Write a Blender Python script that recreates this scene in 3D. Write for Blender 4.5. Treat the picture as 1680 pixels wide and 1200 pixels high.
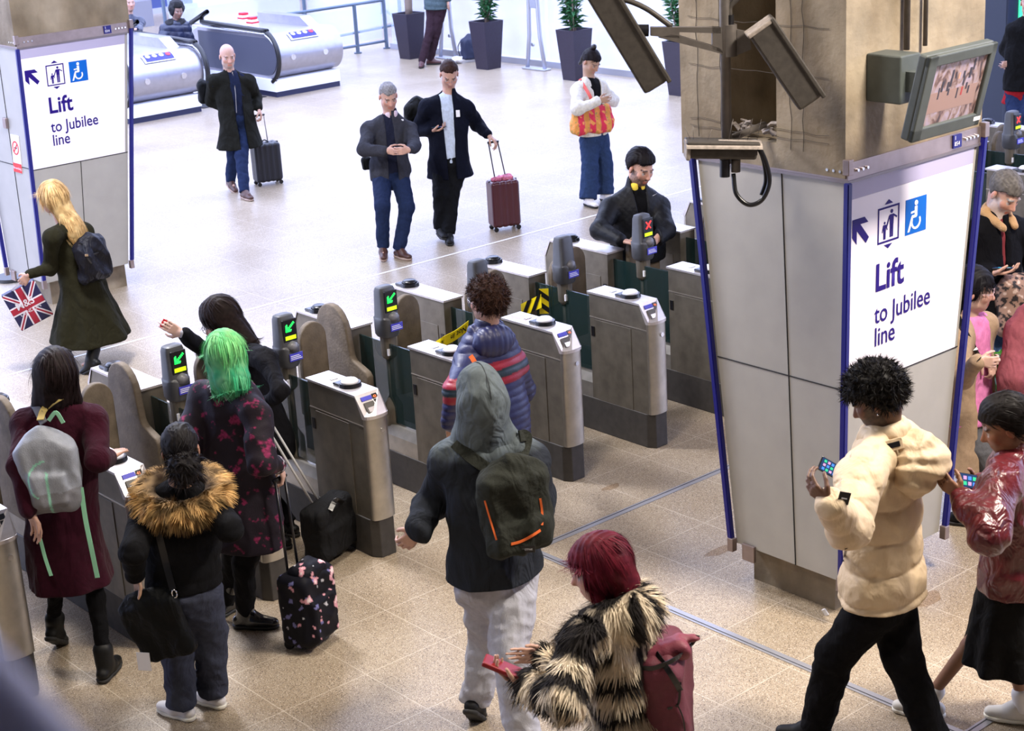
import bpy, bmesh, math, random
import numpy as np
from mathutils import Vector, Matrix, noise
for o in list(bpy.data.objects): bpy.data.objects.remove(o, do_unlink=True)
SC = bpy.context.scene
COL = SC.collection
V = Vector
random.seed(7); RNG = np.random.default_rng(7)
PI = math.pi

# ------------------------------------------------------------------ camera
FPX = 2807.28
CAMP = np.array([-3.0587, -7.9138, 4.41425])
FW = np.array([0.60860177, 0.72629835, -0.31952244])
RT = np.array([0.75288086, -0.65572812, -0.0564894])
UP = np.array([0.25054801, 0.20618278, 0.94589342])
cd = bpy.data.cameras.new('camera'); cam = bpy.data.objects.new('camera', cd); COL.objects.link(cam)
cd.sensor_fit = 'HORIZONTAL'; cd.sensor_width = 36; cd.lens = FPX / 1680 * 36
cd.clip_start = 0.1; cd.clip_end = 300
cam.matrix_world = Matrix(((RT[0], UP[0], -FW[0], CAMP[0]), (RT[1], UP[1], -FW[1], CAMP[1]), (RT[2], UP[2], -FW[2], CAMP[2]), (0, 0, 0, 1)))
cd.dof.use_dof = True; cd.dof.focus_distance = 11.5; cd.dof.aperture_fstop = 7.0
SC.camera = cam
# ------------------------------------------------------------------ world and light
SC.view_settings.view_transform = 'Standard'; SC.view_settings.look = 'None'
SC.view_settings.gamma = 1; SC.view_settings.use_curve_mapping = False
SC.view_settings.exposure = 0.12
SC.cycles.use_denoising = True
w = bpy.data.worlds.new('world'); SC.world = w; w.use_nodes = True
nt = w.node_tree; bg = nt.nodes['Background']
bg.inputs[0].default_value = (0.57, 0.655, 1.0, 1); bg.inputs[1].default_value = 5.0

def area(name, loc, size, power, col, aim=None, sy=None):
    l = bpy.data.lights.new(name, 'AREA'); l.energy = power; l.color = col
    l.shape = 'RECTANGLE'; l.size = size; l.size_y = sy or size
    o = bpy.data.objects.new(name, l); o.location = loc; COL.objects.link(o)
    if aim is not None:
        d = V(aim) - V(loc); o.rotation_euler = d.to_track_quat('-Z', 'Y').to_euler()
    return o
# warm fittings under the added slab overhead, one added cool fill, cool daylight from the glazed hall behind
area('ceiling_or_fill_light', (-1.5, -3.2, 5.55), 0.9, 100, (1.0, 0.90, 0.76))
area('ceiling_or_fill_light', (4.2, -5.0, 5.55), 0.9, 560, (1.0, 0.90, 0.78))
area('ceiling_or_fill_light', (1.8, -1.2, 5.55), 0.9, 150, (1.0, 0.90, 0.80))
area('ceiling_or_fill_light', (2.2, 3.2, 5.55), 1.2, 520, (0.93, 0.93, 1.0))  # fill lamp added to brighten the front of the left column
area('ceiling_or_fill_light', (8.5, -3.5, 5.55), 2.4, 170, (0.85, 0.80, 1.0))
area('hall_skylight', (10.0, 11.0, 8.5), 12.0, 900, (0.62, 0.70, 1.0), aim=(9.5, 9.5, 0))

# ------------------------------------------------------------------ pixel rays of the photograph -> metric points
def ray(px, py):
    d = FW + RT * ((px - 840) / FPX) - UP * ((py - 600) / FPX); return d
def on_z(px, py, z=0.0):
    d = ray(px, py); t = (z - CAMP[2]) / d[2]; return CAMP + d * t
RH = np.array([RT[0], RT[1], 0]); RH /= np.linalg.norm(RH)     # level right of the view
FH = np.array([-RH[1], RH[0], 0])                              # level away from the viewer
def on_plane(px, py, root, d=0.0):
    r = ray(px, py); t = ((np.asarray(root) - CAMP) @ FH + d) / (r @ FH); return CAMP + r * t

# ------------------------------------------------------------------ materials
def lin(c):
    return tuple(((x / 12.92) if x <= 0.04045 else ((x + 0.055) / 1.055) ** 2.4) for x in c)
def rgb(r, g, b): return lin((r / 255, g / 255, b / 255))
MATS = {}
def mat(name, col=None, rough=0.6, metal=0.0, noise_amt=0.0, nscale=30, bump=0.0, bscale=80, emit=0, coat=0, trans=0, attr=False, sheen=0, alpha=1, spec=None, crease=None):
    if name in MATS: return MATS[name]
    m = bpy.data.materials.new(name); m.use_nodes = True; n = m.node_tree; b = n.nodes['Principled BSDF']
    b.inputs['Roughness'].default_value = rough; b.inputs['Metallic'].default_value = metal
    if col: b.inputs['Base Color'].default_value = (*col, 1)
    if coat: b.inputs['Coat Weight'].default_value = coat; b.inputs['Coat Roughness'].default_value = 0.15
    if trans: b.inputs['Transmission Weight'].default_value = trans
    if sheen: b.inputs['Sheen Weight'].default_value = sheen
    if spec is not None: b.inputs['Specular IOR Level'].default_value = spec
    if alpha < 1: b.inputs['Alpha'].default_value = alpha
    tc = n.nodes.new('ShaderNodeTexCoord')
    src = None
    if attr:
        a = n.nodes.new('ShaderNodeVertexColor'); a.layer_name = 'Col'; src = a.outputs['Color']
    if noise_amt:
        t = n.nodes.new('ShaderNodeTexNoise'); t.inputs['Scale'].default_value = nscale; t.inputs['Detail'].default_value = 6
        n.links.new(tc.outputs['Object'], t.inputs['Vector'])
        mp = n.nodes.new('ShaderNodeMapRange'); mp.inputs[1].default_value = 0.3; mp.inputs[2].default_value = 0.7
        mp.inputs[3].default_value = 1 - noise_amt; mp.inputs[4].default_value = 1 + noise_amt
        n.links.new(t.outputs['Fac'], mp.inputs[0])
        mx = n.nodes.new('ShaderNodeMix'); mx.data_type = 'RGBA'; mx.blend_type = 'MULTIPLY'; mx.inputs[0].default_value = 1
        if src: n.links.new(src, mx.inputs[6])
        else: mx.inputs[6].default_value = (*col, 1)
        cx = n.nodes.new('ShaderNodeCombineColor')
        for i in range(3): n.links.new(mp.outputs[0], cx.inputs[i])
        n.links.new(cx.outputs[0], mx.inputs[7]); src = mx.outputs[2]
    if src: n.links.new(src, b.inputs['Base Color'])
    if bump:
        t = n.nodes.new('ShaderNodeTexNoise'); t.inputs['Scale'].default_value = bscale; t.inputs['Detail'].default_value = 5
        n.links.new(tc.outputs['Object'], t.inputs['Vector'])
        bp = n.nodes.new('ShaderNodeBump'); bp.inputs['Strength'].default_value = bump; bp.inputs['Distance'].default_value = 0.01
        n.links.new(t.outputs['Fac'], bp.inputs['Height']); last = bp
        if crease is None: crease = 0.3 if attr and spec is not None and spec < .16 and spec > .149 else 0
        if crease:
            t2 = n.nodes.new('ShaderNodeTexNoise'); t2.inputs['Scale'].default_value = 9; t2.inputs['Detail'].default_value = 2.5; t2.inputs['Distortion'].default_value = 1.6; t2.inputs['Roughness'].default_value = 0.45
            mpg = n.nodes.new('ShaderNodeMapping'); mpg.inputs['Scale'].default_value = (1, 1, 0.55); mpg.inputs['Rotation'].default_value = (0.5, 0.35, 0)
            n.links.new(tc.outputs['Object'], mpg.inputs[0]); n.links.new(mpg.outputs[0], t2.inputs[0])
            b2 = n.nodes.new('ShaderNodeBump'); b2.inputs['Strength'].default_value = crease; b2.inputs['Distance'].default_value = 0.06
            n.links.new(t2.outputs['Fac'], b2.inputs['Height']); n.links.new(bp.outputs[0], b2.inputs['Normal']); last = b2
        n.links.new(last.outputs[0], b.inputs['Normal'])
    if emit:
        b.inputs['Emission Color'].default_value = (*col, 1); b.inputs['Emission Strength'].default_value = emit
    MATS[name] = m; return m

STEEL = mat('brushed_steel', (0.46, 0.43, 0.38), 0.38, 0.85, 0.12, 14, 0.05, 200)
SHADED_STEEL = mat('shaded_steel_side', (0.17, 0.15, 0.12), 0.45, 0.55, 0.22, 9, 0.05, 150)  # darker copy of the steel: low light on the sides put into the colour
STEEL_TOP = mat('steel_top', (0.62, 0.58, 0.58), 0.33, 0.6, 0.08, 20)  # lighter copy of the steel: light on the tops put into the colour
PLINTH = mat('dark_plinth', (0.045, 0.04, 0.036), 0.6, 0.1, 0.2, 20)
BLACK = mat('black_plastic', (0.007, 0.007, 0.009), 0.3)
POSTGREY = mat('post_grey', (0.055, 0.057, 0.065), 0.42, 0.0, 0.1, 20)
WHITE = mat('white_plastic', (0.85, 0.85, 0.9), 0.35)
PADDLE = mat('paddle_padding', (0.135, 0.105, 0.075), 0.75, 0.0, 0.25, 12, 0.3, 60)
YELLOW = mat('reader_yellow', rgb(200, 240, 20), 0.5, emit=0.75)
BLUEL = mat('label_blue', rgb(70, 70, 190), 0.5)
GREENL = mat('led_green', (0.02, 0.9, 0.12), 0.5, emit=1.2)
REDL = mat('led_red', (1.0, 0.03, 0.03), 0.5, emit=3.0)
ORANGEL = mat('led_orange', (1.0, 0.2, 0.05), 0.5, emit=.7)
ROUNDEL = mat('signal_blue', (.006, .006, .15), 0.4)
CHROME = mat('chrome', (0.75, 0.75, 0.78), 0.15, 1.0)

def glass_mat(name, col, alpha, rough=0.05):
    m = bpy.data.materials.new(name); m.use_nodes = True; b = m.node_tree.nodes['Principled BSDF']
    b.inputs['Base Color'].default_value = (*col, 1); b.inputs['Roughness'].default_value = rough; b.inputs['Alpha'].default_value = alpha
    return m
GLASS = glass_mat('teal_glass', (0.012, 0.03, 0.03), 0.72)
CLEAR = glass_mat('clear_glass', (0.65, 0.75, 0.95), 0.22)

# ------------------------------------------------------------------ mesh helpers
def link(name, me, m=None, parent=None):
    o = bpy.data.objects.new(name, me); COL.objects.link(o)
    if m is not None:
        for x in (m if isinstance(m, (list, tuple)) else [m]): me.materials.append(x)
    if parent is not None:
        o.parent = parent
    return o
def tag(o, label=None, cat=None, group=None, kind=None):
    if label: o['label'] = label
    if cat: o['category'] = cat
    if group: o['group'] = group
    if kind: o['kind'] = kind
    return o
def empty(name, loc=(0, 0, 0), rz=0, label=None, cat=None, group=None):
    o = bpy.data.objects.new(name, None); COL.objects.link(o); o.location = loc; o.rotation_euler[2] = rz
    o.empty_display_size = 0.1
    return tag(o, label, cat, group)
def smooth(me, on=True):
    me.polygons.foreach_set('use_smooth', [on] * len(me.polygons)); return me
def done(name, bm, m=None, parent=None, sm=False):
    me = bpy.data.meshes.new(name); bm.normal_update(); bm.to_mesh(me); bm.free()
    if sm: smooth(me)
    return link(name, me, m, parent)
def add_box(bm, lo, hi, bevel=0.0, seg=2, mi=0):
    c = [(a + b) / 2 for a, b in zip(lo, hi)]; s = [abs(b - a) for a, b in zip(lo, hi)]
    r = bmesh.ops.create_cube(bm, size=1.0, matrix=Matrix.Translation(c) @ Matrix.Diagonal((*s, 1)))
    vs = r['verts']
    if bevel:
        es = list({e for v in vs for e in v.link_edges})
        g = bmesh.ops.bevel(bm, geom=es, offset=min(bevel, min(s) * 0.49), segments=seg, affect='EDGES', profile=0.5)
        vs = list(g['verts'])
    if mi:
        for f in {f for v in vs for f in v.link_faces}: f.material_index = mi
    return vs
def box(name, lo, hi, m, parent=None, bevel=0.0, seg=2):
    bm = bmesh.new(); add_box(bm, lo, hi, bevel, seg); return done(name, bm, m, parent, sm=False)
def add_tube(bm, pts, r, n=10, caps=True):
    pts = [V(p) for p in pts]; rs = r if isinstance(r, (list, tuple)) else [r] * len(pts)
    rings = []; prev = None
    for i, p in enumerate(pts):
        t = (pts[min(i + 1, len(pts) - 1)] - pts[max(i - 1, 0)]).normalized()
        if prev is None:
            a = t.cross(V((0, 0, 1))); a = a if a.length > 0.1 else t.cross(V((1, 0, 0)))
        else: a = prev - t * prev.dot(t)
        a.normalize(); prev = a; b = t.cross(a)
        rings.append([bm.verts.new(p + (a * math.cos(k * 2 * PI / n) + b * math.sin(k * 2 * PI / n)) * rs[i]) for k in range(n)])
    for A, B in zip(rings, rings[1:]):
        for k in range(n): bm.faces.new((A[k], A[(k + 1) % n], B[(k + 1) % n], B[k]))
    if caps:
        bm.faces.new(rings[0][::-1]); bm.faces.new(rings[-1])
def tube(name, pts, r, m, parent=None, n=12):
    bm = bmesh.new(); add_tube(bm, pts, r, n); bmesh.ops.recalc_face_normals(bm, faces=bm.faces); return done(name, bm, m, parent, True)
def curve_pts(pts, n=8):
    P = [V(p) for p in pts]; P = [P[0] * 2 - P[1]] + P + [P[-1] * 2 - P[-2]]; out = []
    for i in range(1, len(P) - 2):
        for k in range(n):
            t = k / n; a, b, c, d = P[i - 1:i + 3]
            out.append(0.5 * ((2 * b) + (c - a) * t + (2 * a - 5 * b + 4 * c - d) * t * t + (3 * b - a - 3 * c + d) * t ** 3))
    out.append(P[-2]); return out
def add_prism(bm, poly, y0, y1, f=None, mi=0):
    """poly = 2D outline (a,b); f(a,b,y)->point"""
    f = f or (lambda a, b, y: (a, y, b))
    A = [bm.verts.new(f(a, b, y0)) for a, b in poly]; B = [bm.verts.new(f(a, b, y1)) for a, b in poly]; n = len(poly)
    fs = [bm.faces.new(A), bm.faces.new(B[::-1])] + [bm.faces.new((A[i], B[i], B[(i + 1) % n], A[(i + 1) % n])) for i in range(n)]
    for q in fs: q.material_index = mi
    return A + B
def prism(name, poly, y0, y1, m, parent=None, f=None, bevel=0, sm=False):
    bm = bmesh.new(); add_prism(bm, poly, y0, y1, f); bmesh.ops.recalc_face_normals(bm, faces=bm.faces)
    if bevel: bmesh.ops.bevel(bm, geom=list(bm.edges), offset=bevel, segments=3, affect='EDGES', profile=0.5)
    return done(name, bm, m, parent, sm)
def add_cyl(bm, p0, p1, r0, r1=None, n=24):
    add_tube(bm, [p0, p1], [r0, r1 if r1 is not None else r0], n)
def cyl(name, p0, p1, r0, m, parent=None, r1=None, n=24):
    bm = bmesh.new(); add_cyl(bm, p0, p1, r0, r1, n); bmesh.ops.recalc_face_normals(bm, faces=bm.faces)
    o = done(name, bm, m, parent, True)
    md = o.modifiers.new('e', 'EDGE_SPLIT'); md.split_angle = 0.7
    return o
def text_mesh(name, body, size, m, parent, fn, depth=0.002, bold=0.0, align='LEFT', squeeze=1.0):
    c = bpy.data.curves.new(name, 'FONT'); c.body = body; c.size = size; c.align_x = align; c.offset = bold; c.resolution_u = 3
    o = bpy.data.objects.new(name, c); COL.objects.link(o)
    me = bpy.data.meshes.new_from_object(o); bpy.data.objects.remove(o, do_unlink=True)
    for v in me.vertices: v.co = V(fn(v.co.x * squeeze, v.co.y))
    return link(name, me, m, parent)
def copy_tree(o, parent=None):
    c = o.copy(); COL.objects.link(c)
    if parent is not None: c.parent = parent
    for ch in list(o.children): copy_tree(ch, c)
    return c
# ------------------------------------------------------------------ floor
def floor_material():
    m = bpy.data.materials.new('terrazzo'); m.use_nodes = True; n = m.node_tree; L = n.links; b = n.nodes['Principled BSDF']
    tc = n.nodes.new('ShaderNodeTexCoord')
    def N(t, **k):
        x = n.nodes.new(t)
        for a, v in k.items():
            if hasattr(x, a): setattr(x, a, v)
            else: x.inputs[a].default_value = v
        return x
    big = N('ShaderNodeTexNoise', Scale=0.9, Detail=4.0); L.new(tc.outputs['Object'], big.inputs['Vector'])
    cr = N('ShaderNodeValToRGB'); cr.color_ramp.elements[0].position = 0.35; cr.color_ramp.elements[1].position = 0.7
    cr.color_ramp.elements[0].color = (0.29, 0.225, 0.15, 1); cr.color_ramp.elements[1].color = (0.39, 0.32, 0.235, 1)
    L.new(big.outputs['Fac'], cr.inputs['Fac'])
    last = cr.outputs['Color']
    for sc, th, c, soft in ((85, 0.26, (0.035, 0.022, 0.015, 1), 0.06), (120, 0.22, (0.85, 0.77, 0.66, 1), 0.05), (45, 0.13, (0.10, 0.06, 0.035, 1), 0.05), (170, 0.28, (0.16, 0.11, 0.07, 1), 0.06)):
        v = N('ShaderNodeTexVoronoi', Scale=float(sc)); L.new(tc.outputs['Object'], v.inputs['Vector'])
        mp = N('ShaderNodeMapRange'); mp.inputs[1].default_value = th; mp.inputs[2].default_value = th + soft; mp.inputs[3].default_value = 0.75; mp.inputs[4].default_value = 0
        L.new(v.outputs['Distance'], mp.inputs[0])
        mx = N('ShaderNodeMix'); mx.data_type = 'RGBA'; L.new(mp.outputs[0], mx.inputs[0]); L.new(last, mx.inputs[6]); mx.inputs[7].default_value = c
        last = mx.outputs[2]
    # tile joints every 0.525 m
    sep = N('ShaderNodeSeparateXYZ'); L.new(tc.outputs['Object'], sep.inputs[0])
    js = []
    for ax, off in ((0, 2.53), (1, -0.09)):
        a = N('ShaderNodeMath', operation='SUBTRACT'); L.new(sep.outputs[ax], a.inputs[0]); a.inputs[1].default_value = off - 0.2625 + 52.5
        d = N('ShaderNodeMath', operation='PINGPONG'); a2 = N('ShaderNodeMath', operation='ADD'); L.new(a.outputs[0], a2.inputs[0]); a2.inputs[1].default_value = 105.0 - 0.2625
        L.new(a2.outputs[0], d.inputs[0]); d.inputs[1].default_value = 0.2625
        c = N('ShaderNodeMath', operation='LESS_THAN'); L.new(d.outputs[0], c.inputs[0]); c.inputs[1].default_value = 0.0028
        js.append(c)
    mj = N('ShaderNodeMath', operation='MAXIMUM'); L.new(js[0].outputs[0], mj.inputs[0]); L.new(js[1].outputs[0], mj.inputs[1])
    fac = N('ShaderNodeMath', operation='MULTIPLY'); L.new(mj.outputs[0], fac.inputs[0]); fac.inputs[1].default_value = 0.6
    mx = N('ShaderNodeMix'); mx.data_type = 'RGBA'; L.new(fac.outputs[0], mx.inputs[0]); L.new(last, mx.inputs[6]); mx.inputs[7].default_value = (0.62, 0.55, 0.45, 1)
    L.new(mx.outputs[2], b.inputs['Base Color'])
    rn = N('ShaderNodeTexNoise', Scale=3.0, Detail=5.0); L.new(tc.outputs['Object'], rn.inputs['Vector'])
    mr = N('ShaderNodeMapRange'); mr.inputs[3].default_value = 0.30; mr.inputs[4].default_value = 0.38; L.new(rn.outputs['Fac'], mr.inputs[0]); L.new(mr.outputs[0], b.inputs['Roughness'])
    b.inputs['Specular IOR Level'].default_value = 0.6
    return m
TERR = floor_material()
bm = bmesh.new()
for (xa, ya, xb, yb) in ((-24, -24, 48, 15.6), (-24, 15.6, 7.85, 48), (9.05, 15.6, 10.38, 48), (11.62, 15.6, 48, 48), (7.85, 25.4, 9.05, 48), (10.38, 25.4, 11.62, 48)):
    bm.faces.new([bm.verts.new(p) for p in ((xa, ya, 0), (xb, ya, 0), (xb, yb, 0), (xa, yb, 0))])
tag(done('floor', bm, TERR), kind='structure')
CONC = mat('raw_concrete', (0.27, 0.225, 0.165), 0.85, 0, 0.32, 3.5, 0.5, 25)
nt_ = CONC.node_tree; tc_n = nt_.nodes.new('ShaderNodeTexCoord'); mp_n = nt_.nodes.new('ShaderNodeMapping'); mp_n.inputs['Scale'].default_value = (2.2, 2.2, .9)
nn_ = nt_.nodes.new('ShaderNodeTexNoise'); nn_.inputs['Scale'].default_value = 1.6; nn_.inputs['Detail'].default_value = 8; cr_n = nt_.nodes.new('ShaderNodeValToRGB'); cr_n.color_ramp.elements[0].position = .34; cr_n.color_ramp.elements[0].color = (.62, .57, .50, 1); cr_n.color_ramp.elements[1].position = .66; cr_n.color_ramp.elements[1].color = (1, 1, 1, 1)
mx_n = nt_.nodes.new('ShaderNodeMix'); mx_n.data_type = 'RGBA'; mx_n.blend_type = 'MULTIPLY'; mx_n.inputs[0].default_value = 1; b_n = nt_.nodes['Principled BSDF']; src_ = b_n.inputs['Base Color'].links[0].from_socket
nt_.links.new(tc_n.outputs['Object'], mp_n.inputs[0]); nt_.links.new(mp_n.outputs[0], nn_.inputs[0]); nt_.links.new(nn_.outputs[0], cr_n.inputs[0]); nt_.links.new(src_, mx_n.inputs[6]); nt_.links.new(cr_n.outputs[0], mx_n.inputs[7]); nt_.links.new(mx_n.outputs[2], b_n.inputs['Base Color'])
BLOCKM = mat('dark_blocker', (0.16, 0.15, 0.14), 0.9, 0, 0.1, 3)
o = box('ceiling_blocker', (-9, -12, 5.7), (13.0, 6.2, 6.0), BLOCKM); tag(o, kind='structure')  # unseen slab, added to keep sky light off the foreground
o = box('wall_behind_blocker', (-9.3, -12.3, 0), (13, -12.0, 6), BLOCKM); tag(o, kind='structure')  # unseen wall, added to stop sky light leaking in from the rear
o = box('wall_left_blocker', (-9.6, -12.3, 0), (-9.3, 6.2, 6), BLOCKM); tag(o, kind='structure')  # unseen wall, added to stop sky light leaking in from this side
# steel expansion strips and a pale joint line let into the floor
STRIPM = mat('strip_steel', (0.50, 0.50, 0.54), 0.35, 0.7); SLOT = mat('strip_slot', (0.05, 0.05, 0.06), 0.6)
def strip(n, x0, y0, x1, y1):
    bm = bmesh.new(); add_box(bm, (x0, y0, 0.001), (x1, y1, 0.004))
    if x1 - x0 > y1 - y0:
        ym = (y0 + y1) / 2; add_box(bm, (x0, ym + 0.006, 0.004), (x1, ym + 0.012, 0.0055), mi=1)
    else:
        xm = (x0 + x1) / 2; add_box(bm, (xm - 0.012, y0, 0.004), (xm - 0.006, y1, 0.0055), mi=1)
    tag(done(n, bm, [STRIPM, SLOT]), kind='structure')
strip('trim_1', 3.11, -0.665, 14, -0.61)
strip('trim_2', 3.085, -6, 3.14, -0.61)
strip('trim_3', 3.14, -3.78, 9, -3.73)
PALEJ = mat('pale_joint', (0.8, 0.8, 0.85), 0.5)
bm = bmesh.new(); add_box(bm, (-4, 5.225, 0.0005), (15, 5.25, 0.002)); tag(done('trim_4', bm, PALEJ), kind='structure')
# stains on the floor
for (px, py, rx, ry) in ((1003, 800, 0.07, 0.04), (1520, 985, 0.12, 0.07), (1180, 905, 0.10, 0.05)):
    c = on_z(px, py); bm = bmesh.new()
    vs = [bm.verts.new((c[0] + rx * math.cos(a) * (1 + .25 * math.sin(3 * a)), c[1] + ry * math.sin(a) * (1 + .2 * math.cos(2 * a)), 0.0012)) for a in np.linspace(0, 2 * PI, 24, endpoint=False)]
    bm.faces.new(vs)
    tag(done('floor_stain', bm, mat('stain_brown', (0.30, 0.17, 0.07), 0.5, alpha=0.35)), kind='structure')

# ------------------------------------------------------------------ pillars
PANEL = mat('enamel_panel', (0.36, 0.345, 0.32), 0.38, 0, 0.05, 6)
SIGNW = mat('sign_white', (0.88, 0.84, 0.93), 0.4, emit=0)
BAND = mat('sign_band', (0.40, 0.37, 0.53), 0.4)
PURPLE = mat('sign_purple', (.016, .003, .16), 0.5, spec=.2)
WBLUE = mat('sign_blue', (0, .11, .50), 0.5, spec=.2)
STEELB = mat('band_steel', (0.30, 0.24, 0.23), 0.38, 0.7, 0.15, 10)
GAP = mat('shadow_gap', (0.02, 0.02, 0.022), 0.9)

def pillar(v0, near):
    """v0 = front (camera) face; bottom box u 3.62..4.57, top box u 3.72..4.87"""
    Z0, Z1 = 0.25, 2.43
    def UL(z): return 3.62 + 0.10 * (z - Z0) / (2.5 - Z0)
    def UR(z): return 4.50 + 0.34 * (z - Z0) / (2.5 - Z0)
    def VF(z): return v0 - 0.05 + 0.05 * (z - Z0) / (2.5 - Z0)
    def VB(z): return v0 + 0.70 + 0.34 * (z - Z0) / (2.5 - Z0)
    def hexa(bm, z0, z1, e=0.0, a0=0, a1=1, mi=0, tk=None):
        q = []
        for z in (z0, z1):
            q.append([bm.verts.new((x, y, z)) for x, y in ((UL(z) - e, VF(z) - e), (UR(z) + e, VF(z) - e), (UR(z) + e, VB(z) + e), (UL(z) - e, VB(z) + e))])
        a, b = q
        for f in [(a[3], a[2], a[1], a[0]), tuple(b)] + [(a[i], a[(i + 1) % 4], b[(i + 1) % 4], b[i]) for i in range(4)]:
            bm.faces.new(f).material_index = mi
    e = 'near the white puffer jacket' if near else 'by the escalators'
    # concrete core
    bm = bmesh.new(); add_box(bm, (3.70, v0, 2.45), (4.87, v0 + 1.13, 6.0)); add_box(bm, (3.72, v0 + 0.07, 0), (4.52, v0 + 0.66, 0.32))
    core = done('wall_right_pillar' if near else 'wall_left_pillar', bm, CONC); tag(core, kind='structure')
    if near:
        # deep service slot in the side of the concrete, cut with a boolean
        bm = bmesh.new(); add_box(bm, (3.60, v0 + 0.45, 2.58), (4.3, v0 + 0.83, 3.9))
        c = done('cutter', bm); md = core.modifiers.new('slot', 'BOOLEAN'); md.object = c; md.operation = 'DIFFERENCE'; md.solver = 'EXACT'
        dg = bpy.context.evaluated_depsgraph_get(); me = bpy.data.meshes.new_from_object(core.evaluated_get(dg)); core.modifiers.clear(); core.data = me
        bpy.data.objects.remove(c, do_unlink=True)
    root = empty('pillar_cladding', (0, 0, 0), label=('enamel-clad lift sign column at the right, holding the monitor, behind the cream puffer jacket' if near else 'enamel-clad lift sign column at the left edge, behind the blonde walker'), cat='column cladding')
    bm = bmesh.new(); hexa(bm, Z0, Z1 + 0.02); done('panel', bm, PANEL, root)
    # panel joints (thin grooves)
    bm = bmesh.new()
    def side(v_frac, z):  # left face point
        return (UL(z) - 0.002, VF(z) + (VB(z) - VF(z)) * v_frac, z)
    def front(u_frac, z): return (UL(z) + (UR(z) - UL(z)) * u_frac, VF(z) - 0.002, z)
    def ln(p, q, w=0.0035): add_tube(bm, [p, q], w, 6)
    ln(side(.42, Z0), side(.42, Z1)); ln(side(0, 1.33), side(1, 1.33))
    ln(front(.5, Z0), front(.5, 1.32)); ln(front(0, 1.32), front(1, 1.32))
    done('panel_joint', bm, GAP, root)
    # steel top band with fixings
    bm = bmesh.new(); hexa(bm, 2.44, 2.53, 0.012); done('steel_band', bm, STEELB, root)
    bm = bmesh.new(); hexa(bm, 2.425, 2.44, 0.016); hexa(bm, 2.53, 2.545, -0.02, mi=1); done('band_lip', bm, [mat('band_lip_m', (0.2, 0.17, 0.17), 0.4, 0.6), GAP], root)
    bm = bmesh.new()
    for k in (0.05, 0.085, 0.12, 0.88, 0.91, 0.94, 0.97):
        z = 2.485; x = UL(z) + (UR(z) - UL(z)) * k; add_cyl(bm, (x, VF(z) - 0.025, z), (x, VF(z) - 0.01, z), 0.008, n=10)
    for k in (0.03, 0.07, 0.11):
        z = 2.485; y = VF(z) + (VB(z) - VF(z)) * k; add_cyl(bm, (UL(z) - 0.025, y, z), (UL(z) - 0.01, y, z), 0.008, n=10)
    done('rivet', bm, CHROME, root)
    # number plate on the band
    z = 2.485; px = UL(z) + (UR(z) - UL(z)) * 0.80
    pl = box('number_plate', (px - 0.03, VF(z) - 0.022, 2.452), (px + 0.045, VF(z) - 0.012, 2.523), ROUNDEL, root)
    def fplate(x, y): return (px - 0.012 + x, VF(2.485) - 0.0235, 2.462 + y)
    text_mesh('numerals', '1\n854' if near else '1\n834', 0.032, WHITE, pl, lambda x, y: (px - 0.022 + x, VF(2.485) - 0.0235, 2.497 + y))
    # blue corner strips held on steel shoes, standing a little off the corners
    for nm, cu, cv, off in (('corner_strip', 0, 0, (-0.012, -0.012)), ('corner_strip', 1, 0, (0.030, -0.02)), ('corner_strip', 0, 1, (-0.022, 0.02)), ('corner_strip', 1, 1, (0.035, 0.02))):
        bm = bmesh.new(); q = []
        for z in (Z0 + 0.03, Z1 + (0.0 if cu == 0 and cv == 0 else 0.05)):
            x = (UR(z) if cu else UL(z)) + off[0]; y = (VB(z) if cv else VF(z)) + off[1]; h = 0.017
            q.append([bm.verts.new((x + a * h, y + b * h, z)) for a, b in ((-1, -1), (1, -1), (1, 1), (-1, 1))])
        a, b = q
        for f in [(a[3], a[2], a[1], a[0]), tuple(b)] + [(a[i], a[(i + 1) % 4], b[(i + 1) % 4], b[i]) for i in range(4)]: bm.faces.new(f)
        bmesh.ops.bevel(bm, geom=list(bm.edges), offset=0.005, segments=2, affect='EDGES')
        st = done(nm, bm, ROUNDEL, root)
        for z in (Z0 - 0.035, Z1 + 0.05):
            x = (UR(z) if cu else UL(z)) + off[0]; y = (VB(z) if cv else VF(z)) + off[1]
            box('steel_shoe', (x - 0.02, y - 0.02, z - 0.01), (x + 0.02, y + 0.02, z + 0.07), STEELB, st, 0.003)
    # brackets joining the panels and the plinth
    for (yy, xx) in ((v0 + 0.60, None),):
        box('bracket', (3.60, yy - 0.045, 0.17), (3.62, yy + 0.045, 0.27), STEELB, root, 0.003)
    # ---- the sign face
    def F(x, y, lift=0.006): return (UL(y) + x, VF(y) - lift, y)      # x metres from the left edge, y = height
    def quad(bm, x0, y0, x1, y1, lift, mi=0):
        P = [(x0, y0), (x1, y0), (x1, y1), (x0, y1)]; add_prism(bm, P, lift, 0.001, lambda a, b, y: F(a, b, y), mi)
    def wide(y): return UR(y) - UL(y)
    bm = bmesh.new(); add_prism(bm, [(0.015, 1.325), (wide(1.325) - 0.03, 1.325), (wide(2.335) - 0.03, 2.335), (0.015, 2.335)], 0.006, 0.001, lambda a, b, y: F(a, b, y))
    sg = done('sign_panel', bm, SIGNW, root)
    bm = bmesh.new(); add_prism(bm, [(0.015, 2.336), (wide(2.335) - 0.03, 2.336), (wide(2.424) - 0.03, 2.424), (0.015, 2.424)], 0.006, 0.001, lambda a, b, y: F(a, b, y))
    done('sign_header', bm, BAND, root)
    G = lambda x, y: F(x - 0.0, y, 0.009)
    bm = bmesh.new()
    def poly(P, lift=0.008): add_prism(bm, P, lift, 0.006, lambda a, b, y: F(a, b, y))
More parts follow.
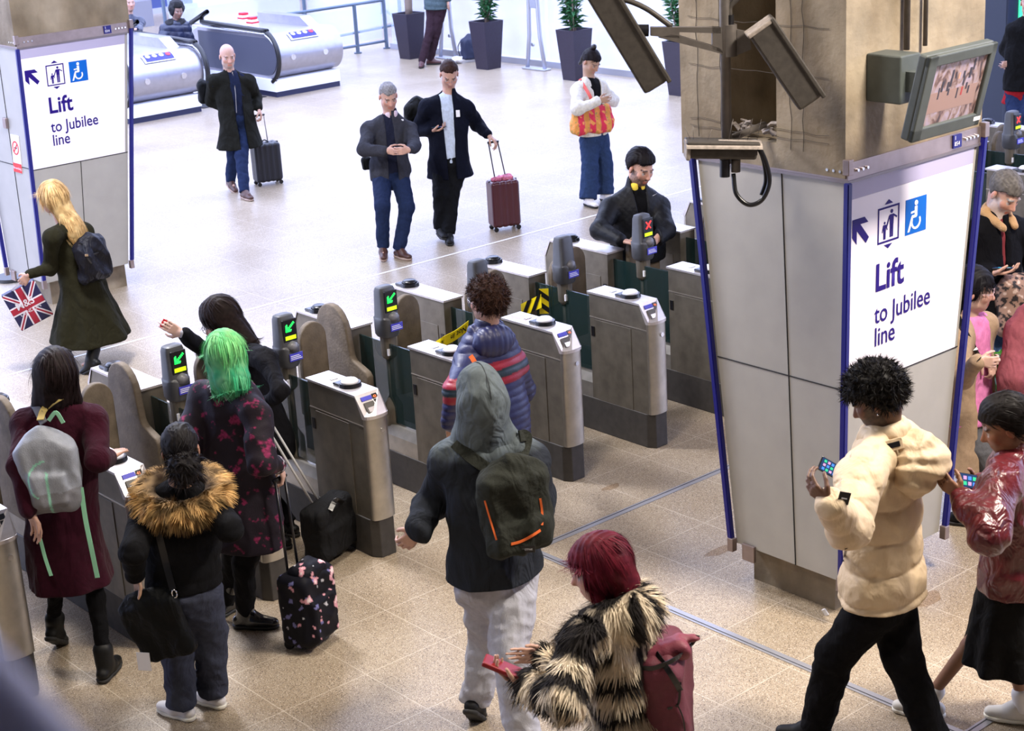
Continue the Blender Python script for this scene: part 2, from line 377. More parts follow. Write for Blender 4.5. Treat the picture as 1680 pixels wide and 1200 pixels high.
    # arrow to the upper left
    poly([(0.035, 2.228), (0.135, 2.228), (0.165, 2.196), (0.100, 2.196), (0.172, 2.115), (0.148, 2.088), (0.072, 2.166), (0.072, 2.095), (0.035, 2.135)])
    # lift box with people
    x0, x1, y0, y1 = 0.245, 0.425, 2.055, 2.245; t = 0.010
    poly([(x0, y0), (x1, y0), (x1, y0 + t), (x0, y0 + t)]); poly([(x0, y1 - t), (x1, y1 - t), (x1, y1), (x0, y1)])
    poly([(x0, y0 + t), (x0 + t, y0 + t), (x0 + t, y1 - t), (x0, y1 - t)]); poly([(x1 - t, y0 + t), (x1, y0 + t), (x1, y1 - t), (x1 - t, y1 - t)])
    xm = (x0 + x1) / 2; poly([(xm - 0.035, y1 + 0.012), (xm + 0.035, y1 + 0.012), (xm, y1 + 0.035)]); poly([(xm - 0.035, y0 - 0.012), (xm, y0 - 0.035), (xm + 0.035, y0 - 0.012)])
    def disc(cx, cy, r, n=16): poly([(cx + r * math.cos(a), cy + r * math.sin(a)) for a in np.linspace(0, 2 * PI, n, endpoint=False)])
    def fig(cx, base, h, arms):
        k = h / 0.15
        disc(cx, base + h - 0.012 * k, 0.011 * k)
        poly([(cx - 0.016 * k, base + 0.07 * k), (cx + 0.016 * k, base + 0.07 * k), (cx + 0.018 * k, base + 0.122 * k), (cx - 0.018 * k, base + 0.122 * k)])
        for s in (-1, 1): poly([(cx + s * 0.008 * k - 0.006 * k, base), (cx + s * 0.008 * k + 0.006 * k, base), (cx + s * 0.008 * k + 0.007 * k, base + 0.072 * k), (cx + s * 0.008 * k - 0.007 * k, base + 0.072 * k)])
        for s, (ex, ey) in zip((-1, 1), arms):
            sx, sy = cx + s * 0.018 * k, base + 0.116 * k; tx, ty = cx + ex * k, base + ey * k
            d = V((tx - sx, ty - sy)).normalized(); q = V((-d.y, d.x)) * 0.0045 * k
            poly([(sx - q.x, sy - q.y), (tx - q.x, ty - q.y), (tx + q.x, ty + q.y), (sx + q.x, sy + q.y)])
    fig(xm + 0.026, y0 + 0.022, 0.148, ((-0.045, 0.055), (0.045, 0.10)))
    fig(xm - 0.032, y0 + 0.018, 0.095, ((-0.03, 0.06), (0.035, 0.075)))
    text = done('pictogram', bm, PURPLE, sg)
    bm = bmesh.new(); poly([(0.478, 2.055), (0.660, 2.055), (0.660, 2.245), (0.478, 2.245)], 0.008); wsq = done('access_square', bm, WBLUE, sg)
    bm = bmesh.new(); cx, cy = 0.568, 2.118
    P1 = [(cx + 0.042 * math.cos(a), cy + 0.042 * math.sin(a)) for a in np.linspace(-3.6, 0.5, 20)]; P2 = [(cx + 0.030 * math.cos(a), cy + 0.030 * math.sin(a)) for a in np.linspace(0.5, -3.6, 20)]
    for i in range(19):
        add_prism(bm, [P1[i], P1[i + 1], P2[18 - i], P2[19 - i]], 0.010, 0.008, lambda a, b, y: F(a, b, y))
    def pw(P): add_prism(bm, P, 0.010, 0.008, lambda a, b, y: F(a, b, y))
    pw([(cx + 0.014 * math.cos(a), 2.218 + 0.014 * math.sin(a)) for a in np.linspace(0, 2 * PI, 14, endpoint=False)])
    pw([(cx - 0.012, 2.145), (cx + 0.010, 2.145), (cx + 0.010, 2.200), (cx - 0.012, 2.200)]); pw([(cx - 0.045, 2.165), (cx - 0.01, 2.168), (cx - 0.01, 2.178), (cx - 0.045, 2.175)])
    pw([(cx - 0.035, 2.140), (cx + 0.004, 2.140), (cx + 0.004, 2.155), (cx - 0.035, 2.155)]); pw([(cx - 0.070, 2.070), (cx - 0.055, 2.070), (cx - 0.022, 2.150), (cx - 0.038, 2.150)])
    done('wheelchair_symbol', bm, mat('symbol_white', (0.9, 0.9, 0.9), 0.4), wsq)
    text_mesh('lettering', 'Lift', 0.205, PURPLE, sg, lambda x, y: G(0.228 + x, 1.81 + y), bold=0.0045, squeeze=0.93)
    text_mesh('lettering', 'to Jubilee', 0.145, PURPLE, sg, lambda x, y: G(0.232 + x, 1.635 + y), bold=0.0012, squeeze=0.88)
    text_mesh('lettering', 'line', 0.145, PURPLE, sg, lambda x, y: G(0.232 + x, 1.510 + y), bold=0.0012, squeeze=0.88)
    if not near:
        # no-smoking sticker and a lock plate on the side face
        bm = bmesh.new()
        y = v0 + 0.17; Hn = lambda a, b, d: (UL(b) - d, y + a, b)
        add_prism(bm, [(0, 1.27), (0.17, 1.27), (0.17, 1.62), (0, 1.62)], 0.006, 0.001, lambda a, b, d: Hn(a, b, d))
        nsg = done('no_smoking_sign', bm, mat('sticker', (0.75, 0.72, 0.72), 0.5), root)
        bm = bmesh.new(); R1, R2 = 0.065, 0.052; cx, cy = 0.085, 1.50
        A = np.linspace(0, 2 * PI, 33)
        for i in range(32): add_prism(bm, [(cx + R1 * math.cos(A[i]), cy + R1 * math.sin(A[i])), (cx + R1 * math.cos(A[i + 1]), cy + R1 * math.sin(A[i + 1])), (cx + R2 * math.cos(A[i + 1]), cy + R2 * math.sin(A[i + 1])), (cx + R2 * math.cos(A[i]), cy + R2 * math.sin(A[i]))], 0.009, 0.006, lambda a, b, d: Hn(a, b, d))
        add_prism(bm, [(cx - 0.045, cy + 0.035), (cx - 0.035, cy + 0.045), (cx + 0.045, cy - 0.035), (cx + 0.035, cy - 0.045)], 0.009, 0.006, lambda a, b, d: Hn(a, b, d))
        add_prism(bm, [(0, 1.27), (0.17, 1.27), (0.17, 1.355), (0, 1.355)], 0.009, 0.006, lambda a, b, d: Hn(a, b, d))
        done('prohibition_ring', bm, mat('sign_red', rgb(210, 25, 30), 0.5), nsg)
        bm = bmesh.new(); add_prism(bm, [(cx - 0.03, cy - 0.006), (cx + 0.03, cy - 0.006), (cx + 0.03, cy + 0.006), (cx - 0.03, cy + 0.006)], 0.0085, 0.006, lambda a, b, d: Hn(a, b, d)); done('cigarette', bm, BLACK, nsg)
        text_mesh('lettering', 'No smoking', 0.032, WHITE, nsg, lambda x, yy: Hn(0.165 - x, 1.30 + yy, 0.0105))
        box('lock_plate', (UL(1.72) - 0.03, v0 + 0.36, 1.67), (UL(1.72), v0 + 0.43, 1.77), STEELB, root, 0.006)
    return root
pillar(-2.55, True)
pillar(6.86, False)
# ------------------------------------------------------------------ ticket gates
PITCH = 0.79726; GW = 0.165
def half_shell(name, y0, y1, front=True):
    pass
def gate(i, mode, lamp, label, number=None, group='ticket gates in the gate line'):
    """gate line i; x = i*PITCH (left side) .. +GW; y 0 (near end) .. 1.9 (far end)"""
    x0 = i * PITCH; r = empty('ticket_gate', (x0, 0, 0), label=label, cat='ticket gate', group=None)
    P = lambda *a: a
    # plinth
    def outline(e, va=0.0, vb=1.90, round_=0.03):
        c = GW / 2
        pts = [(-e, va + 0.02), (c * 0.35, va - round_ - e), (GW - c * 0.35, va - round_ - e), (GW + e, va + 0.02), (GW + e, vb - 0.02), (GW - c * 0.35, vb + round_ + e), (c * 0.35, vb + round_ + e), (-e, vb - 0.02)]
        return pts
    f = lambda a, b, z: (a, b, z)
    o = prism('plinth', outline(0.006), 0.0, 0.25, PLINTH, r, f, bevel=0.006)
    # end cabinets: side profile (y,z) extruded across the width
    def cabinet(nm, prof, inset=0.0):
        bm = bmesh.new(); add_prism(bm, prof, inset, GW - inset, lambda a, b, x: (x, a, b)); bmesh.ops.recalc_face_normals(bm, faces=bm.faces)
        return done(nm, bm, SHADED_STEEL, r)
    F1 = [(0.0, 0.25), (0.0, 0.915), (0.055, 1.03), (0.56, 1.03), (0.56, 0.25)]
    F2 = [(1.90, 0.25), (1.90, 0.915), (1.845, 1.03), (1.20, 1.03), (1.20, 0.25)]
    ca = cabinet('near_cabinet', F1); cb = cabinet('far_cabinet', [(a, b) for a, b in F2][::-1])
    # door panels raised on the sides
    for par, a, b in ((ca, 0.15, 0.50), (cb, 1.28, 1.78)):
        for s in (-1, 1):
            x = -0.004 if s < 0 else GW
            box('side_door', (x, a, 0.24 if par is ca else 0.28), (x + 0.004, b, 0.845), SHADED_STEEL, par, 0.0015)
        box('dark_hatch', (-0.006, 0.515 if par is ca else 1.22, 0.72), (-0.001, 0.545 if par is ca else 1.25, 0.79), BLACK, par)
    bm = bmesh.new()
    for s in (-0.0025, GW - 0.0005):
        add_box(bm, (s, 0.0, 0.855), (s + 0.003, 0.56, 0.862))
    done('seam_line', bm, mat('seam_bright', (0.55, 0.5, 0.45), 0.3, 0.8), ca)
    # curved steel end columns
    for va, sg, cab in ((0.0, -1, ca), (1.90, 1, cb)):
        bm = bmesh.new(); n = 14; pts = []
        for k in range(n + 1):
            a = PI * k / n; pts.append((GW / 2 - (GW / 2 + 0.001) * math.cos(a), va + sg * 0.045 * math.sin(a) ** 0.7))
        A = [bm.verts.new((x, y, 0.25)) for x, y in pts]; B = [bm.verts.new((x, y, 0.905)) for x, y in pts]
        for k in range(n): bm.faces.new((A[k], A[k + 1], B[k + 1], B[k]))
        bm.faces.new(A[::-1]); bm.faces.new(B); bmesh.ops.recalc_face_normals(bm, faces=bm.faces)
        c = done('end_column', bm, STEEL, cab, True); md = c.modifiers.new('e', 'EDGE_SPLIT'); md.split_angle = 0.6
        cyl('key_lock', (GW * 0.62, va + sg * 0.04, 0.82), (GW * 0.62, va + sg * 0.052, 0.82), 0.015, CHROME, cab)
    # top covers with sloping end, D-shaped nose
    def top_cover(va, sg, vend, cab):
        bm = bmesh.new(); n = 12
        arc = [(GW / 2 - (GW / 2 + 0.006) * math.cos(PI * k / n), va + sg * 0.055 * math.sin(PI * k / n) ** 0.7) for k in range(n + 1)]
        lo = [bm.verts.new((x, y, 0.905)) for x, y in arc]; hi = [bm.verts.new((x, y, 0.925)) for x, y in arc]
        for k in range(n): bm.faces.new((lo[k], lo[k + 1], hi[k + 1], hi[k]))
        s1, s2 = va - sg * 0.06, vend
        T = [bm.verts.new((-0.006, s1, 1.042)), bm.verts.new((GW + 0.006, s1, 1.042)), bm.verts.new((GW + 0.006, s2, 1.042)), bm.verts.new((-0.006, s2, 1.042))]
        bm.faces.new(hi + [T[1], T[0]]); bm.faces.new(T)
        Bt = [bm.verts.new((v.co.x, v.co.y, 1.028)) for v in T]
        bm.faces.new((T[2], T[3], Bt[3], Bt[2])); bm.faces.new((T[1], T[2], Bt[2], Bt[1])); bm.faces.new((T[3], T[0], Bt[0], Bt[3]))
        bm.faces.new((T[0], Bt[0], lo[0], hi[0])); bm.faces.new((Bt[1], T[1], hi[-1], lo[-1]))
        bmesh.ops.recalc_face_normals(bm, faces=bm.faces); return done('top_cover', bm, STEEL_TOP, cab)
    t1 = top_cover(0.0, -1, 0.575, ca); t2 = top_cover(1.90, 1, 1.19, cb)
    # ticket slot panel on the sloping nose: plane through (y=-0.03,z=.93)-(y=.06,z=1.042)
    def sl(a, t, lift): # t 0..1 up the slope
        y = -0.035 + 0.095 * t; z = 0.928 + 0.114 * t
        return (a, y - 0.75 * lift, z + 0.62 * lift)
    def plate(nm, a0, a1, t0, t1, m, lift=0.003, par=t1):
        bm = bmesh.new(); add_prism(bm, [(a0, t0), (a1, t0), (a1, t1), (a0, t1)], lift, 0.0, lambda a, b, y: sl(a, b, y)); bmesh.ops.recalc_face_normals(bm, faces=bm.faces); return done(nm, bm, m, par)
    sp = plate('slot_recess', 0.028, 0.100, 0.12, 0.58, mat('slot_inside', (0.10, 0.09, 0.08), 0.6), 0.002)
    plate('slot_tray', 0.040, 0.085, 0.14, 0.34, STEEL_TOP, 0.004, sp)
    plate('side_window', 0.106, 0.142, 0.12, 0.62, BLACK, 0.003); plate('blue_label', 0.024, 0.100, 0.66, 0.84, BLUEL, 0.003)
    nd = plate('number_display', 0.106, 0.142, 0.66, 0.86, BLACK, 0.003)
    if number: text_mesh('numerals', number, 0.024, ORANGEL, nd, lambda x, y: sl(0.109 + x, 0.68 + y * 6.5, 0.0042), bold=0.0004)
    # card readers
    def reader(cy, white, cab):
        bm = bmesh.new(); add_cyl(bm, (GW / 2 + 0.008, cy, 1.042), (GW / 2 + 0.008, cy, 1.066), 0.072, 0.066, 32)
        add_box(bm, (0.025, cy - 0.03, 1.042), (GW - 0.01, cy + 0.095, 1.060), 0.008)
        bmesh.ops.recalc_face_normals(bm, faces=bm.faces); q = done('card_reader', bm, BLACK, cab)
        bm = bmesh.new(); add_tube(bm, [(GW / 2 + 0.008, cy, 1.064), (GW / 2 + 0.008, cy, 1.078), (GW / 2 + 0.008, cy, 1.086)], [0.060, 0.050, 0.04], 32); bmesh.ops.recalc_face_normals(bm, faces=bm.faces)
        done('reader_disc', bm, WHITE if white else BLACK, q, True)
    reader(0.235, True, ca)
    reader(1.70, False, cb)
    box('ticket_plate', (0.07, 0.40, 1.042), (0.12, 0.425, 1.046), STEEL, ca)
    # sill between the cabinets, glass wall and its frame
    prism('sill', [(0.0, 0.25), (0.0, 0.36), (0.03, 0.42), (GW - 0.03, 0.42), (GW, 0.36), (GW, 0.25)], 0.56, 1.2, STEEL, r, lambda a, b, y: (a, y, b))
    g = box('glass_screen', (GW / 2 - 0.03, 0.57, 0.43), (GW / 2 - 0.018, 1.19, 0.985), GLASS, r, 0.002)
    # signal post
    py = 0.90; pxx = GW / 2
    post = empty('signal_post', (0, 0, 0)); post.parent = r
    bm = bmesh.new(); add_tube(bm, [(pxx, py, 0.40), (pxx, py, 0.54), (pxx, py, 0.61), (pxx, py, 0.90)], [0.062, 0.062, 0.024, 0.024], 20); bmesh.ops.recalc_face_normals(bm, faces=bm.faces)
    bpy.data.objects.remove(post, do_unlink=True)
    pp = done('signal_post', bm, SHADED_STEEL, r, True)
    bm = bmesh.new(); add_tube(bm, [(pxx, py, 0.87), (pxx, py, 0.89), (pxx, py, 1.03)], [0.035, 0.052, 0.055], 20); add_box(bm, (pxx - 0.012, py - 0.060, 0.93), (pxx + 0.016, py - 0.045, 0.965), mi=1)
    add_box(bm, (pxx - 0.045, py - 0.052, 0.905), (pxx - 0.030, py - 0.040, 0.95), mi=2)
    bmesh.ops.recalc_face_normals(bm, faces=bm.faces); done('steel_collar', bm, [SHADED_STEEL, BLACK, WHITE], pp)
    # head: rounded housing, leaning back a touch
    bm = bmesh.new(); secs = [(1.03, 0.070, 0.070), (1.05, 0.084, 0.078), (1.15, 0.086, 0.080), (1.16, 0.080, 0.072), (1.17, 0.076, 0.062), (1.34, 0.070, 0.050), (1.365, 0.062, 0.042), (1.372, 0.045, 0.028)]
    rings = []
    for z, a, b in secs:
        ring = []
        for k in range(28):
            t = 2 * PI * k / 28; c, s = math.cos(t), math.sin(t); e = 0.5 if z > 1.155 else 0.8
            ring.append(bm.verts.new((pxx + a * .92 * abs(c) ** e * (1 if c > 0 else -1), py + b * abs(s) ** e * (1 if s > 0 else -1), z)))
        rings.append(ring)
    for A, B in zip(rings, rings[1:]):
        for k in range(28): bm.faces.new((A[k], A[(k + 1) % 28], B[(k + 1) % 28], B[k]))
    bm.faces.new(rings[0][::-1]); bm.faces.new(rings[-1])
    hd = done('signal_head', bm, POSTGREY, pp, True); md = hd.modifiers.new('e', 'EDGE_SPLIT'); md.split_angle = 0.6
    bm = bmesh.new(); add_tube(bm, [(pxx + 0.012, py - 0.045, 1.155), (pxx + 0.012, py - 0.056, 1.185), (pxx + 0.012, py - 0.052, 1.20)], [0.052, 0.035, 0.01], 20); bmesh.ops.recalc_face_normals(bm, faces=bm.faces)
    done('lens_dome', bm, mat('dome_grey', (0.16, 0.16, 0.18), 0.35), hd, True)
    box('blue_label', (pxx - 0.030, py - 0.085, 1.075), (pxx + 0.066, py - 0.080, 1.125), BLUEL, hd)
    bm = bmesh.new()
    for k in range(3): add_box(bm, (pxx - 0.024, py - 0.0875, 1.086 + 0.011 * k), (pxx + 0.060 - 0.01 * k, py - 0.085, 1.090 + 0.011 * k))
    done('label_line', bm, WHITE, hd)
    if lamp:
        scr = box('signal_screen', (pxx - 0.046, py - 0.062, 1.20), (pxx + 0.056, py - 0.050, 1.345), BLACK, hd, 0.004)
        fy = py - 0.0635
        box('yellow_label', (pxx - 0.034, fy - 0.001, 1.213), (pxx + 0.044, fy + 0.003, 1.238), YELLOW, scr)
        bm = bmesh.new(); dots = []
        cx, cz = pxx + 0.006, 1.295
        if lamp == 'arrow':
            for k in range(7): dots.append((0.030 - 0.009 * k, 0.022 - 0.0075 * k)); dots.append((0.026 - 0.009 * k, 0.028 - 0.0075 * k))
            for k in range(5): dots.append((-0.030 + 0.008 * k, -0.026)); dots.append((-0.030, -0.026 + 0.009 * k)); dots.append((-0.026 + 0.008 * k, -0.019)); dots.append((-0.023, -0.02 + 0.009 * k))
        else:
            for k in range(-3, 4): dots += [(0.007 * k, 0.008 * k), (-0.007 * k, 0.008 * k), (0.007 * k + 0.004, 0.008 * k)]
        for a, b in dots: add_cyl(bm, (cx + a, fy + 0.003, cz + b), (cx + a, fy - 0.001, cz + b), 0.0047, n=8)
        done('signal_arrow' if lamp == 'arrow' else 'signal_cross', bm, GREENL if lamp == 'arrow' else REDL, scr)
    # padded paddles
    def leaf(nm, poly, plane, t):
        bm = bmesh.new()
        if plane == 'u': add_prism(bm, poly, t - 0.025, t + 0.025, lambda a, b, y: (a, y, b))
        else: add_prism(bm, poly, t - 0.025, t + 0.025, lambda a, b, x: (x, a, b))
        bmesh.ops.recalc_face_normals(bm, faces=bm.faces)
        bmesh.ops.bevel(bm, geom=[e for e in bm.edges], offset=0.012, segments=3, affect='EDGES', profile=0.5)
        return done(nm, bm, PADDLE, r, True)
    def dome(a0, a1, z0, z1, n=12):
        c, q = (a0 + a1) / 2, (a1 - a0) / 2; h = q * 1.15
        return [(a0, z0), (a1, z0)] + [(c + q * math.cos(PI * k / n), z1 - h + h * math.sin(PI * k / n)) for k in range(n + 1)]
    leaf('paddle', dome(-0.36, -0.15, 0.42, 1.13), 'u', 1.30)
    if mode == 'open':
        c, q, h, z1 = 1.36, 0.18, 0.20, 1.19
        pts = [(1.54, 0.42)] + [(c + q * math.cos(PI * k / 12), z1 - h + h * math.sin(PI * k / 12)) for k in range(13)] + [(1.16, 0.86), (1.14, 0.83), (1.00, 0.78), (0.975, 0.75), (0.975, 0.42)]
        leaf('paddle', pts, 'v', -0.03)
    else:
        leaf('paddle', dome(GW - 0.01, GW + 0.18, 0.42, 1.13), 'u', 1.14)
    return r
GL = {0: ('open', 'arrow', 'steel ticket gate cut by the left edge, beside the burgundy coat'),
      1: ('open', 'arrow', 'steel ticket gate between the burgundy coat and the fur-trimmed jacket', '41'),
      2: ('open', 'arrow', 'steel ticket gate behind the green-haired woman, green arrow at her shoulder', '42'),
      3: ('open', 'arrow', 'steel ticket gate numbered 43 beside the soft black case, green arrow lit', '43'),
      4: ('open', 'arrow', 'steel ticket gate left of the quilted blue jacket, green arrow lit', '44'),
      5: ('shut', None, 'steel ticket gate with a stained top, right of the quilted blue jacket, signal unlit', '45'),
      6: ('shut', None, 'steel ticket gate between the stained-top gate and the earbud man, signal unlit', '46'),
      7: ('shut', 'cross', 'steel ticket gate in front of the man with white earbuds, red cross lit', '47'),
      8: ('shut', None, 'steel ticket gate mostly behind the left side of the big sign column'),
      9: ('shut', None, 'steel ticket gate hidden but for its far end past the column blue strip'),
      12: ('shut', None, 'dark ticket gate seen just right of the monitor, past the big column'),
      13: ('shut', 'cross', 'dark ticket gate with a red cross at the right edge behind the grey-bearded man'),
      14: ('shut', None, 'dark ticket gate at the right edge, furthest along the gate line')}
for i, a in GL.items(): gate(i, *a)
stm = mat('stain_brown', (0.30, 0.17, 0.07), 0.5, alpha=0.35)
for k, (cx_, cy_, rx, ry, par) in enumerate(((5 * PITCH + .07, .46, .05, .09, None), (5 * PITCH + .10, 1.27, .035, .05, None))):
    bm = bmesh.new(); bm.faces.new([bm.verts.new((cx_ - 5 * PITCH + rx * math.cos(a) * (1 + .25 * math.sin(3 * a)), cy_ + ry * math.sin(a) * (1 + .2 * math.sin(5 * a)), 1.0445 + .0003 * k)) for a in np.linspace(0, 2 * PI, 20, endpoint=False)])
    done('top_stain', bm, stm, [o for o in bpy.data.objects if o.name.startswith('ticket_gate') and abs(o.location.x - 5 * PITCH) < .01][0])
# unused-gate tape: yellow with black, tied between posts
TAPE = mat('tape_yellow', rgb(250, 225, 20), 0.45)
def ribbon(name, pts, wdir, width, m, label, cat, group=None, stripes=False, parent=None):
    bm = bmesh.new(); P = curve_pts(pts, 8); N = len(P); L = 0; prev = None
    for i, p in enumerate(P):
        a = bm.verts.new(p - V(wdir) * width / 2); b = bm.verts.new(p + V(wdir) * width / 2)
        if prev: bm.faces.new((prev[0], a, b, prev[1]))
        prev = (a, b)
    o = done(name, bm, m, parent); md = o.modifiers.new('s', 'SOLIDIFY'); md.thickness = 0.002
    return tag(o, label, cat, group)
x4, x5, x6 = 4 * PITCH, 5 * PITCH, 6 * PITCH
A = V(on_plane(725, 562, (x4 + .2, 0.9, 0), 0.25)); B = V(on_plane(768, 535, (x5, 0.9, 0), 0.0))
A2 = V(on_plane(705, 575, (x4 + .2, 0.9, 0), 0.4))
tp = ribbon('barrier_tape', [A2, A, (A + B) / 2 + V((0, 0, -0.01)), B], (0.0, -0.25, 0.95), 0.085, TAPE, 'yellow barrier tape with black writing across the gate left of the blue jacket', 'barrier tape')
d = (B - A); dn = d.normalized(); upv = V((0.0, -0.25, 0.95)).normalized(); nn = dn.cross(upv).normalized()
if nn.dot(V(CAMP) - A) < 0: nn = -nn
text_mesh('lettering', 'Not in use', 0.062, BLACK, tp, lambda x, y: B - dn * (x * 0.9 + 0.02) - upv * (y - 0.02) + nn * 0.008, bold=0.001)
def striped_tape(name, pts, wdir, width, label, cat='barrier tape'):
    r = ribbon(name, pts, wdir, width, TAPE, label, cat)
    P = curve_pts(pts, 24); bm = bmesh.new(); W_ = V(wdir).normalized(); acc = 0; last = None
    n = (P[-1] - P[0]).cross(W_).normalized()
    if n.dot(V(CAMP) - P[0]) < 0: n = -n
    tot = sum((b - a).length for a, b in zip(P, P[1:])); s = 0.0
    def at(q):
        q = max(0, min(tot, q)); 
        for a, b in zip(P, P[1:]):
            l = (b - a).length
            if q <= l: return a + (b - a) * (q / max(l, 1e-6))
            q -= l
        return P[-1]
    while s < tot - width * 0.4:
        sh = width * 0.8; w_ = width * 0.55
        q = [at(s) - W_ * width / 2, at(s + w_) - W_ * width / 2, at(s + w_ + sh) + W_ * width / 2, at(s + sh) + W_ * width / 2]
        bm.faces.new([bm.verts.new(x + n * 0.004) for x in q]); s += width * 1.15
    o = done('black_stripes', bm, BLACK, r); md = o.modifiers.new('s', 'SOLIDIFY'); md.thickness = 0.001
    return r
b6 = (x6, 1.0, 0)
q = lambda px, py, d=0.0: V(on_plane(px, py, b6, d))
striped_tape('hazard_tape', [q(892, 474, .05), q(893, 515, .05)], (0.7, -0.6, 0), 0.075, 'upright black and yellow hazard tape hanging beside an unlit gate signal')
striped_tape('hazard_tape', [q(855, 510, .12), q(888, 494, -.03)], (0, 0, 1), 0.10, 'level black and yellow hazard tape behind the stained gate top')
striped_tape('hazard_tape', [V(on_plane(1560, 657, (4.9, -1.6, 0), 0.0)), V(on_plane(1625, 668, (6.2, -1.7, 0), 0.0))], (0, 0, 1), 0.05, 'black and yellow hazard tape from the big column past the beige coat')
# ------------------------------------------------------------------ cctv mast and monitor on the big column
CAMM = mat('camera_grey', (0.055, 0.048, 0.042), 0.55, 0.3, 0.2, 30); MAST = mat('mast_grey', (0.13, 0.115, 0.105), 0.5, 0.5, 0.15, 20); DUST = mat('dusty_lid', (0.24, 0.205, 0.18), 0.8, 0, 0.3, 40)
PR = (3.30, -2.10, 0)
def C_(px, py, d=0.0): return V(on_plane(px, py, PR, d))
mast = empty('camera_mast', tuple(C_(1203, 218)), label='grey steel mast with bracket arms in front of the concrete column', cat='mast')
def mset(o): o.matrix_parent_inverse = Matrix.Translation(-mast.location); return o
a, b = C_(1193, 268), C_(1193, -60)
ptop = V((a.x, a.y, 5.69))
mset(tube('pole', [a, V((a.x, a.y, C_(1196, 30).z)), ptop], 0.026, MAST, mast, 16))
mset(tube('wall_bracket', [V((a.x, a.y, a.z + .12)), V((3.71, a.y + .1, a.z + .12))], 0.018, MAST, mast, 10))
def arm(pts, y0, y1, thk=0.02):
    bm = bmesh.new(); A = [bm.verts.new(C_(x, y) - V(FH) * thk) for x, y in pts]; B = [bm.verts.new(C_(x, y) + V(FH) * thk) for x, y in pts]; n = len(pts)
    bm.faces.new(A); bm.faces.new(B[::-1])
    for i in range(n): bm.faces.new((A[i], B[i], B[(i + 1) % n], A[(i + 1) % n]))
    bmesh.ops.recalc_face_normals(bm, faces=bm.faces); return bm
for pts in ([(1067, 44), (1182, 44), (1182, 54), (1114, 52), (1114, 62), (1067, 58)], [(1100, 56), (1114, 58), (1180, 78), (1190, 90), (1170, 84), (1080, 61)], [(1168, 44), (1190, 44), (1190, 88), (1168, 80)], [(1208, 48), (1228, 52), (1232, 80), (1208, 90)]):
    mset(done('bracket_arm', arm(pts, 0, 0), MAST, mast))
cy_ = C_(1198, 42); mset(cyl('clamp_collar', C_(1198, 92), C_(1197, 40), 0.036, MAST, mast)); mset(cyl('cable_gland', C_(1197, 40), C_(1197, 24), 0.022, BLACK, mast))
mset(tube('conduit', curve_pts([C_(1197, 26), C_(1197, 12), C_(1205, 2), C_(1222, -12)]), 0.015, CAMM, mast, 10))
def long_camera(label, p0, p1, wv, w, h, end_lid=None):
    """box housing from p0 to p1; wv = across direction"""
    p0, p1 = V(p0), V(p1); d = (p1 - p0).normalized(); s = V(wv); s = (s - d * s.dot(d)).normalized(); n = d.cross(s)
    if n.dot(V(CAMP) - p0) < 0: n = -n
    L = (p1 - p0).length; c = (p0 + p1) / 2
    M = Matrix(((d.x, s.x, n.x, c.x), (d.y, s.y, n.y, c.y), (d.z, s.z, n.z, c.z), (0, 0, 0, 1)))
    def mk(nm, lo, hi, m, par, bev=0.006):
        bm = bmesh.new(); add_box(bm, lo, hi, bev); bm.transform(M)
        if M.to_3x3().determinant() < 0: bmesh.ops.reverse_faces(bm, faces=bm.faces)
        return done(nm, bm, m, par)
    r = mk('security_camera', (-L / 2, -w / 2, -h / 2), (L / 2, w / 2, h / 2), CAMM, None, .012); tag(r, label, 'camera')
    mk('side_rail', (-L / 2 - .012, w / 2 - .012, -h / 2 - .006), (L / 2 + .012, w / 2 + .012, h / 2 + .01), CAMM, r)
    mk('end_cap', (-L / 2 - .012, -w / 2 - .008, -h / 2 - .008), (-L / 2 + .01, w / 2 + .008, h / 2 + .008), DUST, r); mk('lens_window', (L / 2 - .002, -w / 2 + .02, -h / 2 + .02), (L / 2 + .004, w / 2 - .02, h / 2 - .02), BLACK, r, .002)
    return r, M
cA, _ = long_camera('slanting grey security camera left of the mast, above the man with earbuds', C_(978, -22, -.03), C_(1076, 140, -.03), V(RH) * .86 + V((0, 0, 1)) * .5, 0.135, 0.13)
tube('conduit', curve_pts([C_(1004, 2), C_(1025, 0, .02), C_(1060, 14), C_(1102, 44)]), 0.014, CAMM, mast, 10).matrix_parent_inverse = Matrix.Translation(-mast.location)
cyl('swivel_joint', C_(1040, 50), C_(1064, 50), 0.03, BLACK, cA)
cB, _ = long_camera('slanting grey security camera in front of the dark slot, right of the mast', C_(1246, 44, -.12), C_(1328, 166, -.12), V(RH) * .86 + V((0, 0, 1)) * .42, 0.135, 0.125)
# lower camera: horizontal housing with curved lid, lens pod below and a hanging cable loop
cC, MC = long_camera('level security camera with a looped cable at the mast foot, above the blue strip', C_(1128, 245, -.06), C_(1240, 247, -.06), V((0, 0, 1)), 0.075, 0.12)
F0 = [C_(1126, 234, -.12), C_(1250, 234, -.12)]
bm = bmesh.new(); dv = (F0[1] - F0[0]).normalized(); nv = V(FH)
prof = [(math.cos(t) * .085, math.sin(t) * .030) for t in np.linspace(0, PI, 10)]
r0 = [bm.verts.new(C_(1124, 239, -.06) + nv * x + V((0, 0, 1)) * z) for x, z in prof]; r1 = [bm.verts.new(C_(1248, 240, -.06) + nv * x + V((0, 0, 1)) * z) for x, z in prof]
for i in range(9): bm.faces.new((r0[i], r0[i + 1], r1[i + 1], r1[i]))
bm.faces.new(r0); bm.faces.new(r1[::-1]); bm.faces.new((r0[0], r1[0], r1[-1], r0[-1])); bmesh.ops.recalc_face_normals(bm, faces=bm.faces); done('curved_lid', bm, DUST, cC, False)

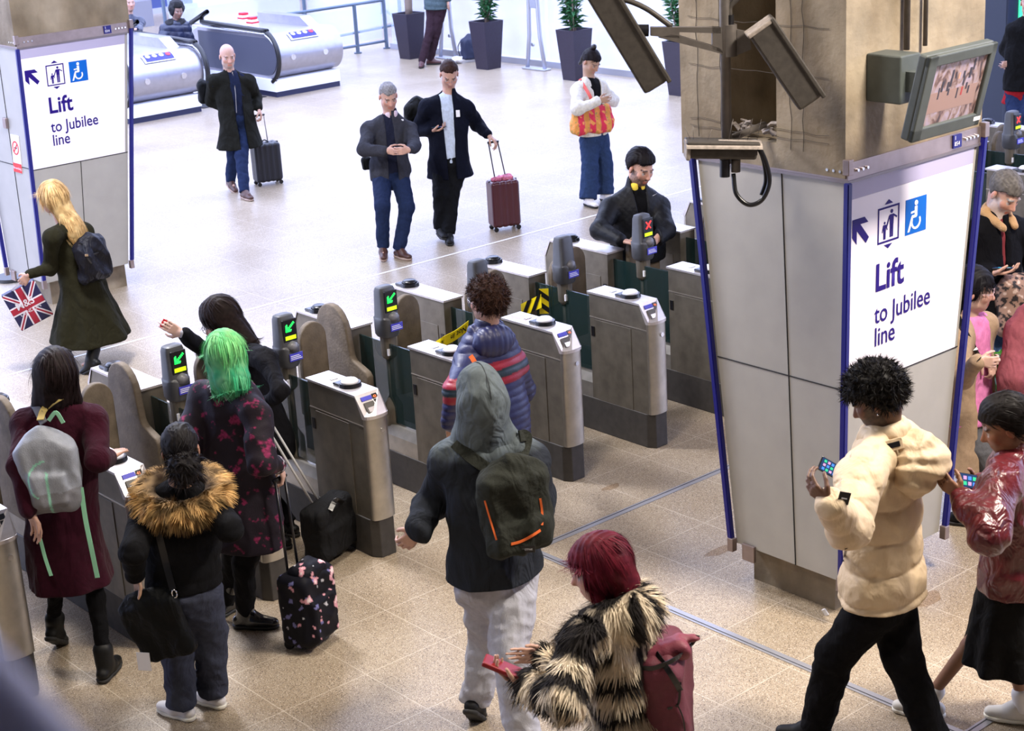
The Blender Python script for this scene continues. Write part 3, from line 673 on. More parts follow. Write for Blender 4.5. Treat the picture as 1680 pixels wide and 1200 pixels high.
cyl('lens_pod', C_(1189, 262, -.06), C_(1189, 290, -.06), 0.026, BLACK, cC); cyl('pan_joint', C_(1207, 262, -.05), C_(1207, 282, -.05), 0.024, MAST, cC)
tube('cable', curve_pts([C_(1245, 240, -.10), C_(1257, 268, -.10), C_(1262, 300, -.1), C_(1250, 328, -.1), C_(1228, 336, -.1), C_(1208, 318, -.08), C_(1203, 285, -.05)]), 0.012, BLACK, cC, 10)
tube('cable', curve_pts([C_(1241, 236, -.08), C_(1252, 262, -.08), C_(1256, 295, -.08), C_(1249, 320, -.08)]), 0.010, BLACK, cC, 10)
# bird spikes along the lower camera and old netting lines on the concrete
bm = bmesh.new()
for k, (x, y, x2, y2) in enumerate([(1160, 232, 1168, 212), (1195, 232, 1203, 195), (1212, 231, 1221, 196), (1226, 231, 1235, 194), (1242, 231, 1249, 196), (1134, 232, 1122, 205), (1138, 232, 1137, 207)]):
    tube('bird_spike', [C_(x, y, -.05), C_(x2, y2, -.05)], 0.0012, MAST, cC, 5)
NETM = mat('net_wire', (0.06, 0.05, 0.04), .8)
bm = bmesh.new(); rr = random.Random(3)
for vv in (-1.55, -1.72, -1.76, -2.20, -2.28): add_tube(bm, [(3.694, vv + rr.uniform(-.008, .008), z) for z in np.arange(2.56, 4.2, .08)], 0.0018, 5)
for z in (2.62, 2.66, 2.95, 3.2): add_tube(bm, [(3.694, v, z + rr.uniform(-.008, .008)) for v in np.arange(-2.45, -1.45, .08)], 0.0014, 5)
tag(done('trim_5', bm, NETM), kind='structure')
F = None
bm = bmesh.new()
for k in range(14):
    p = V((3.74, -1.95 + rr.uniform(-.14, .14), 2.60 + rr.uniform(0, .03))); q = V(p) + V((rr.uniform(-.03, .05), rr.uniform(-.14, .14), rr.uniform(0, .06))); add_tube(bm, [p, (p + q) / 2 + V((0, 0, .02)), q], rr.uniform(.006, .014), 6)
tag(done('nesting_debris', bm, DUST), 'grey twigs and rubbish lodged in the dark slot of the concrete', 'debris', kind='stuff')
# two conduits down the front of the column to the monitor
def FV(px, py, d=0.0):   # on the sign-side face plane of the concrete (v=-2.55-d)
    r = ray(px, py); t = (-2.55 - d - CAMP[1]) / r[1]; return V(CAMP + r * t)
MONM = mat('monitor_green_grey', (0.06, 0.07, 0.066), 0.5, 0, .1, 20)
for px in (1493, 1523):
    p = FV(px, 95, .03); p.z = 3.04; p.x -= .03; o = tube('wall_conduit', [p, (p.x, p.y, 5.69)], 0.016 if px < 1500 else .012, MAST, None); tag(o, 'thicker vertical conduit running up from the monitor bracket' if px < 1500 else 'thinner vertical conduit running up behind the monitor', 'conduit')
mn = V((0, 0, 0))
TL, TR, BR, BL = V((3.68, -3.05, 3.107)), V((4.22, -3.05, 3.107)), V((4.215, -2.95, 2.69)), V((3.675, -2.95, 2.69))
c = (TL + TR + BR + BL) / 4; xx = V((1, 0, 0)); yy = ((TL - BL) + (TR - BR)).normalized(); nn = xx.cross(yy)
w_, h_ = 0.55, 0.43
if nn.dot(V(CAMP) - c) < 0: nn = -nn
def mon(nm, x0, x1, y0, y1, z0, z1, m, par, bev=.004):
    bm = bmesh.new(); add_box(bm, (x0, y0, z0), (x1, y1, z1), bev); M = Matrix(((xx.x, yy.x, nn.x, c.x), (xx.y, yy.y, nn.y, c.y), (xx.z, yy.z, nn.z, c.z), (0, 0, 0, 1))); bm.transform(M)
    if M.to_3x3().determinant() < 0: bmesh.ops.reverse_faces(bm, faces=bm.faces)
    return done(nm, bm, m, par)
mr = mon('monitor', -w_ / 2, w_ / 2, -h_ / 2, h_ / 2, -.05, .0, MONM, None, .01); tag(mr, 'grey-green wall monitor showing a concourse picture, tilted down from the column', 'monitor')
for nm, q in dict(a=(-w_ / 2, w_ / 2, h_ / 2 - .055, h_ / 2), b=(-w_ / 2, w_ / 2, -h_ / 2, -h_ / 2 + .065), c=(-w_ / 2, -w_ / 2 + .07, -h_ / 2, h_ / 2), d=(w_ / 2 - .045, w_ / 2, -h_ / 2, h_ / 2)).items(): mon('bezel', *q, -.002, .022, MONM, mr, .006)
def screen_mat():
    m = bpy.data.materials.new('screen_picture'); m.use_nodes = True; n = m.node_tree; b = n.nodes['Principled BSDF']
    tc = n.nodes.new('ShaderNodeTexCoord'); mp = n.nodes.new('ShaderNodeMapping'); mp.inputs['Scale'].default_value = (1, 1, .5); t = n.nodes.new('ShaderNodeTexNoise'); t.inputs['Scale'].default_value = 16; t.inputs['Detail'].default_value = 5; t.inputs['Distortion'].default_value = 1.2
    n.links.new(tc.outputs['Object'], mp.inputs[0]); n.links.new(mp.outputs[0], t.inputs[0]); cr = n.nodes.new('ShaderNodeValToRGB'); e = cr.color_ramp.elements
    e[0].position = .36; e[0].color = (.05, .035, .04, 1); e[1].position = .68; e[1].color = (.30, .25, .34, 1); k = e.new(.5); k.color = (.24, .17, .16, 1); k = e.new(.44); k.color = (.14, .08, .07, 1)
    n.links.new(t.outputs[0], cr.inputs[0]); n.links.new(cr.outputs[0], b.inputs['Base Color']); n.links.new(cr.outputs[0], b.inputs['Emission Color']); b.inputs['Emission Strength'].default_value = .35; b.inputs['Roughness'].default_value = .25; return m
SX0, SX1, SY0, SY1 = -w_ / 2 + .07, w_ / 2 - .045, -h_ / 2 + .065, h_ / 2 - .055
sc_ = mon('screen', SX0, SX1, SY0, SY1, -.001, .004, screen_mat(), mr, 0)
PEOPLEC = [mat('pic_dark', (.035, .03, .045), .4), mat('pic_red', (.35, .04, .04), .4), mat('pic_skin', (.5, .28, .2), .4), mat('pic_floor', (.28, .18, .16), .4, emit=.1)]
mon('picture_floor', SX0 + .02, SX1 - .03, SY0 + .06, SY0 + .06 + (SY1 - SY0) * .34, .0042, .0048, PEOPLEC[3], sc_, 0)
for k in range(16):
    x = SX0 + .04 + (SX1 - SX0 - .1) * rr.random(); y = SY0 + .11 + (SY1 - SY0) * .45 * rr.random(); mon('picture_figure', x, x + .010 + .008 * rr.random(), y, y + .03 + .03 * rr.random(), .0049, .0054, PEOPLEC[k % 3 if k % 5 == 0 else 0], sc_, 0)
mon('maker_label', w_ / 2 - .06, w_ / 2 - .005, -h_ / 2 + .03, -h_ / 2 + .05, .022, .024, WHITE, mr, 0)
o = box('junction_box', (3.86, -2.76, 2.82), (4.02, -2.549, 3.06), MONM, None, .008); box('support_arm', (3.90, -2.99, 2.88), (3.97, -2.75, 2.98), MONM, o); tag(o, 'grey-green junction box fixed to the concrete behind the monitor', 'junction box')

# ------------------------------------------------------------------ escalators
ESTEEL = mat('escalator_steel', (0.40, 0.39, 0.44), 0.28, 0.8, .06, 12); EPANEL = mat('balustrade_panel', (0.08, 0.085, 0.125), 0.4, 0.2); EWHITE = mat('plinth_white', (0.8, 0.8, 0.86), .5); EDARK = mat('plinth_dark', (0.012, 0.014, 0.05), .5); SIGNR = mat('stop_red', rgb(200, 25, 50), .4)
def escalator_end(x0, x1, label, yf=14.9, far=24.0, rails=(-1, 1)):
    r = empty('escalator_end', (0, 0, 0), label=label, cat='escalator')
    R_, zc = 0.345, 0.615; yc = yf + R_
    prof = [(yc - R_ * math.sin(t), zc + R_ * math.cos(t)) for t in np.linspace(0, PI, 22)]
    body = [(far, zc + R_ - 2.6), (yc + 2.0, zc + R_), ] + prof + [(yc + 2.0, zc - R_), (far, zc - R_ - 2.6)]
    o = prism('steel_newel', body[::-1], x0, x1, ESTEEL, r, lambda a, b, x: (x, a, b)); smooth(o.data); o.modifiers.new('e', 'EDGE_SPLIT').split_angle = .5
    for s, x in ((-1, x0), (1, x1)):
        e = [(yc - (R_ - .05) * math.sin(t), zc + (R_ - .05) * math.cos(t)) for t in np.linspace(0, PI, 16)]
        prism('side_panel', ([(yc + 2.0, zc + R_ - .05)] + e + [(yc + 2.0, zc - R_ + .05)])[::-1], x + s * .001, x + s * .012, EPANEL, r, lambda a, b, q: (q, a, b))
        hr = [(x + s * .035, far, zc + R_ - 2.5), (x + s * .035, yc + 2.1, zc + R_ + .08), (x + s * .035, yc + 1.8, zc + R_ + .10), (x + s * .035, yc, zc + R_ + .075)] + [(x + s * .035, yc - (R_ + .06) * math.sin(t), zc + (R_ + .07) * math.cos(t)) for t in np.linspace(.15, 2.7, 14)]
        if s not in rails: continue
        tube('handrail', curve_pts(hr, 3), 0.038, BLACK, r, 12)
        hr2 = [(q[0], q[1] + .02, q[2] - .055) for q in hr[1:-2]]; tube('rail_guide', curve_pts(hr2, 3), 0.018, CHROME, r, 8)
    box('white_plinth', (x0 - .05, yf + .08, .085), (x1 - .05, yf + 3, .27), EWHITE, r); box('dark_skirting', (x0 - .04, yf + .09, 0), (x1 - .06, yf + 3, .085), EDARK, r)
    for k in (.22, .72): cyl('key_lock', (x0 + (x1 - x0) * k, yf + .02, .60), (x0 + (x1 - x0) * k, yf - .012, .60), .045, CHROME, r)
    # instruction plate on the curve
    t0, t1 = .35, .85; bm = bmesh.new(); A = [bm.verts.new((x, yc - (R_ + .012) * math.sin(t), zc + (R_ + .012) * math.cos(t))) for t in (t0, .6, t1) for x in (x0 + .32, x0 + .85)]
    for i in (0, 2): bm.faces.new((A[i], A[i + 1], A[i + 3], A[i + 2]))
    pl = done('instruction_plate', bm, WHITE, r); pl.modifiers.new('s', 'SOLIDIFY').thickness = .008
    bm = bmesh.new(); A = [bm.verts.new((x, yc - (R_ + .026) * math.sin(t), zc + (R_ + .026) * math.cos(t))) for t in (t0 + .04, .6, t1 - .05) for x in (x0 + .35, x0 + .82)]
    for i in (0, 2): bm.faces.new((A[i], A[i + 1], A[i + 3], A[i + 2]))
    bl = done('blue_panel', bm, ROUNDEL, pl)
    for k in range(4):
        t = .53; x = x0 + .41 + .115 * k; y, z = yc - (R_ + .026) * math.sin(t), zc + (R_ + .026) * math.cos(t); bm = bmesh.new(); n_ = V((0, -math.sin(t), math.cos(t))); add_cyl(bm, V((x, y, z)), V((x, y, z)) + n_ * .003, .038, n=16); done('pictogram', bm, SIGNR if k == 3 else mat('picto_pale', (.55, .55, .8), .5), bl)
    # deck top furniture: sloped fairing and red-topped units
    prism('deck_fairing', [(yf + .5, .96), (yf + .75, 1.10), (yf + 2.0, 1.10), (yf + 2.0, .96)], x1 - .28, x1 - .08, ESTEEL, r, lambda a, b, x: (x, a, b))
    for k, (xx_, yy_) in enumerate(((x0 + .05, yf + .75), (x0 + .30, yf + 1.4))):
        u = box('beacon_unit', (xx_, yy_, .96), (xx_ + .13, yy_ + .16, 1.16), WHITE, r, .02); box('red_band', (xx_ - .004, yy_ - .004, 1.10), (xx_ + .134, yy_ + .164, 1.125), SIGNR, u); box('red_lens', (xx_ + .01, yy_ + .01, 1.155), (xx_ + .12, yy_ + .15, 1.20), SIGNR, u, .01)
    return r
escalator_end(9.08, 10.32, 'rounded steel escalator end just right of the left column, behind the bald man')
escalator_end(11.68, 12.92, 'rounded steel escalator end right of the bald man, dark side panel facing left', rails=(-1,))
STEPM = mat('escalator_step', (.03, .03, .035), .6, .5)
for nm, x0, x1, lb in (('escalator_steps', 10.42, 11.58, 'dark moving steps between the two rounded escalator ends'), ('escalator_steps', 7.9, 9.0, 'dark moving steps hidden behind the left column')):
    bm = bmesh.new(); add_box(bm, (x0, 15.2, -.02), (x1, 16.6, .01))
    for k in range(18): add_box(bm, (x0, 16.6 + .4 * k, -.05 - .22 * (k + 1)), (x1, 17.0 + .4 * k, .0 - .2 * (k + 1)))
    tag(done(nm, bm, STEPM), lb, 'escalator steps')
# glass-panelled guard rail by the escalators
RAILM = mat('rail_steel', (.11, .15, .21), .4, .5)
def guard(label, pts, z=1.0):
    r = empty('guard_rail', (0, 0, 0), label=label, cat='railing')
    for p in pts:
        po = cyl('post', (p[0], p[1], 0), (p[0], p[1], z), .035, RAILM, r); cyl('foot_plate', (p[0], p[1], 0), (p[0], p[1], .02), .07, RAILM, po)
    tube('top_rail', [(p[0], p[1], z) for p in pts], .028, RAILM, r); tube('bottom_rail', [(p[0], p[1], .14) for p in pts], .025, RAILM, r)
    for a, b in zip(pts, pts[1:]):
        d = (V(b + (0,)) - V(a + (0,))); L = d.length; d.normalize(); n = V((-d.y, d.x, 0)) * .006; bm = bmesh.new()
        P = [V(a + (.2,)) + d * .08, V(b + (.2,)) - d * .08, V(b + (z - .07,)) - d * .08, V(a + (z - .07,)) + d * .08]
        A = [bm.verts.new(p - n) for p in P]; B = [bm.verts.new(p + n) for p in P]; bm.faces.new(A); bm.faces.new(B[::-1]); [bm.faces.new((A[i], B[i], B[(i + 1) % 4], A[(i + 1) % 4])) for i in range(4)]
        done('glass_panel', bm, CLEAR, r)
    return r
guard('glass guard rail running from the escalators to the first planter', [(15.86, 17.7), (15.2, 17.7), (14.1, 17.7), (13.2, 17.9)], .88)
guard('tall tubular guard rail behind the escalator deck', [(13.2, 21.0), (15.0, 19.0), (17.5, 19.4), (19.0, 22.0)], 1.1)
# planters
POTM = mat('planter_aubergine', (0.016, 0.011, 0.026), .45, 0, .15, 30); SOIL = mat('soil', (.03, .02, .015), .9); LEAFM = mat('leaf', (0.03, 0.13, 0.045), .45, 0, .3, 8); TRUNKM = mat('plant_stem', (0.20, 0.15, 0.12), .8)
def planter(x, y, label, plant_label, seed, kind=0, plaque=False):
    r_ = random.Random(seed); r = empty('planter', (x, y, 0), label=label, cat='planter')
    def tap(z, w): return [(-w, -w, z), (w, -w, z), (w, w, z), (-w, w, z)]
    bm = bmesh.new(); q = [[bm.verts.new(p) for p in tap(z, w)] for z, w in ((0, .145), (.79, .205), (.79, .185), (.72, .18))]
    bm.faces.new(q[0][::-1]); bm.faces.new(q[3])
    for A, B in zip(q, q[1:]): [bm.faces.new((A[i], A[(i + 1) % 4], B[(i + 1) % 4], B[i])) for i in range(4)]
    bmesh.ops.recalc_face_normals(bm, faces=bm.faces); done('pot', bm, POTM, r); box('soil', (-.175, -.175, .70), (.175, .175, .735), SOIL, r)
    if plaque: box('plaque', (-.11, -.205, .58), (.12, -.19, .74), mat('plaque_terracotta', (.50, .20, .13), .6), r)
    pr = empty('potted_plant', (x, y, .73), label=plant_label, cat='plant')
    bm = bmesh.new(); st = []
    for k in range(5 if kind != 1 else 2):
        a = r_.uniform(0, 6.28); rad = .09 if kind != 1 else .05; h = r_.uniform(.55, .9) if kind != 1 else 1.2; P = [(rad * math.cos(a) * .4, rad * math.sin(a) * .4, 0), (rad * math.cos(a), rad * math.sin(a), h * .5), (rad * 1.6 * math.cos(a), rad * 1.6 * math.sin(a), h)]
        rr_ = (.012 if kind != 1 else .055); add_tube(bm, curve_pts(P, 4), rr_, 8); st.append(P)
    done('stem', bm, TRUNKM, pr, True)
    bm = bmesh.new()
    for P in st:
        for k in range(80):
            t = r_.uniform(.12 if kind != 1 else .55, 1.05); i = 0 if t < .5 else 1; u = (t - .5 * i) * 2; c = V(P[i]).lerp(V(P[i + 1]), u); a = r_.uniform(0, 6.28); el = r_.uniform(-.1, 1.0); L = r_.uniform(.12, .22); d = V((math.cos(a) * math.cos(el), math.sin(a) * math.cos(el), math.sin(el))); s = d.cross(V((0, 0, 1))).normalized() * L * .15; dr = V((0, 0, -L * .25))
            v = [bm.verts.new(p) for p in (c, c + d * L * .5 + s, c + d * L + dr, c + d * L * .5 - s)]; bm.faces.new(v)
    done('leaves', bm, LEAFM, pr)
planter(15.36, 16.32, 'dark purple planter nearest the guard rail, holding a thick-stemmed plant', 'thick-stemmed plant in the planter nearest the guard rail', 1, 1)
planter(15.3, 14.14, 'dark purple planter beside the black rucksack, behind the man in the navy coat', 'leafy plant in the planter beside the rucksack', 2)
planter(15.29, 11.99, 'dark purple planter behind the woman with the orange tote', 'bushy plant in the planter behind the woman with the tote', 3)
planter(15.17, 9.56, 'dark purple planter with a terracotta plaque, left of the big concrete column', 'narrow-leaved plant in the planter with the plaque', 4, 0, True)
# glazed wall of the hall, steel mullion trusses, bright street beyond
MULL = mat('mullion', (.42, .43, .50), .35, .6)
for k, (a, b) in enumerate(((-3.0, 2.2), (2.2, 7.8), (7.8, 13.3), (13.3, 17.6))):
    g = empty('window_%d' % (k + 1), (0, 0, 0)); tag(g, kind='structure')
    box('window_glass', (15.90, a + .03, .12), (15.92, b - .03, 7), CLEAR, g); box('window_frame', (15.86, a, 0), (15.96, b, .10), MULL, g)
    bm = bmesh.new()
    for y in np.arange(a + .35, b, 1.1):
        for z in (.35, 1.3, 1.42, 2.4): add_cyl(bm, (15.895, y, z), (15.86, y, z), .03, n=10)
    done('glass_fixing', bm, MULL, g)
for k, y in enumerate((2.2, 7.8, 13.3, 15.6)):
    r = empty('steel_column', (15.62, y, 0), label=['steel truss column seen past the right edge of the big pillar', 'steel truss column hidden behind the slanting camera', 'splayed steel truss column between the two leafy planters', 'splayed steel truss column beside the person in brown trousers'][k], cat='column')
    for s in (-1, 1):
        tube('splayed_leg', [(0, s * .22, 0), (0, s * .13, .55), (0, s * .10, 1.2), (0, s * .10, 7)], .035, MULL, r)
    box('web_plate', (-.012, -.10, 1.0), (.012, .10, 7), MULL, r); box('foot', (-.08, -.28, 0), (.08, .28, .03), MULL, r, .01)
PAVE = mat('pale_facade', (.85, .86, .93), .8); BLUEW = mat('window_tint', (.045, .07, .22), .25); LILAC = mat('lilac_wall', (.30, .27, .52), .6)
bm = bmesh.new(); add_box(bm, (6, 27.5, -3), (34, 28, 9)); o = done('wall_back', bm, PAVE); tag(o, kind='structure')
bm = bmesh.new(); add_box(bm, (36, -8, -1), (36.4, 28, 9)); o = done('wall_far_street', bm, PAVE); tag(o, kind='structure')
for k, (xa, xb) in enumerate(((9.6, 12.4), (12.7, 15.5), (16.4, 17.6), (19.4, 21.0), (22.6, 24.6))):
    g = box('window_%d' % (k + 5), (xa, 27.44, .12), (xb, 27.5, 3.6), BLUEW); tag(g, kind='structure'); box('window_frame', (xa - .1, 27.40, .0), (xb + .1, 27.45, .12), MULL, g); box('window_frame', (xa, 27.42, 3.6), (xb, 27.5, 3.8), MULL, g)
o = box('trim_6', (8.6, 25.4, .0), (15.4, 25.8, .55), mat('dado_grey', (.20, .20, .24), .6)); tag(o, kind='structure')
o = tube('roof_brace', [(10.2, 26.6, 3.2), (13.4, 26.8, .6)], .09, MULL); tag(o, 'pale diagonal steel brace crossing the blue windows, behind the escalators', 'brace')
o = tube('roof_brace', [(15.8, 26.4, 3.6), (19.4, 26.6, .7)], .09, MULL); tag(o, 'second pale diagonal brace, right of the escalator passenger', 'brace')
# dark lilac wall and ticket machine at the far right
o = box('wall_right', (17.6, -3.0, 0), (17.9, 4.9, 6), LILAC); tag(o, kind='structure')
mc = on_z(1648, 200); mx_, my_ = mc[0], mc[1]
M_ = empty('ticket_machine', (mx_, my_, 0), label='dark blue ticket machine with a glowing green screen past the concrete column', cat='ticket machine')
mdark = mat('machine_blue', (.012, .02, .045), .4)
mb = box('cabinet', (-.55, -.35, 0), (.35, .35, 2.2), mdark, M_, .02); box('fascia', (-.60, -.42, 0), (.40, -.35, 1.05), mdark, M_, .02)
s_ = box('machine_screen', (-.32, -.365, 1.28), (.12, -.35, 1.80), mat('screen_green', (.06, .75, .35), .3, emit=1.0), M_); box('screen_tile', (-.10, -.37, 1.25), (.12, -.355, 1.42), mat('screen_mint', (.25, .9, .6), .3, emit=.8), s_); cyl('speaker_hole', (-.25, -.36, 2.02), (-.25, -.352, 2.02), .06, BLACK, M_)
# ------------------------------------------------------------------ soft-body modelling: smooth union of tapered limbs, polygonised with surface nets
def nrm(v): v = np.asarray(v, float); return v / max(np.linalg.norm(v), 1e-9)
class Form:
    def __init__(s, k=0.02): s.p = []; s.k = k; s.cuts = []; s.disp = None; s.dmax = 0.0
    def cap(s, a, b, ra, rb=None, n=None, f=1.0, c=0, k=None):
        a = np.asarray(a, float); b = np.asarray(b, float); rb = ra if rb is None else rb
        s.p.append(('c', a, b, ra, rb, None if n is None else nrm(n), f, c, s.k if k is None else k)); return s
    def ell(s, c0, rad, ax=None, c=0, k=None):
        ax = np.eye(3) if ax is None else np.array(ax, float)
        s.p.append(('e', np.asarray(c0, float), np.asarray(rad, float), ax, 0, 0, 0, c, s.k if k is None else k)); return s
    def box(s, c0, half, ax=None, r=0.02, c=0, k=None):
        ax = np.eye(3) if ax is None else np.array(ax, float)
        s.p.append(('b', np.asarray(c0, float), np.asarray(half, float), ax, r, 0, 0, c, s.k if k is None else k)); return s
    def cut(s, kind, *a, k=0.01): s.cuts.append((kind, a, k)); return s
    def bounds(s):
        lo = np.full(3, 1e9); hi = -lo
        for q in s.p:
            l, h = s.pb(q); lo = np.minimum(lo, l); hi = np.maximum(hi, h)
        return lo, hi
    def pb(s, q):
        if q[0] == 'c':
            m = max(q[3], q[4]); return np.minimum(q[1], q[2]) - m, np.maximum(q[1], q[2]) + m
        if q[0] == 'e': m = max(q[2]); return q[1] - m, q[1] + m
        m = np.linalg.norm(q[2]) + q[4]; return q[1] - m, q[1] + m
    @staticmethod
    def one(q, P):
        if q[0] == 'c':
            _, a, b, ra, rb, n, f = q[:7]
            if n is not None and f != 1.0:
                g = 1 / f - 1
                P = P + g * ((P - a) @ n)[:, None] * n; b = b + g * ((b - a) @ n) * n
            ba = b - a; L2 = ba @ ba + 1e-12; h = np.clip(((P - a) @ ba) / L2, 0, 1)
            d = P - a - h[:, None] * ba
            return (np.sqrt(np.einsum('ij,ij->i', d, d)) - (ra + (rb - ra) * h)) * (math.sqrt(f))
        if q[0] == 'e':
            X = (P - q[1]) @ q[3].T; r = q[2]; k0 = np.linalg.norm(X / r, axis=1); k1 = np.linalg.norm(X / (r * r), axis=1)
            return k0 * (k0 - 1) / np.maximum(k1, 1e-9)
        X = np.abs((P - q[1]) @ q[3].T) - q[2] + q[4]
        return np.linalg.norm(np.maximum(X, 0), axis=1) + np.minimum(X.max(1), 0) - q[4]
    def ev(s, P, want_c=False, prims=None):
        prims = s.p if prims is None else prims
        D = None; best = None; C = np.zeros(len(P), int)
        for q in prims:
            d = Form.one(q, P)
            if D is None: D = d.copy(); best = d.copy(); C[:] = q[7]; continue
            if want_c:
                m = d < best; C[m] = q[7]; best = np.minimum(best, d)
            k = q[8]
            if k > 0:
                h = np.maximum(k - np.abs(D - d), 0) / k; D = np.minimum(D, d) - h * h * k * 0.25
            else: D = np.minimum(D, d)
        if D is None: D = np.full(len(P), 1.0)
        if s.disp is not None: D = D - s.disp(P)
        for kind, a, k in s.cuts:
            if kind == 'plane': e = (P - a[0]) @ nrm(a[1])      # remove where positive
            elif kind == 'ell': e = -Form.one(('e', np.asarray(a[0], float), np.asarray(a[1], float), np.array(a[2] if len(a) > 2 else np.eye(3), float)), P)
            elif kind == 'box': e = -Form.one(('b', np.asarray(a[0], float), np.asarray(a[1], float), np.array(a[2], float), a[3]), P)
            elif kind == 'cap': e = -Form.one(('c', np.asarray(a[0], float), np.asarray(a[1], float), a[2], a[3], None, 1.0), P)
            elif kind == 'fn': e = a[0](P)
            if k > 0:
                h = np.maximum(k - np.abs(D - e), 0) / k; D = np.maximum(D, e) + h * h * k * 0.25
            else: D = np.maximum(D, e)
        return (D, C) if want_c else D
    def mesh(s, vox):
        lo, hi = s.bounds(); pad = s.dmax + 3 * vox + 0.01; lo = lo - pad; hi = hi + pad
        B = 4; nb = np.ceil((hi - lo) / (vox * B)).astype(int) + 1; N = nb * B
        D = np.ones(tuple(N), np.float32)
        pbs = [s.pb(q) for q in s.p]; cz = vox * B
        half = cz * 0.87 * 1.7 + s.dmax + vox + 0.006
        offs = np.stack(np.meshgrid(*[np.arange(B)] * 3, indexing='ij'), -1).reshape(-1, 3)
        for K in range(nb[2]):
            z0 = lo[2] + K * cz; m = 0.06 + s.dmax
            pr = [q for q, (l, h) in zip(s.p, pbs) if l[2] - m < z0 + cz and h[2] + m > z0]
            if not pr: continue
            I, J = np.meshgrid(np.arange(nb[0]), np.arange(nb[1]), indexing='ij'); I = I.ravel(); J = J.ravel()
            C = np.stack([lo[0] + (I + .5) * cz - vox / 2, lo[1] + (J + .5) * cz - vox / 2, np.full(len(I), z0 + .5 * cz - vox / 2)], 1)
            d = s.ev(C, prims=pr)
            act = np.abs(d) < half
            ins = (d <= -half)
            for i, j in zip(I[ins], J[ins]): D[i * B:(i + 1) * B, j * B:(j + 1) * B, K * B:(K + 1) * B] = -1
            Ia, Ja = I[act], J[act]
            if len(Ia) == 0: continue
            G = np.stack([Ia * B, Ja * B, np.full(len(Ia), K * B)], 1)[:, None, :] + offs[None]; G = G.reshape(-1, 3)
            D[G[:, 0], G[:, 1], G[:, 2]] = s.ev(lo + G * vox, prims=pr)
        S = D < 0
        cs = S[:-1, :-1, :-1].astype(np.uint8)
        tot = np.zeros_like(cs, dtype=np.uint8)
        for dx in (0, 1):
            for dy in (0, 1):
                for dz in (0, 1): tot += S[dx:S.shape[0] - 1 + dx, dy:S.shape[1] - 1 + dy, dz:S.shape[2] - 1 + dz]
        mix = (tot > 0) & (tot < 8); idx = np.argwhere(mix)
        vid = np.full(mix.shape, -1, np.int64); vid[mix] = np.arange(len(idx))
        acc = np.zeros((len(idx), 3)); cnt = np.zeros(len(idx))
        cor = [(0, 0, 0), (1, 0, 0), (0, 1, 0), (1, 1, 0), (0, 0, 1), (1, 0, 1), (0, 1, 1), (1, 1, 1)]
        val = [D[idx[:, 0] + a, idx[:, 1] + b, idx[:, 2] + c].astype(float) for a, b, c in cor]
        for a in range(8):
            for b in range(a + 1, 8):
                ca, cb = np.array(cor[a]), np.array(cor[b])
                if np.abs(ca - cb).sum() != 1: continue
                va, vb = val[a], val[b]; m = (va < 0) != (vb < 0)
                t = va[m] / (va[m] - vb[m]); acc[m] += ca + t[:, None] * (cb - ca); cnt[m] += 1
        Vt = lo + (idx + acc / cnt[:, None]) * vox
        F = []
        for ax in range(3):
            o1, o2 = (ax + 1) % 3, (ax + 2) % 3
            sl0 = [slice(None)] * 3; sl1 = [slice(None)] * 3; sl0[ax] = slice(0, -1); sl1[ax] = slice(1, None)
            s0, s1 = S[tuple(sl0)], S[tuple(sl1)]; E = np.argwhere(s0 != s1)
            ok = (E[:, o1] > 0) & (E[:, o2] > 0) & (E[:, o1] < S.shape[o1] - 1) & (E[:, o2] < S.shape[o2] - 1); E = E[ok]
            if len(E) == 0: continue
            def g(d1, d2):
                q = E.copy(); q[:, o1] -= d1; q[:, o2] -= d2; return vid[q[:, 0], q[:, 1], q[:, 2]]
            quad = np.stack([g(1, 1), g(0, 1), g(0, 0), g(1, 0)], 1); inside = S[E[:, 0], E[:, 1], E[:, 2]]
            quad[~inside] = quad[~inside][:, ::-1]; F.append(quad)
        F = np.concatenate(F) if F else np.zeros((0, 4), int)
        F = F[(F >= 0).all(1)]
        return Vt, F

def mesh_from(name, Vt, F, colors=None):
    me = bpy.data.meshes.new(name); me.vertices.add(len(Vt)); me.vertices.foreach_set('co', np.asarray(Vt, np.float32).ravel())
    k = F.shape[1]; me.loops.add(F.size); me.loops.foreach_set('vertex_index', F.astype(np.int32).ravel())
    me.polygons.add(len(F)); me.polygons.foreach_set('loop_start', np.arange(0, F.size, k, dtype=np.int32)); me.polygons.foreach_set('loop_total', np.full(len(F), k, np.int32))
    me.update(calc_edges=True); smooth(me)
    if colors is not None:
        at = me.color_attributes.new('Col', 'FLOAT_COLOR', 'POINT'); c = np.ones((len(Vt), 4), np.float32); c[:, :3] = colors; at.data.foreach_set('color', c.ravel())
    return me
def relax(Vt, F, it=1):
    e = np.concatenate([F[:, [0, 1]], F[:, [1, 2]], F[:, [2, 3]], F[:, [3, 0]]])
    for _ in range(it):
        A = np.zeros_like(Vt); n = np.zeros(len(Vt)); np.add.at(A, e[:, 0], Vt[e[:, 1]]); np.add.at(A, e[:, 1], Vt[e[:, 0]]); np.add.at(n, e[:, 0], 1); np.add.at(n, e[:, 1], 1)
        Vt = Vt * 0.5 + 0.5 * A / np.maximum(n, 1)[:, None]
    return Vt
def sculpt(name, F_, vox, m, parent=None, colf=None, it=1):
    Vt, F = F_.mesh(vox)
    if it: Vt = relax(Vt, F, it)
    c = colf(Vt) if colf is not None else None
    return link(name, mesh_from(name, Vt, F, c), m, parent)
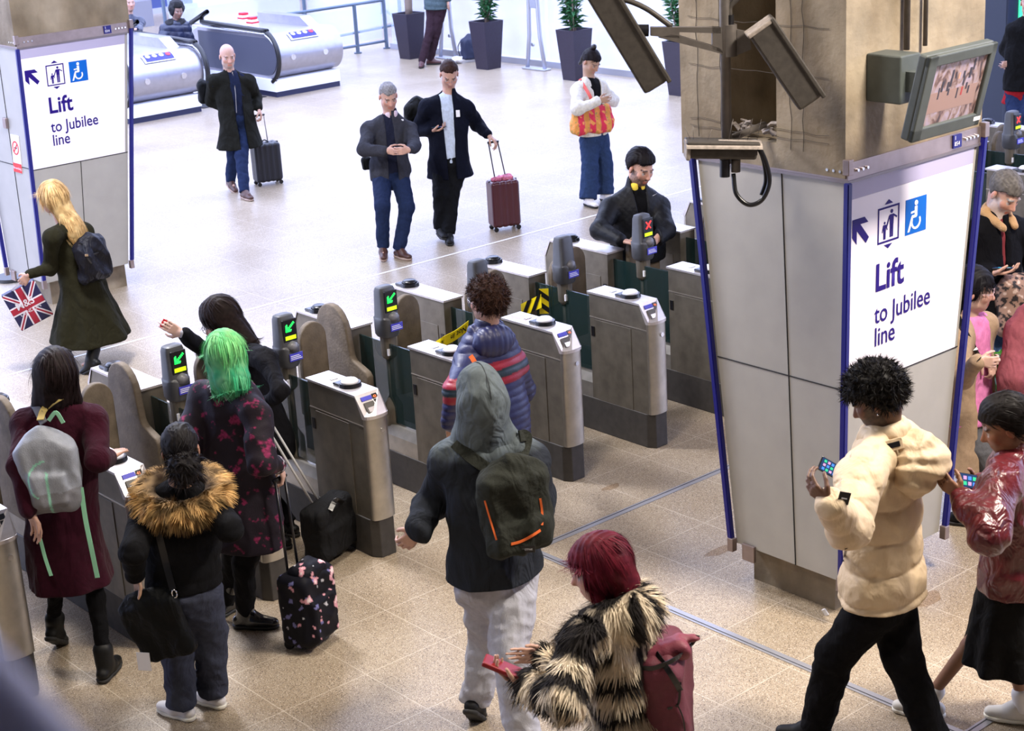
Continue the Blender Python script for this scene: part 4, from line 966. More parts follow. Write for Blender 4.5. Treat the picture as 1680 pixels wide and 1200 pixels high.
def wob(P, sc, seed=0.0):
    x, y, z = P[:, 0] * sc + seed, P[:, 1] * sc + seed * 1.7, P[:, 2] * sc + seed * 0.6
    return (np.sin(x + 1.3 * np.sin(y * 0.9 + z * 0.7)) + np.sin(y * 1.1 + 1.5 * np.sin(z * 1.2 + x * 0.5)) + np.sin(z * 0.9 + 1.4 * np.sin(x * 1.1 - y * 0.4))) / 3
def folds(amp=0.006, sc=22, seed=0.0, zs=0.6):
    def f(P):
        Q = P * np.array([1, 1, zs]) + 0.25 * P[:, [2, 0, 1]] * np.array([1, 0, 0]); n1 = wob(Q, sc * .8, seed); n2 = wob(Q, sc * 1.7, seed + 3)
        return amp * (1.3 * (0.55 - np.abs(n1) * 1.8) + 0.8 * (0.5 - np.abs(n2) * 1.6) + 0.6 * wob(Q, sc * .4, seed + 8))
    return f
def puffs(J, spacing, amp, dirv=None, extra=0.003):
    """quilted bands across the torso, valleys at the seams"""
    up = nrm(J['neck'] - J['pelvis']) if dirv is None else dirv; o = J['pelvis']
    def f(P):
        t = ((P - o) @ up) / spacing + 0.04 * wob(P, 9, 2)
        return amp * (np.abs(np.sin(PI * t)) ** 0.5 - 0.6) + extra * wob(P, 40, 5)
    return f

# ------------------------------------------------------------------ figures
def facing(deg, pitch=0.0):
    a = math.radians(deg); v = RH * math.sin(a) - FH * math.cos(a); p = math.radians(pitch)
    return nrm(v * math.cos(p) + np.array([0, 0, -math.sin(p)]))
Z = np.array([0, 0, 1.0])
def reach(origin, px, py, L, sgn):
    """point on the pixel ray at distance L from origin; sgn +1 = the farther one"""
    r = ray(px, py); r = r / np.linalg.norm(r); oc = CAMP - origin; b = r @ oc; c = oc @ oc - L * L; disc = b * b - c
    t = -b + sgn * math.sqrt(max(disc, 0)); q = CAMP + r * t
    if disc < 0: q = origin + nrm(q - origin) * L
    return q
def pose(root, H, body, pelvis, neck, head, face, arms, feet, hipd=0.0, knees=(None, None), pitch=0, shw=1.0, roll=0.0):
    """pixel joints of the photograph; body / face = heading relative to the viewer (0 faces the viewer, 90 image right, 180 away)"""
    J = {}; k = H / 1.75; J['k'] = k; J['H'] = H
    R = np.array(root, float) if len(root) == 3 else on_z(*root); J['root'] = R
    J['f'] = facing(body); J['lat'] = nrm(np.cross(J['f'], Z))     # the figure's own right hand side
    J['pelvis'] = on_plane(*pelvis[:2], R, pelvis[2] if len(pelvis) > 2 else 0)
    J['neck'] = on_plane(*neck[:2], R, neck[2] if len(neck) > 2 else 0)
    J['head'] = on_plane(*head[:2], R, head[2] if len(head) > 2 else (neck[2] if len(neck) > 2 else 0))
    J['hf'] = facing(face, pitch); 
    hu = Z + nrm(J['head'] - J['neck']) * 0.4; hu = nrm(hu - J['hf'] * (hu @ J['hf'])); J['hu'] = hu; J['hr'] = nrm(np.cross(J['hf'], hu))
    up = nrm(J['neck'] - J['pelvis']); J['up'] = up
    for s, n in ((1, 'R'), (-1, 'L')):
        J['sh' + n] = J['neck'] + J['lat'] * s * 0.178 * k * shw - up * 0.055 * k
        J['hip' + n] = J['pelvis'] + J['lat'] * s * 0.088 * k - up * 0.03
        a = arms[n]
        if 'sh' in a: J['sh' + n] = on_plane(*a['sh'][:2], J['sh' + n], a['sh'][2] if len(a['sh']) > 2 else 0)
        J['sh' + n] = J['sh' + n] - up * .03 * k
        J['el' + n] = reach(J['sh' + n], *a['el'][:2], 0.285 * k, a['el'][2])
        J['wr' + n] = reach(J['el' + n], *a['wr'][:2], 0.245 * k, a['wr'][2])
        hd = a.get('hd'); J['hd' + n] = nrm(J['wr' + n] - J['el' + n]) if hd is None else nrm(RH * hd[0] + Z * hd[1] + FH * hd[2])
        J['palm' + n] = a.get('palm', (0, -1, 0)); J['curl' + n] = a.get('curl', 0.5)
        ft = feet[n]
        J['an' + n] = on_z(ft[0], ft[1], (ft[3] if len(ft) > 3 else 0.085) + (R[2] if len(root) == 3 else 0)) if abs(ft[0]) > 5 else R + J['lat'] * ft[0] + J['f'] * ft[1] + Z * .085; J['fd' + n] = facing(ft[2]); J['fp' + n] = ft[4] if len(ft) > 4 else 0.0
        A, B = J['hip' + n], J['an' + n]; l1, l2 = 0.245 * H, 0.245 * H; d = np.linalg.norm(B - A); kn = knees[0 if n == 'R' else 1]
        if kn is not None:
            J['kn' + n] = on_plane(kn[0], kn[1], (A + B) / 2, kn[2] if len(kn) > 2 else 0)
        else:
            d = min(d, (l1 + l2) * 0.999); h = math.sqrt(max(l1 * l1 - d * d / 4, 0)); m = (A + B) / 2; ax = nrm(B - A); pf = J['fd' + n] - ax * (J['fd' + n] @ ax)
            J['kn' + n] = m + nrm(pf) * min(h, 0.2)
    return J
def limb_forms(F, J, t=0.0, torso=True, arms=True, legs=False, chest=0.165, waist=0.15, hip=0.165, flat=0.66, sl=0.0, sleeve=1.0, c=0, armr=(0.060, 0.048, 0.036), fore=True, legr=(0.088, 0.062, 0.042), shr=0.062):
    k = J['k']; f = J['f']; up = J['up']; pe, ne = J['pelvis'], J['neck']; mid = pe * 0.5 + ne * 0.5
    if torso:
        F.cap(ne - up * 0.15 * k, mid, (chest + t * .6) * k, (waist + t) * k, n=f, f=flat, c=c, k=0.05)
        F.cap(mid, pe, (waist + t) * k, (hip + t) * k, n=f, f=flat + 0.08, c=c, k=0.05)
        for s in 'RL':
            F.cap(ne - up * 0.02, J['sh' + s], (0.052 + t * .5) * k, (shr + t * .6) * k, c=c, k=0.04)
    if arms:
        for s in 'RL':
            a = J['sh' + s]; b = J['el' + s]; w_ = J['wr' + s]
            F.cap(a, b, (armr[0] + t * .5 + sl) * k, (armr[1] + t * .5 + sl) * k, c=c, k=0.035)
            if fore: F.cap(b, b + (w_ - b) * sleeve, (armr[1] + t * .5 + sl) * k, (armr[2] + t * .4 + sl * .5) * k, c=c, k=0.03)
    if legs:
        for s in 'RL':
            F.cap(J['hip' + s], J['kn' + s], (legr[0] + t) * k, (legr[1] + t) * k, c=c, k=0.02)
            F.cap(J['kn' + s], J['an' + s] + Z * 0.02, (legr[1] + t) * k, (legr[2] + t) * k, c=c, k=0.02)
    return F
def hand(F, J, s, k=1.0):
    w_ = J['wr' + s]; d = nrm(J['hd' + s]); p = J['palm' + s]; n = RH * p[0] + Z * p[1] + FH * p[2]; n = nrm(n - d * (n @ d)); side = np.cross(d, n) * (1 if s == 'R' else -1)
    curl = J['curl' + s]; kn = 0.088 * k
    F.cap(w_ - nrm(w_ - J['el' + s]) * 0.03, w_ + d * 0.015, 0.024 * k, 0.026 * k, c=1, k=0.012)
    lens = (0.046, 0.052, 0.048, 0.037)
    for i, L in enumerate(lens):
        off = (1.5 - i) * 0.0195 * k; base = w_ + d * (0.012 * k) - side * off * 0.45 * -1 * 0 + side * off * 0.55
        kp = w_ + d * (kn - 0.006 * abs(i - 1.2)) + side * off
        F.cap(base, kp, 0.0125 * k, 0.0105 * k, c=1, k=0.010)
        q = kp; a = curl * 0.55
        for j, l in enumerate((L, L * 0.62, L * 0.5)):
            dd = d * math.cos(a) + n * math.sin(a); dd = nrm(dd + side * off * 1.5)
            q2 = q + dd * l * k; F.cap(q, q2, (0.0092 - 0.0009 * j) * k, (0.0086 - 0.001 * j) * k, c=1, k=0.003); q = q2; a += curl * (0.75 if j == 0 else 0.6)
    tb = w_ + d * 0.022 * k + side * 0.018 * k; t1 = tb + nrm(d * 0.65 + side * 0.75 + n * 0.35) * 0.045 * k; t2 = t1 + nrm(d * 0.85 + side * 0.25 + n * (0.3 + 0.5 * curl)) * 0.034 * k; t3 = t2 + nrm(d * 0.9 - side * 0.05 + n * (0.3 + 0.5 * curl)) * 0.026 * k
    F.cap(tb, t1, 0.0145 * k, 0.0115 * k, c=1, k=0.010); F.cap(t1, t2, 0.0108 * k, 0.0098 * k, c=1, k=0.004); F.cap(t2, t3, 0.0098 * k, 0.0085 * k, c=1, k=0.003)
    J['fist' + s] = w_ + d * 0.075 * k + n * 0.022 * k; J['hn' + s] = n
def hx(J, x, y, z):
    """head-local point: x to own right, y forward, z up, metres at H=1.75"""
    k = 1.10 * (0.55 + 0.45 * J['k']); return J['head'] + (J['hr'] * x + J['hf'] * y + J['hu'] * z) * k
def headform(F, J, male=True):
    k = 1.10 * (0.55 + 0.45 * J['k']); ax = np.array([J['hr'], J['hf'], J['hu']]); E = lambda x, y, z, r, kk=0.02: F.ell(hx(J, x, y, z), np.array(r) * k, ax, c=1, k=kk)
    E(0, -0.012, 0.035, (0.074, 0.094, 0.086)); E(0, 0.03, -0.03, (0.060, 0.066, 0.082), 0.03)
    E(0, 0.052, -0.088, (0.030 if male else 0.024, 0.026, 0.024), 0.035)
    for s in (-1, 1):
        E(s * 0.045, 0.012, -0.07, (0.018, 0.03, 0.024), 0.03); E(s * 0.040, 0.058, -0.022, (0.022, 0.022, 0.022), 0.025)
        E(s * 0.030, 0.082, 0.022, (0.020, 0.010, 0.007), 0.012)
        F.ell(hx(J, s * 0.079, -0.006, -0.008), np.array((0.008, 0.018, 0.031)) * k, ax, c=1, k=0.006)
    F.cap(hx(J, 0, 0.086, 0.010), hx(J, 0, 0.108, -0.030), 0.0075 * k, 0.0125 * k, c=1, k=0.010)
    for s in (-1, 1): F.cap(hx(J, s * .011, 0.098, -0.034), hx(J, s * .011, 0.094, -0.034), 0.007 * k, c=1, k=0.006)
    F.cap(hx(J, -0.018, 0.083, -0.060), hx(J, 0.018, 0.083, -0.060), 0.0065 * k, c=2, k=0.006); F.cap(hx(J, -0.014, 0.083, -0.068), hx(J, 0.014, 0.083, -0.068), 0.007 * k, c=2, k=0.006)
    F.cap(J['neck'] - J['up'] * 0.04, hx(J, 0, -0.03, -0.045), 0.060 * k, 0.054 * k, c=1, k=0.03)
    for s in (-1, 1): F.cut('ell', hx(J, s * 0.031, 0.098, 0.002), np.array((0.017, 0.014, 0.011)) * k, ax, k=0.008)
    for s in (-1, 1): F.p.append(('e', hx(J, s * 0.031, 0.073, 0.001), np.array((0.0135,) * 3) * k, ax, 0, 0, 0, 3, 0.002))
SKIN = {}
def skin_mat(): return mat('skin', None, 0.48, attr=True, noise_amt=0.05, nscale=60, bump=0.05, bscale=300)
def skin_col(J, F, tone, lips, beard=None, bc=(0.03, 0.02, 0.015), brow=(0.09, 0.05, 0.04), iris=(0.03, 0.02, 0.012), under=(0.02, 0.02, 0.025), nails=True):
    def f(P):
        _, C = F.ev(P, True); tone_ = np.array(tone) * .8; col = np.tile(tone_, (len(P), 1)); k = 1.10 * (0.55 + 0.45 * J['k'])
        L = (P - J['head']) / k; x, y, z = L @ J['hr'], L @ J['hf'], L @ J['hu']; hd = (np.abs(x) < .12) & (np.abs(y) < .16) & (np.abs(z) < .15)
        red = hd & (y > 0.05) & (z < 0.0) & (z > -0.05); col[red] = col[red] * np.array([1.06, 0.92, 0.90])
        ear = hd & (np.abs(x) > 0.074) & (np.abs(z + .008) < .035); col[ear] = col[ear] * np.array([1.05, .85, .82])
        if beard:
            m = hd & (z < -0.028 - 0.0 * y) & (y > -0.012) & (z > -0.125) & ~((np.abs(z + 0.064) < 0.008) & (np.abs(x) < 0.02)) & ~((y > 0.06) & (z > -0.046)) & ~((z > -0.046) & (np.abs(x) < 0.055))
            side = hd & (np.abs(x) > 0.056) & (z < 0.0) & (z > -0.09) & (y > 0.0) & (y < 0.05); m = m | side
            w_ = beard * (0.75 + 0.25 * wob(P, 260)); col[m] = col[m] * (1 - w_[m, None]) + np.array(bc) * w_[m, None]
        lp = (C == 2); col[lp] = lips
        e = (C == 3); 
        for s in (-1, 1):
            ex = x - s * 0.031; m = e & (np.abs(ex) < 0.016); white = m & (np.hypot(ex, z - 0.001) > 0.0055); col[m] = iris; col[white] = (0.40, 0.35, 0.33)
            lid = m & (z > 0.006); col[lid] = np.array(tone) * 0.7
            b = hd & (np.abs(z - 0.024 + abs(1) * 0.1 * (np.abs(ex) - 0.01) ** 1) < 0.0048) & (np.abs(ex) < 0.020) & (y > 0.05); col[b] = brow
        return col
    return f
def shoe(J, s, col, parent, m, sole=None, L=0.27, boot=0.0, wd=0.046, vox=0.009):
    k = J['k']; fd = J['fd' + s]; pt = J['fp' + s]; a = J['an' + s]; side = nrm(np.cross(fd, Z)); fd = nrm(fd - Z * pt); upf = np.cross(side, fd); upf = upf if upf[2] > 0 else -upf
    F = Form(0.02); heel = a - fd * 0.045 * k - upf * 0.04; toe = a + fd * (L - 0.115) * k - upf * 0.048
    F.cap(heel, a + fd * 0.05 * k - upf * 0.035, 0.037 * k, 0.042 * k, k=0.02); F.cap(a + fd * 0.05 * k - upf * 0.038, toe, wd * k, 0.034 * k, n=upf, f=0.8, k=0.02); F.cap(a + Z * 0.02, a + fd * 0.06 * k - upf * 0.02, 0.042 * k, 0.034 * k, k=0.02)
    if boot: F.cap(a, a + nrm(J['kn' + s] - a) * boot, 0.050 * k, 0.057 * k, k=0.02)
    base = a - upf * 0.072; F.cut('plane', base, -upf)
    o = sculpt('shoe', F, vox, m, parent)
    S = Form(0.015); S.cap(heel - upf * 0.02, toe - upf * 0.014, 0.041 * k, 0.036 * k, k=0.01); S.cap(heel + fd * 0.08 - upf * 0.02, toe - fd * 0.04 - upf * 0.014, 0.046 * k, 0.047 * k, k=0.01)
    S.cut('plane', a - upf * 0.060, upf, k=0.0); S.cut('plane', a - upf * 0.084, -upf, k=0.0)
    sculpt('sole', S, vox, sole or mat('sole_dark', (0.015, 0.014, 0.013), 0.8), o)
    return o
def cloth(name, col, rough=0.85, **k):
    if max(col) < 0.03: col = tuple(c * 0.55 for c in col)
    return mat(name, col, rough, crease=k.pop('crease', .35), bump=k.pop('bump', 0.25), bscale=k.pop('bscale', 220), noise_amt=k.pop('noise_amt', 0.12), nscale=k.pop('nscale', 40), spec=k.pop('spec', .08), **k)
def figure(J, label, tone, lips=None, male=True, vox=0.007, hands='RL', group=None, **kw):
    lips = lips or tuple(np.array(tone) * np.array([0.95, 0.55, 0.5]))
    F = Form(0.02); limb_forms(F, J, 0.0, chest=0.14, waist=0.125, hip=0.14, legs=True, flat=0.66, armr=(0.045, 0.036, 0.026), legr=(0.062, 0.040, 0.028), shr=0.045)
    for s in 'RL': F.cap(J['an' + s] - Z * .02, J['an' + s] + J['fd' + s] * 0.10 - Z * 0.045, 0.024, 0.016, k=0.02)
    headform(F, J, male)
    for s in hands: hand(F, J, s, J['k'])
    o = sculpt('person', F, vox, skin_mat(), None, skin_col(J, F, tone, lips, **kw), it=0)
    tag(o, label, 'person', group); J['obj'] = o; return o
def strands(P, N, rngn, length, width, dirf, colf, seed=0, lift=0.3, segs=3, droop=0.0, tuck=0.0):
    """thin blades rooted on points P with normals N; returns verts, quads, colours"""
    n = len(P); D = dirf(P, N); D /= np.linalg.norm(D, axis=1)[:, None]; S = np.cross(D, N); S /= np.maximum(np.linalg.norm(S, axis=1), 1e-6)[:, None]
    L = length * (0.6 + 0.8 * rngn.random(n)); W_ = width * (0.6 + 0.8 * rngn.random(n)); rows = []; C = colf(P)
    C = C * (0.75 + 0.5 * rngn.random((n, 1)))
    ctr = P - N * 0.003
    for j in range(segs + 1):
        t = j / segs; wj = W_ * (1 - t) ** 0.6 * 0.5 if j < segs else W_ * 0.06
        c = ctr + D * (L * t)[:, None] + N * (lift * L * t * (1 - 0.4 * t))[:, None] - np.array([0, 0, 1]) * (droop * L * t * t)[:, None] - N * (tuck * L * t * t)[:, None]
        rows.append((c - S * wj[:, None], c + S * wj[:, None]))
    Vt = np.stack([r for ab in rows for r in ab], 1).reshape(-1, 3); m = 2 * (segs + 1)
    base = np.arange(n)[:, None] * m; Q = np.concatenate([base + np.array([2 * j, 2 * j + 1, 2 * j + 3, 2 * j + 2]) for j in range(segs)])
    return Vt, Q, np.repeat(C, m, 0)
def sample(Vt, F, n, rngn, keep=None):
    a, b, c, d = (Vt[F[:, i]] for i in range(4)); nr = np.cross(c - a, d - b); A = np.linalg.norm(nr, axis=1) * .5; nr = nr / np.maximum(2 * A, 1e-12)[:, None]
    if keep is not None: A = A * keep((a + c) / 2)
    i = rngn.choice(len(F), n, p=A / A.sum()); u, v = rngn.random((2, n, 1))
    return (a[i] * (1 - u) + b[i] * u) * (1 - v) + (d[i] * (1 - u) + c[i] * u) * v, nr[i]
def furry(name, F_, vox, m, parent, count, length, width, dirf, colf, lift=0.5, droop=0.2, keep=None, segs=2, it=1, tuck=0.0):
    Vt, F = F_.mesh(vox); Vt = relax(Vt, F, it); P, N = sample(Vt, F, count, RNG, keep)
    v2, q2, c2 = strands(P, N, RNG, length, width, dirf, colf, lift=lift, droop=droop, segs=segs, tuck=tuck)
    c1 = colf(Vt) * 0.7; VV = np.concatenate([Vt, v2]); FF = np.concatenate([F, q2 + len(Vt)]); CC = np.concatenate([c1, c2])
    return link(name, mesh_from(name, VV, FF, CC), m, parent)
HAIRM = mat('hair', None, 0.55, attr=True, noise_amt=0.15, nscale=25, spec=.12)
FURM = mat('fur', None, 0.85, attr=True, spec=.15)
def hair_dir(J, back=0.15):
    def f(P, N):
        g = -J['hu'] * 0.9 + (-J['hf']) * back; c = J['head'] + J['hu'] * 0.10; r = P - c
        d = g[None] + r * 4.0; return d - N * np.einsum('ij,ij->i', d, N)[:, None] * 0.9 + 1e-6
    return f
def hair_short(J, parent, col, vol=0.012, count=1600, length=0.03, width=0.004, front=0.05, line=0.060, curl=False, lowback=-0.055, vox=0.007, name='hair', side=0.01, grey=None):
    k = 1.10 * (0.55 + 0.45 * J['k']); ax = np.array([J['hr'], J['hf'], J['hu']]); F = Form(0.02)
    F.ell(hx(J, 0, -0.014, 0.040), np.array((0.076 + vol, 0.096 + vol, 0.088 + vol)) * k, ax)
    def cutf(P):
        L = (P - J['head']) / k; x, y, z = L @ J['hr'], L @ J['hf'], L @ J['hu']
        # hairline: forehead at z=line, temples, behind ears down to lowback
        lim = np.where(y > 0.035, line, np.where(y > -0.015, side + (y + 0.015) / 0.05 * (line - side), np.where(np.abs(x) > 0.06, -0.0, 0.0) + lowback * np.clip((-0.015 - y) / 0.03, 0, 1)))
        return lim + 0.007 * wob(P, 110, 8) + 0.004 * wob(P, 260, 2) - z
    F.cut('fn', cutf, k=0.01)
    if curl: F.disp = lambda P: 0.008 * wob(P, 120, 1) + 0.004 * wob(P, 230, 4); F.dmax = 0.012
    else: F.disp = lambda P: 0.004 * wob(P, 55, 1) + 0.0025 * np.sin(300 * ((P - J['head']) @ J['hr']) + 8 * wob(P, 30)); F.dmax = 0.007
    cc = np.array(col)
    def cf(P):
        c = np.tile(cc, (len(P), 1)) * (1 + 0.35 * wob(P, 180, 3))[:, None]
        return c
    def df(P, N):
        if curl: return np.cross(N, np.stack([np.sin(P[:, 0] * 200), np.cos(P[:, 1] * 210), np.sin(P[:, 2] * 190)], 1)) + N * 0.8
        L = (P - J['head']); d = -J['hf'][None] * 0.6 - J['hu'][None] * 0.5 + L * 3; return d - N * np.einsum('ij,ij->i', d, N)[:, None] * 0.85
    return furry(name, F, vox, HAIRM, parent, count, length, width, df, cf, lift=0.25 if curl else 0.06, droop=0.1, it=0, tuck=0 if curl else .35, segs=2 if curl else 3)
def hair_long(J, parent, colf, tail, vol=0.016, count=3500, length=0.10, width=0.004, line=0.05, vox=0.009, extra=None, name='hair', facecut=True, lift=0.05, cut=None):
    """tail: list of (a,b,ra,rb,flat_n,flat) capsules hanging from the head"""
    k = 1.10 * (0.55 + 0.45 * J['k']); ax = np.array([J['hr'], J['hf'], J['hu']]); F = Form(0.03)
    F.ell(hx(J, 0, -0.014, 0.040), np.array((0.078 + vol, 0.098 + vol, 0.090 + vol)) * k, ax)
    for q in tail: F.cap(q[0], q[1], q[2], q[3], n=q[4] if len(q) > 4 else None, f=q[5] if len(q) > 5 else 1.0, k=0.035)
    if facecut:
        def cutf(P):
            L = (P - J['head']) / k; x, y, z = L @ J['hr'], L @ J['hf'], L @ J['hu']
            e = np.minimum(np.minimum(line - z, y - 0.035), 0.075 - np.abs(x)); return np.where(z > -0.16, e, -0.05)
        F.cut('fn', cutf, k=0.01)
    if cut: F.cut(*cut)
    F.disp = lambda P: 0.0035 * np.sin(170 * ((P - J['head']) @ J['hr']) + 130 * ((P - J['head']) @ J['hf']) + 4 * wob(P, 12)) + 0.004 * wob(P, 25); F.dmax = 0.008
    return furry(name, F, vox, HAIRM, parent, count, length * .6, width, hair_dir(J), colf, lift=lift, droop=0.0, it=0, segs=3, tuck=.28)
def shade(col, amp=0.35, sc=160):
    c = np.array(col); return lambda P: np.tile(c, (len(P), 1)) * (1 + amp * wob(P, sc, 3))[:, None]
def slab(name, c0, ax, half, m, parent=None, bevel=0.003):
    """rounded slab; ax rows = local axes"""
    bm = bmesh.new(); add_box(bm, [-h for h in half], half, bevel); M = Matrix(((ax[0][0], ax[1][0], ax[2][0], c0[0]), (ax[0][1], ax[1][1], ax[2][1], c0[1]), (ax[0][2], ax[1][2], ax[2][2], c0[2]), (0, 0, 0, 1)))
    bm.transform(M)
    if M.to_3x3().determinant() < 0: bmesh.ops.reverse_faces(bm, faces=bm.faces)
    return done(name, bm, m, parent)
def frame(f, upv=Z):
    f = nrm(f); r = nrm(np.cross(f, upv)); return np.array([r, f, np.cross(r, f)])
mat('phone_screen', (0.01, 0.03, 0.09), 0.6, emit=0.5, spec=.1)
def phone(J, s, label, n=None, col=None, flip=False):
    """phone lying in the hand s"""
    c = J['fist' + s]; d = nrm(J['hd' + s]); nn = J['hn' + s]; side = nrm(np.cross(d, nn)); ax = np.array([side, d, nn])
    o = slab('phone', c + d * 0.005 + nn * 0.006, ax, (0.036, 0.073, 0.0045), col or BLACK, None, 0.004)
    tag(o, label, 'phone'); sc = slab('screen', c + d * 0.005 + nn * 0.0115, ax, (0.032, 0.068, 0.0008), mat('phone_screen', (0.01, 0.03, 0.09), 0.6, emit=0.5, spec=.1), o, 0.0003)
    for i in range(3):
        for j in range(2): slab('app_tile', c + d * (0.035 - 0.028 * i) + side * (-0.013 + .026 * j) + nn * 0.0125, ax, (0.009, 0.010, 0.0004), mat('tile_%d' % ((i + j) % 3), [(.03, .45, .25), (.4, .25, .5), (.05, .2, .7)][(i + j) % 3], .7, emit=.25, spec=.1), sc, 0)
    return o
# ------------------------------------------------------------------ garments
def top(J, name, m, parent, t=0.025, length=0.16, r2=None, vox=0.010, disp=None, dmax=0.012, collar=0.035, sleeve=0.93, opening=None, skirt_k=1.0, sl=0.0, chest=0.165, waist=0.15, hip=0.165, colf=None, flare=None, hemtilt=None, arms=True, cr=0.066, extra=None, flat=0.66, it=1, clip=True):
    k = J['k']; F = Form(0.02); limb_forms(F, J, t, sleeve=sleeve, chest=chest, waist=waist, hip=hip, sl=sl, arms=arms, flat=flat)
    pe = J['pelvis']; f = J['f']; h = pe - Z * length
    if length > 0.02:
        F.cap(pe, h, (hip + t) * k, (r2 or hip + t + 0.01) * k, n=f, f=0.76 if flare is None else 0.9, k=0.05)
    if collar: F.cap(J['neck'] - J['up'] * 0.03, J['neck'] + nrm(hx(J, 0, -.03, -.02) - J['neck']) * collar * 1.2, (cr + 0.012) * k, cr * k, k=0.02)
    if extra: extra(F)
    base = disp or folds(0.006, 20, J['root'][0])
    def dp(P):
        d = base(P)
        if flare:
            q = P - pe; th = np.arctan2(q @ J['lat'], q @ f); dn = np.clip((pe[2] + 0.15 - P[:, 2]) / 0.5, 0, 1); d = d + flare * dn * np.sin(7 * th + 0.6 * np.sin(3 * th)) 
        return d
    F.disp = dp; F.dmax = dmax + (flare or 0)
    if clip:
        def hem(P):
            q = P - pe; r = np.hypot(q[:, 0], q[:, 1]); z = h[2] + (0 if hemtilt is None else (q @ hemtilt)); return np.where(r < 0.42, z - P[:, 2], -0.05)
        F.cut('fn', hem, k=0.006)
    if collar:
        F.cut('cap', J['neck'] + J['up'] * 0.015, J['neck'] + nrm(hx(J, 0, -.03, 0) - J['neck']) * 0.2, 0.052 * k, 0.062 * k, k=0.01)
    if opening:
        w0, w1 = opening
        def op(P):
            q = P - pe; x = q @ J['lat']; y = q @ f; z = (q @ J['up']) / np.linalg.norm(J['neck'] - pe); return np.where(y > 0.0, (w0 + (w1 - w0) * np.clip(z, 0, 1.1)) - np.abs(x), -0.05)
        F.cut('fn', op, k=0.01)
    return sculpt(name, F, vox, m, parent, colf, it=it)
def trousers(J, m, parent, t=0.018, vox=0.010, flare=0.0, cuff=0.0, hipr=0.168, disp=None, legr=(0.088, 0.064, 0.048), name='trousers', knee_t=0.0, topz=0.06, colf=None):
    k = J['k']; F = Form(0.03); pe = J['pelvis']
    F.cap(pe - Z * .02, (J['hipR'] + J['hipL']) / 2 - Z * .085, (hipr - .02 + t * .6) * k, .095 * k, n=J['f'], f=.85, k=.05); F.cap(pe + J['up'] * topz, pe - Z * 0.02, (hipr - 0.015 + t * .5) * k, (hipr + t * .6) * k, n=J['f'], f=0.74, k=0.05)
    for s in 'RL':
        a = J['an' + s] + Z * (0.005 - cuff); F.cap(J['hip' + s] - Z * 0.02, J['kn' + s], (legr[0] + t) * k, (legr[1] + t + knee_t) * k, k=0.03); F.cap(J['kn' + s], a, (legr[1] + t + knee_t) * k, (legr[2] + t + flare) * k, k=0.02)
    b = disp or folds(0.005, 26, J['root'][1], 1.0); F.disp = b; F.dmax = 0.012
    for s in 'RL':
        pass
    lo = min(J['anR'][2], J['anL'][2])
    def an(P):
        e = np.full(len(P), -0.05)
        for s in 'RL':
            a = J['an' + s] + Z * (0.005 - cuff); ax = nrm(a - J['kn' + s]); q = P - a; near = np.linalg.norm(q - (q @ ax)[:, None] * ax, axis=1) < 0.13; m_ = near & ((q @ ax) > -0.1); e = np.where(m_, np.maximum(e, q @ ax - 0.012), e)
        return e
    F.cut('fn', an, k=0.005)
    return sculpt(name, F, vox, m, parent, colf)
def skirt(J, m, parent, length, r1=0.165, r2=0.24, vox=0.011, fl=0.012, name='skirt', to=None, flat=0.85):
    k = J['k']; F = Form(0.03); pe = J['pelvis']; e = (pe - Z * length) if to is None else to; F.cap(pe + Z * 0.05, e, r1 * k, r2 * k, n=J['f'], f=flat)
    F.disp = lambda P: folds(0.004, 20)(P) + fl * np.clip((pe[2] - P[:, 2]) / length, 0, 1) * np.sin(9 * np.arctan2((P - pe) @ J['lat'], (P - pe) @ J['f'])); F.dmax = 0.02
    F.cut('plane', e, -Z, k=0.004)
    return sculpt(name, F, vox, m, parent)
def shoes(J, col, m, parent, **k):
    for s in 'RL': shoe(J, s, col, parent, m, **k)
def pack(name, c0, ax, half, m, label, cat='backpack', r=0.06, lumps=0.008, vox=0.009, taper=True, parent=None, pocket=None, colf=None):
    F = Form(0.03); c0 = np.asarray(c0); F.box(c0 - ax[2] * half[2] * 0.1, (half[0], half[1], half[2] * 0.85), ax, r)
    F.ell(c0 + ax[2] * half[2] * 0.45, (half[0] * 0.82, half[1] * 0.9, half[2] * 0.62), ax, k=0.05)
    if pocket: F.box(c0 - ax[2] * half[2] * pocket[0] + ax[1] * (half[1] * 0.9), (half[0] * pocket[1], half[1] * 0.5, half[2] * pocket[2]), ax, r * 0.5, k=0.02)
    F.disp = folds(lumps, 17, c0[0]); F.dmax = lumps * 1.6
    o = sculpt(name, F, vox, m, parent, colf)
    if label: tag(o, label, cat)
    return o
def strap(name, pts, w, th, m, parent, nf=None, label=None, cat=None):
    """flat webbing band through pts; nf(p)->outward normal"""
    P = curve_pts(pts, 6); bm = bmesh.new(); rows = []
    for i, p in enumerate(P):
        t = (P[min(i + 1, len(P) - 1)] - P[max(i - 1, 0)]).normalized(); n = V(nf(p)) if nf else V((0, 0, 1)); s = t.cross(n).normalized(); n = s.cross(t).normalized()
        rows.append([bm.verts.new(p + s * (a * w / 2) + n * (b * th)) for a, b in ((-1, 0), (-1, 1), (1, 1), (1, 0))])
    for A, B in zip(rows, rows[1:]):
        for k in range(4): bm.faces.new((A[k], A[(k + 1) % 4], B[(k + 1) % 4], B[k]))
    bm.faces.new(rows[0]); bm.faces.new(rows[-1][::-1]); bmesh.ops.recalc_face_normals(bm, faces=bm.faces)
    o = done(name, bm, m, parent, False)
    if label: tag(o, label, cat)
    return o
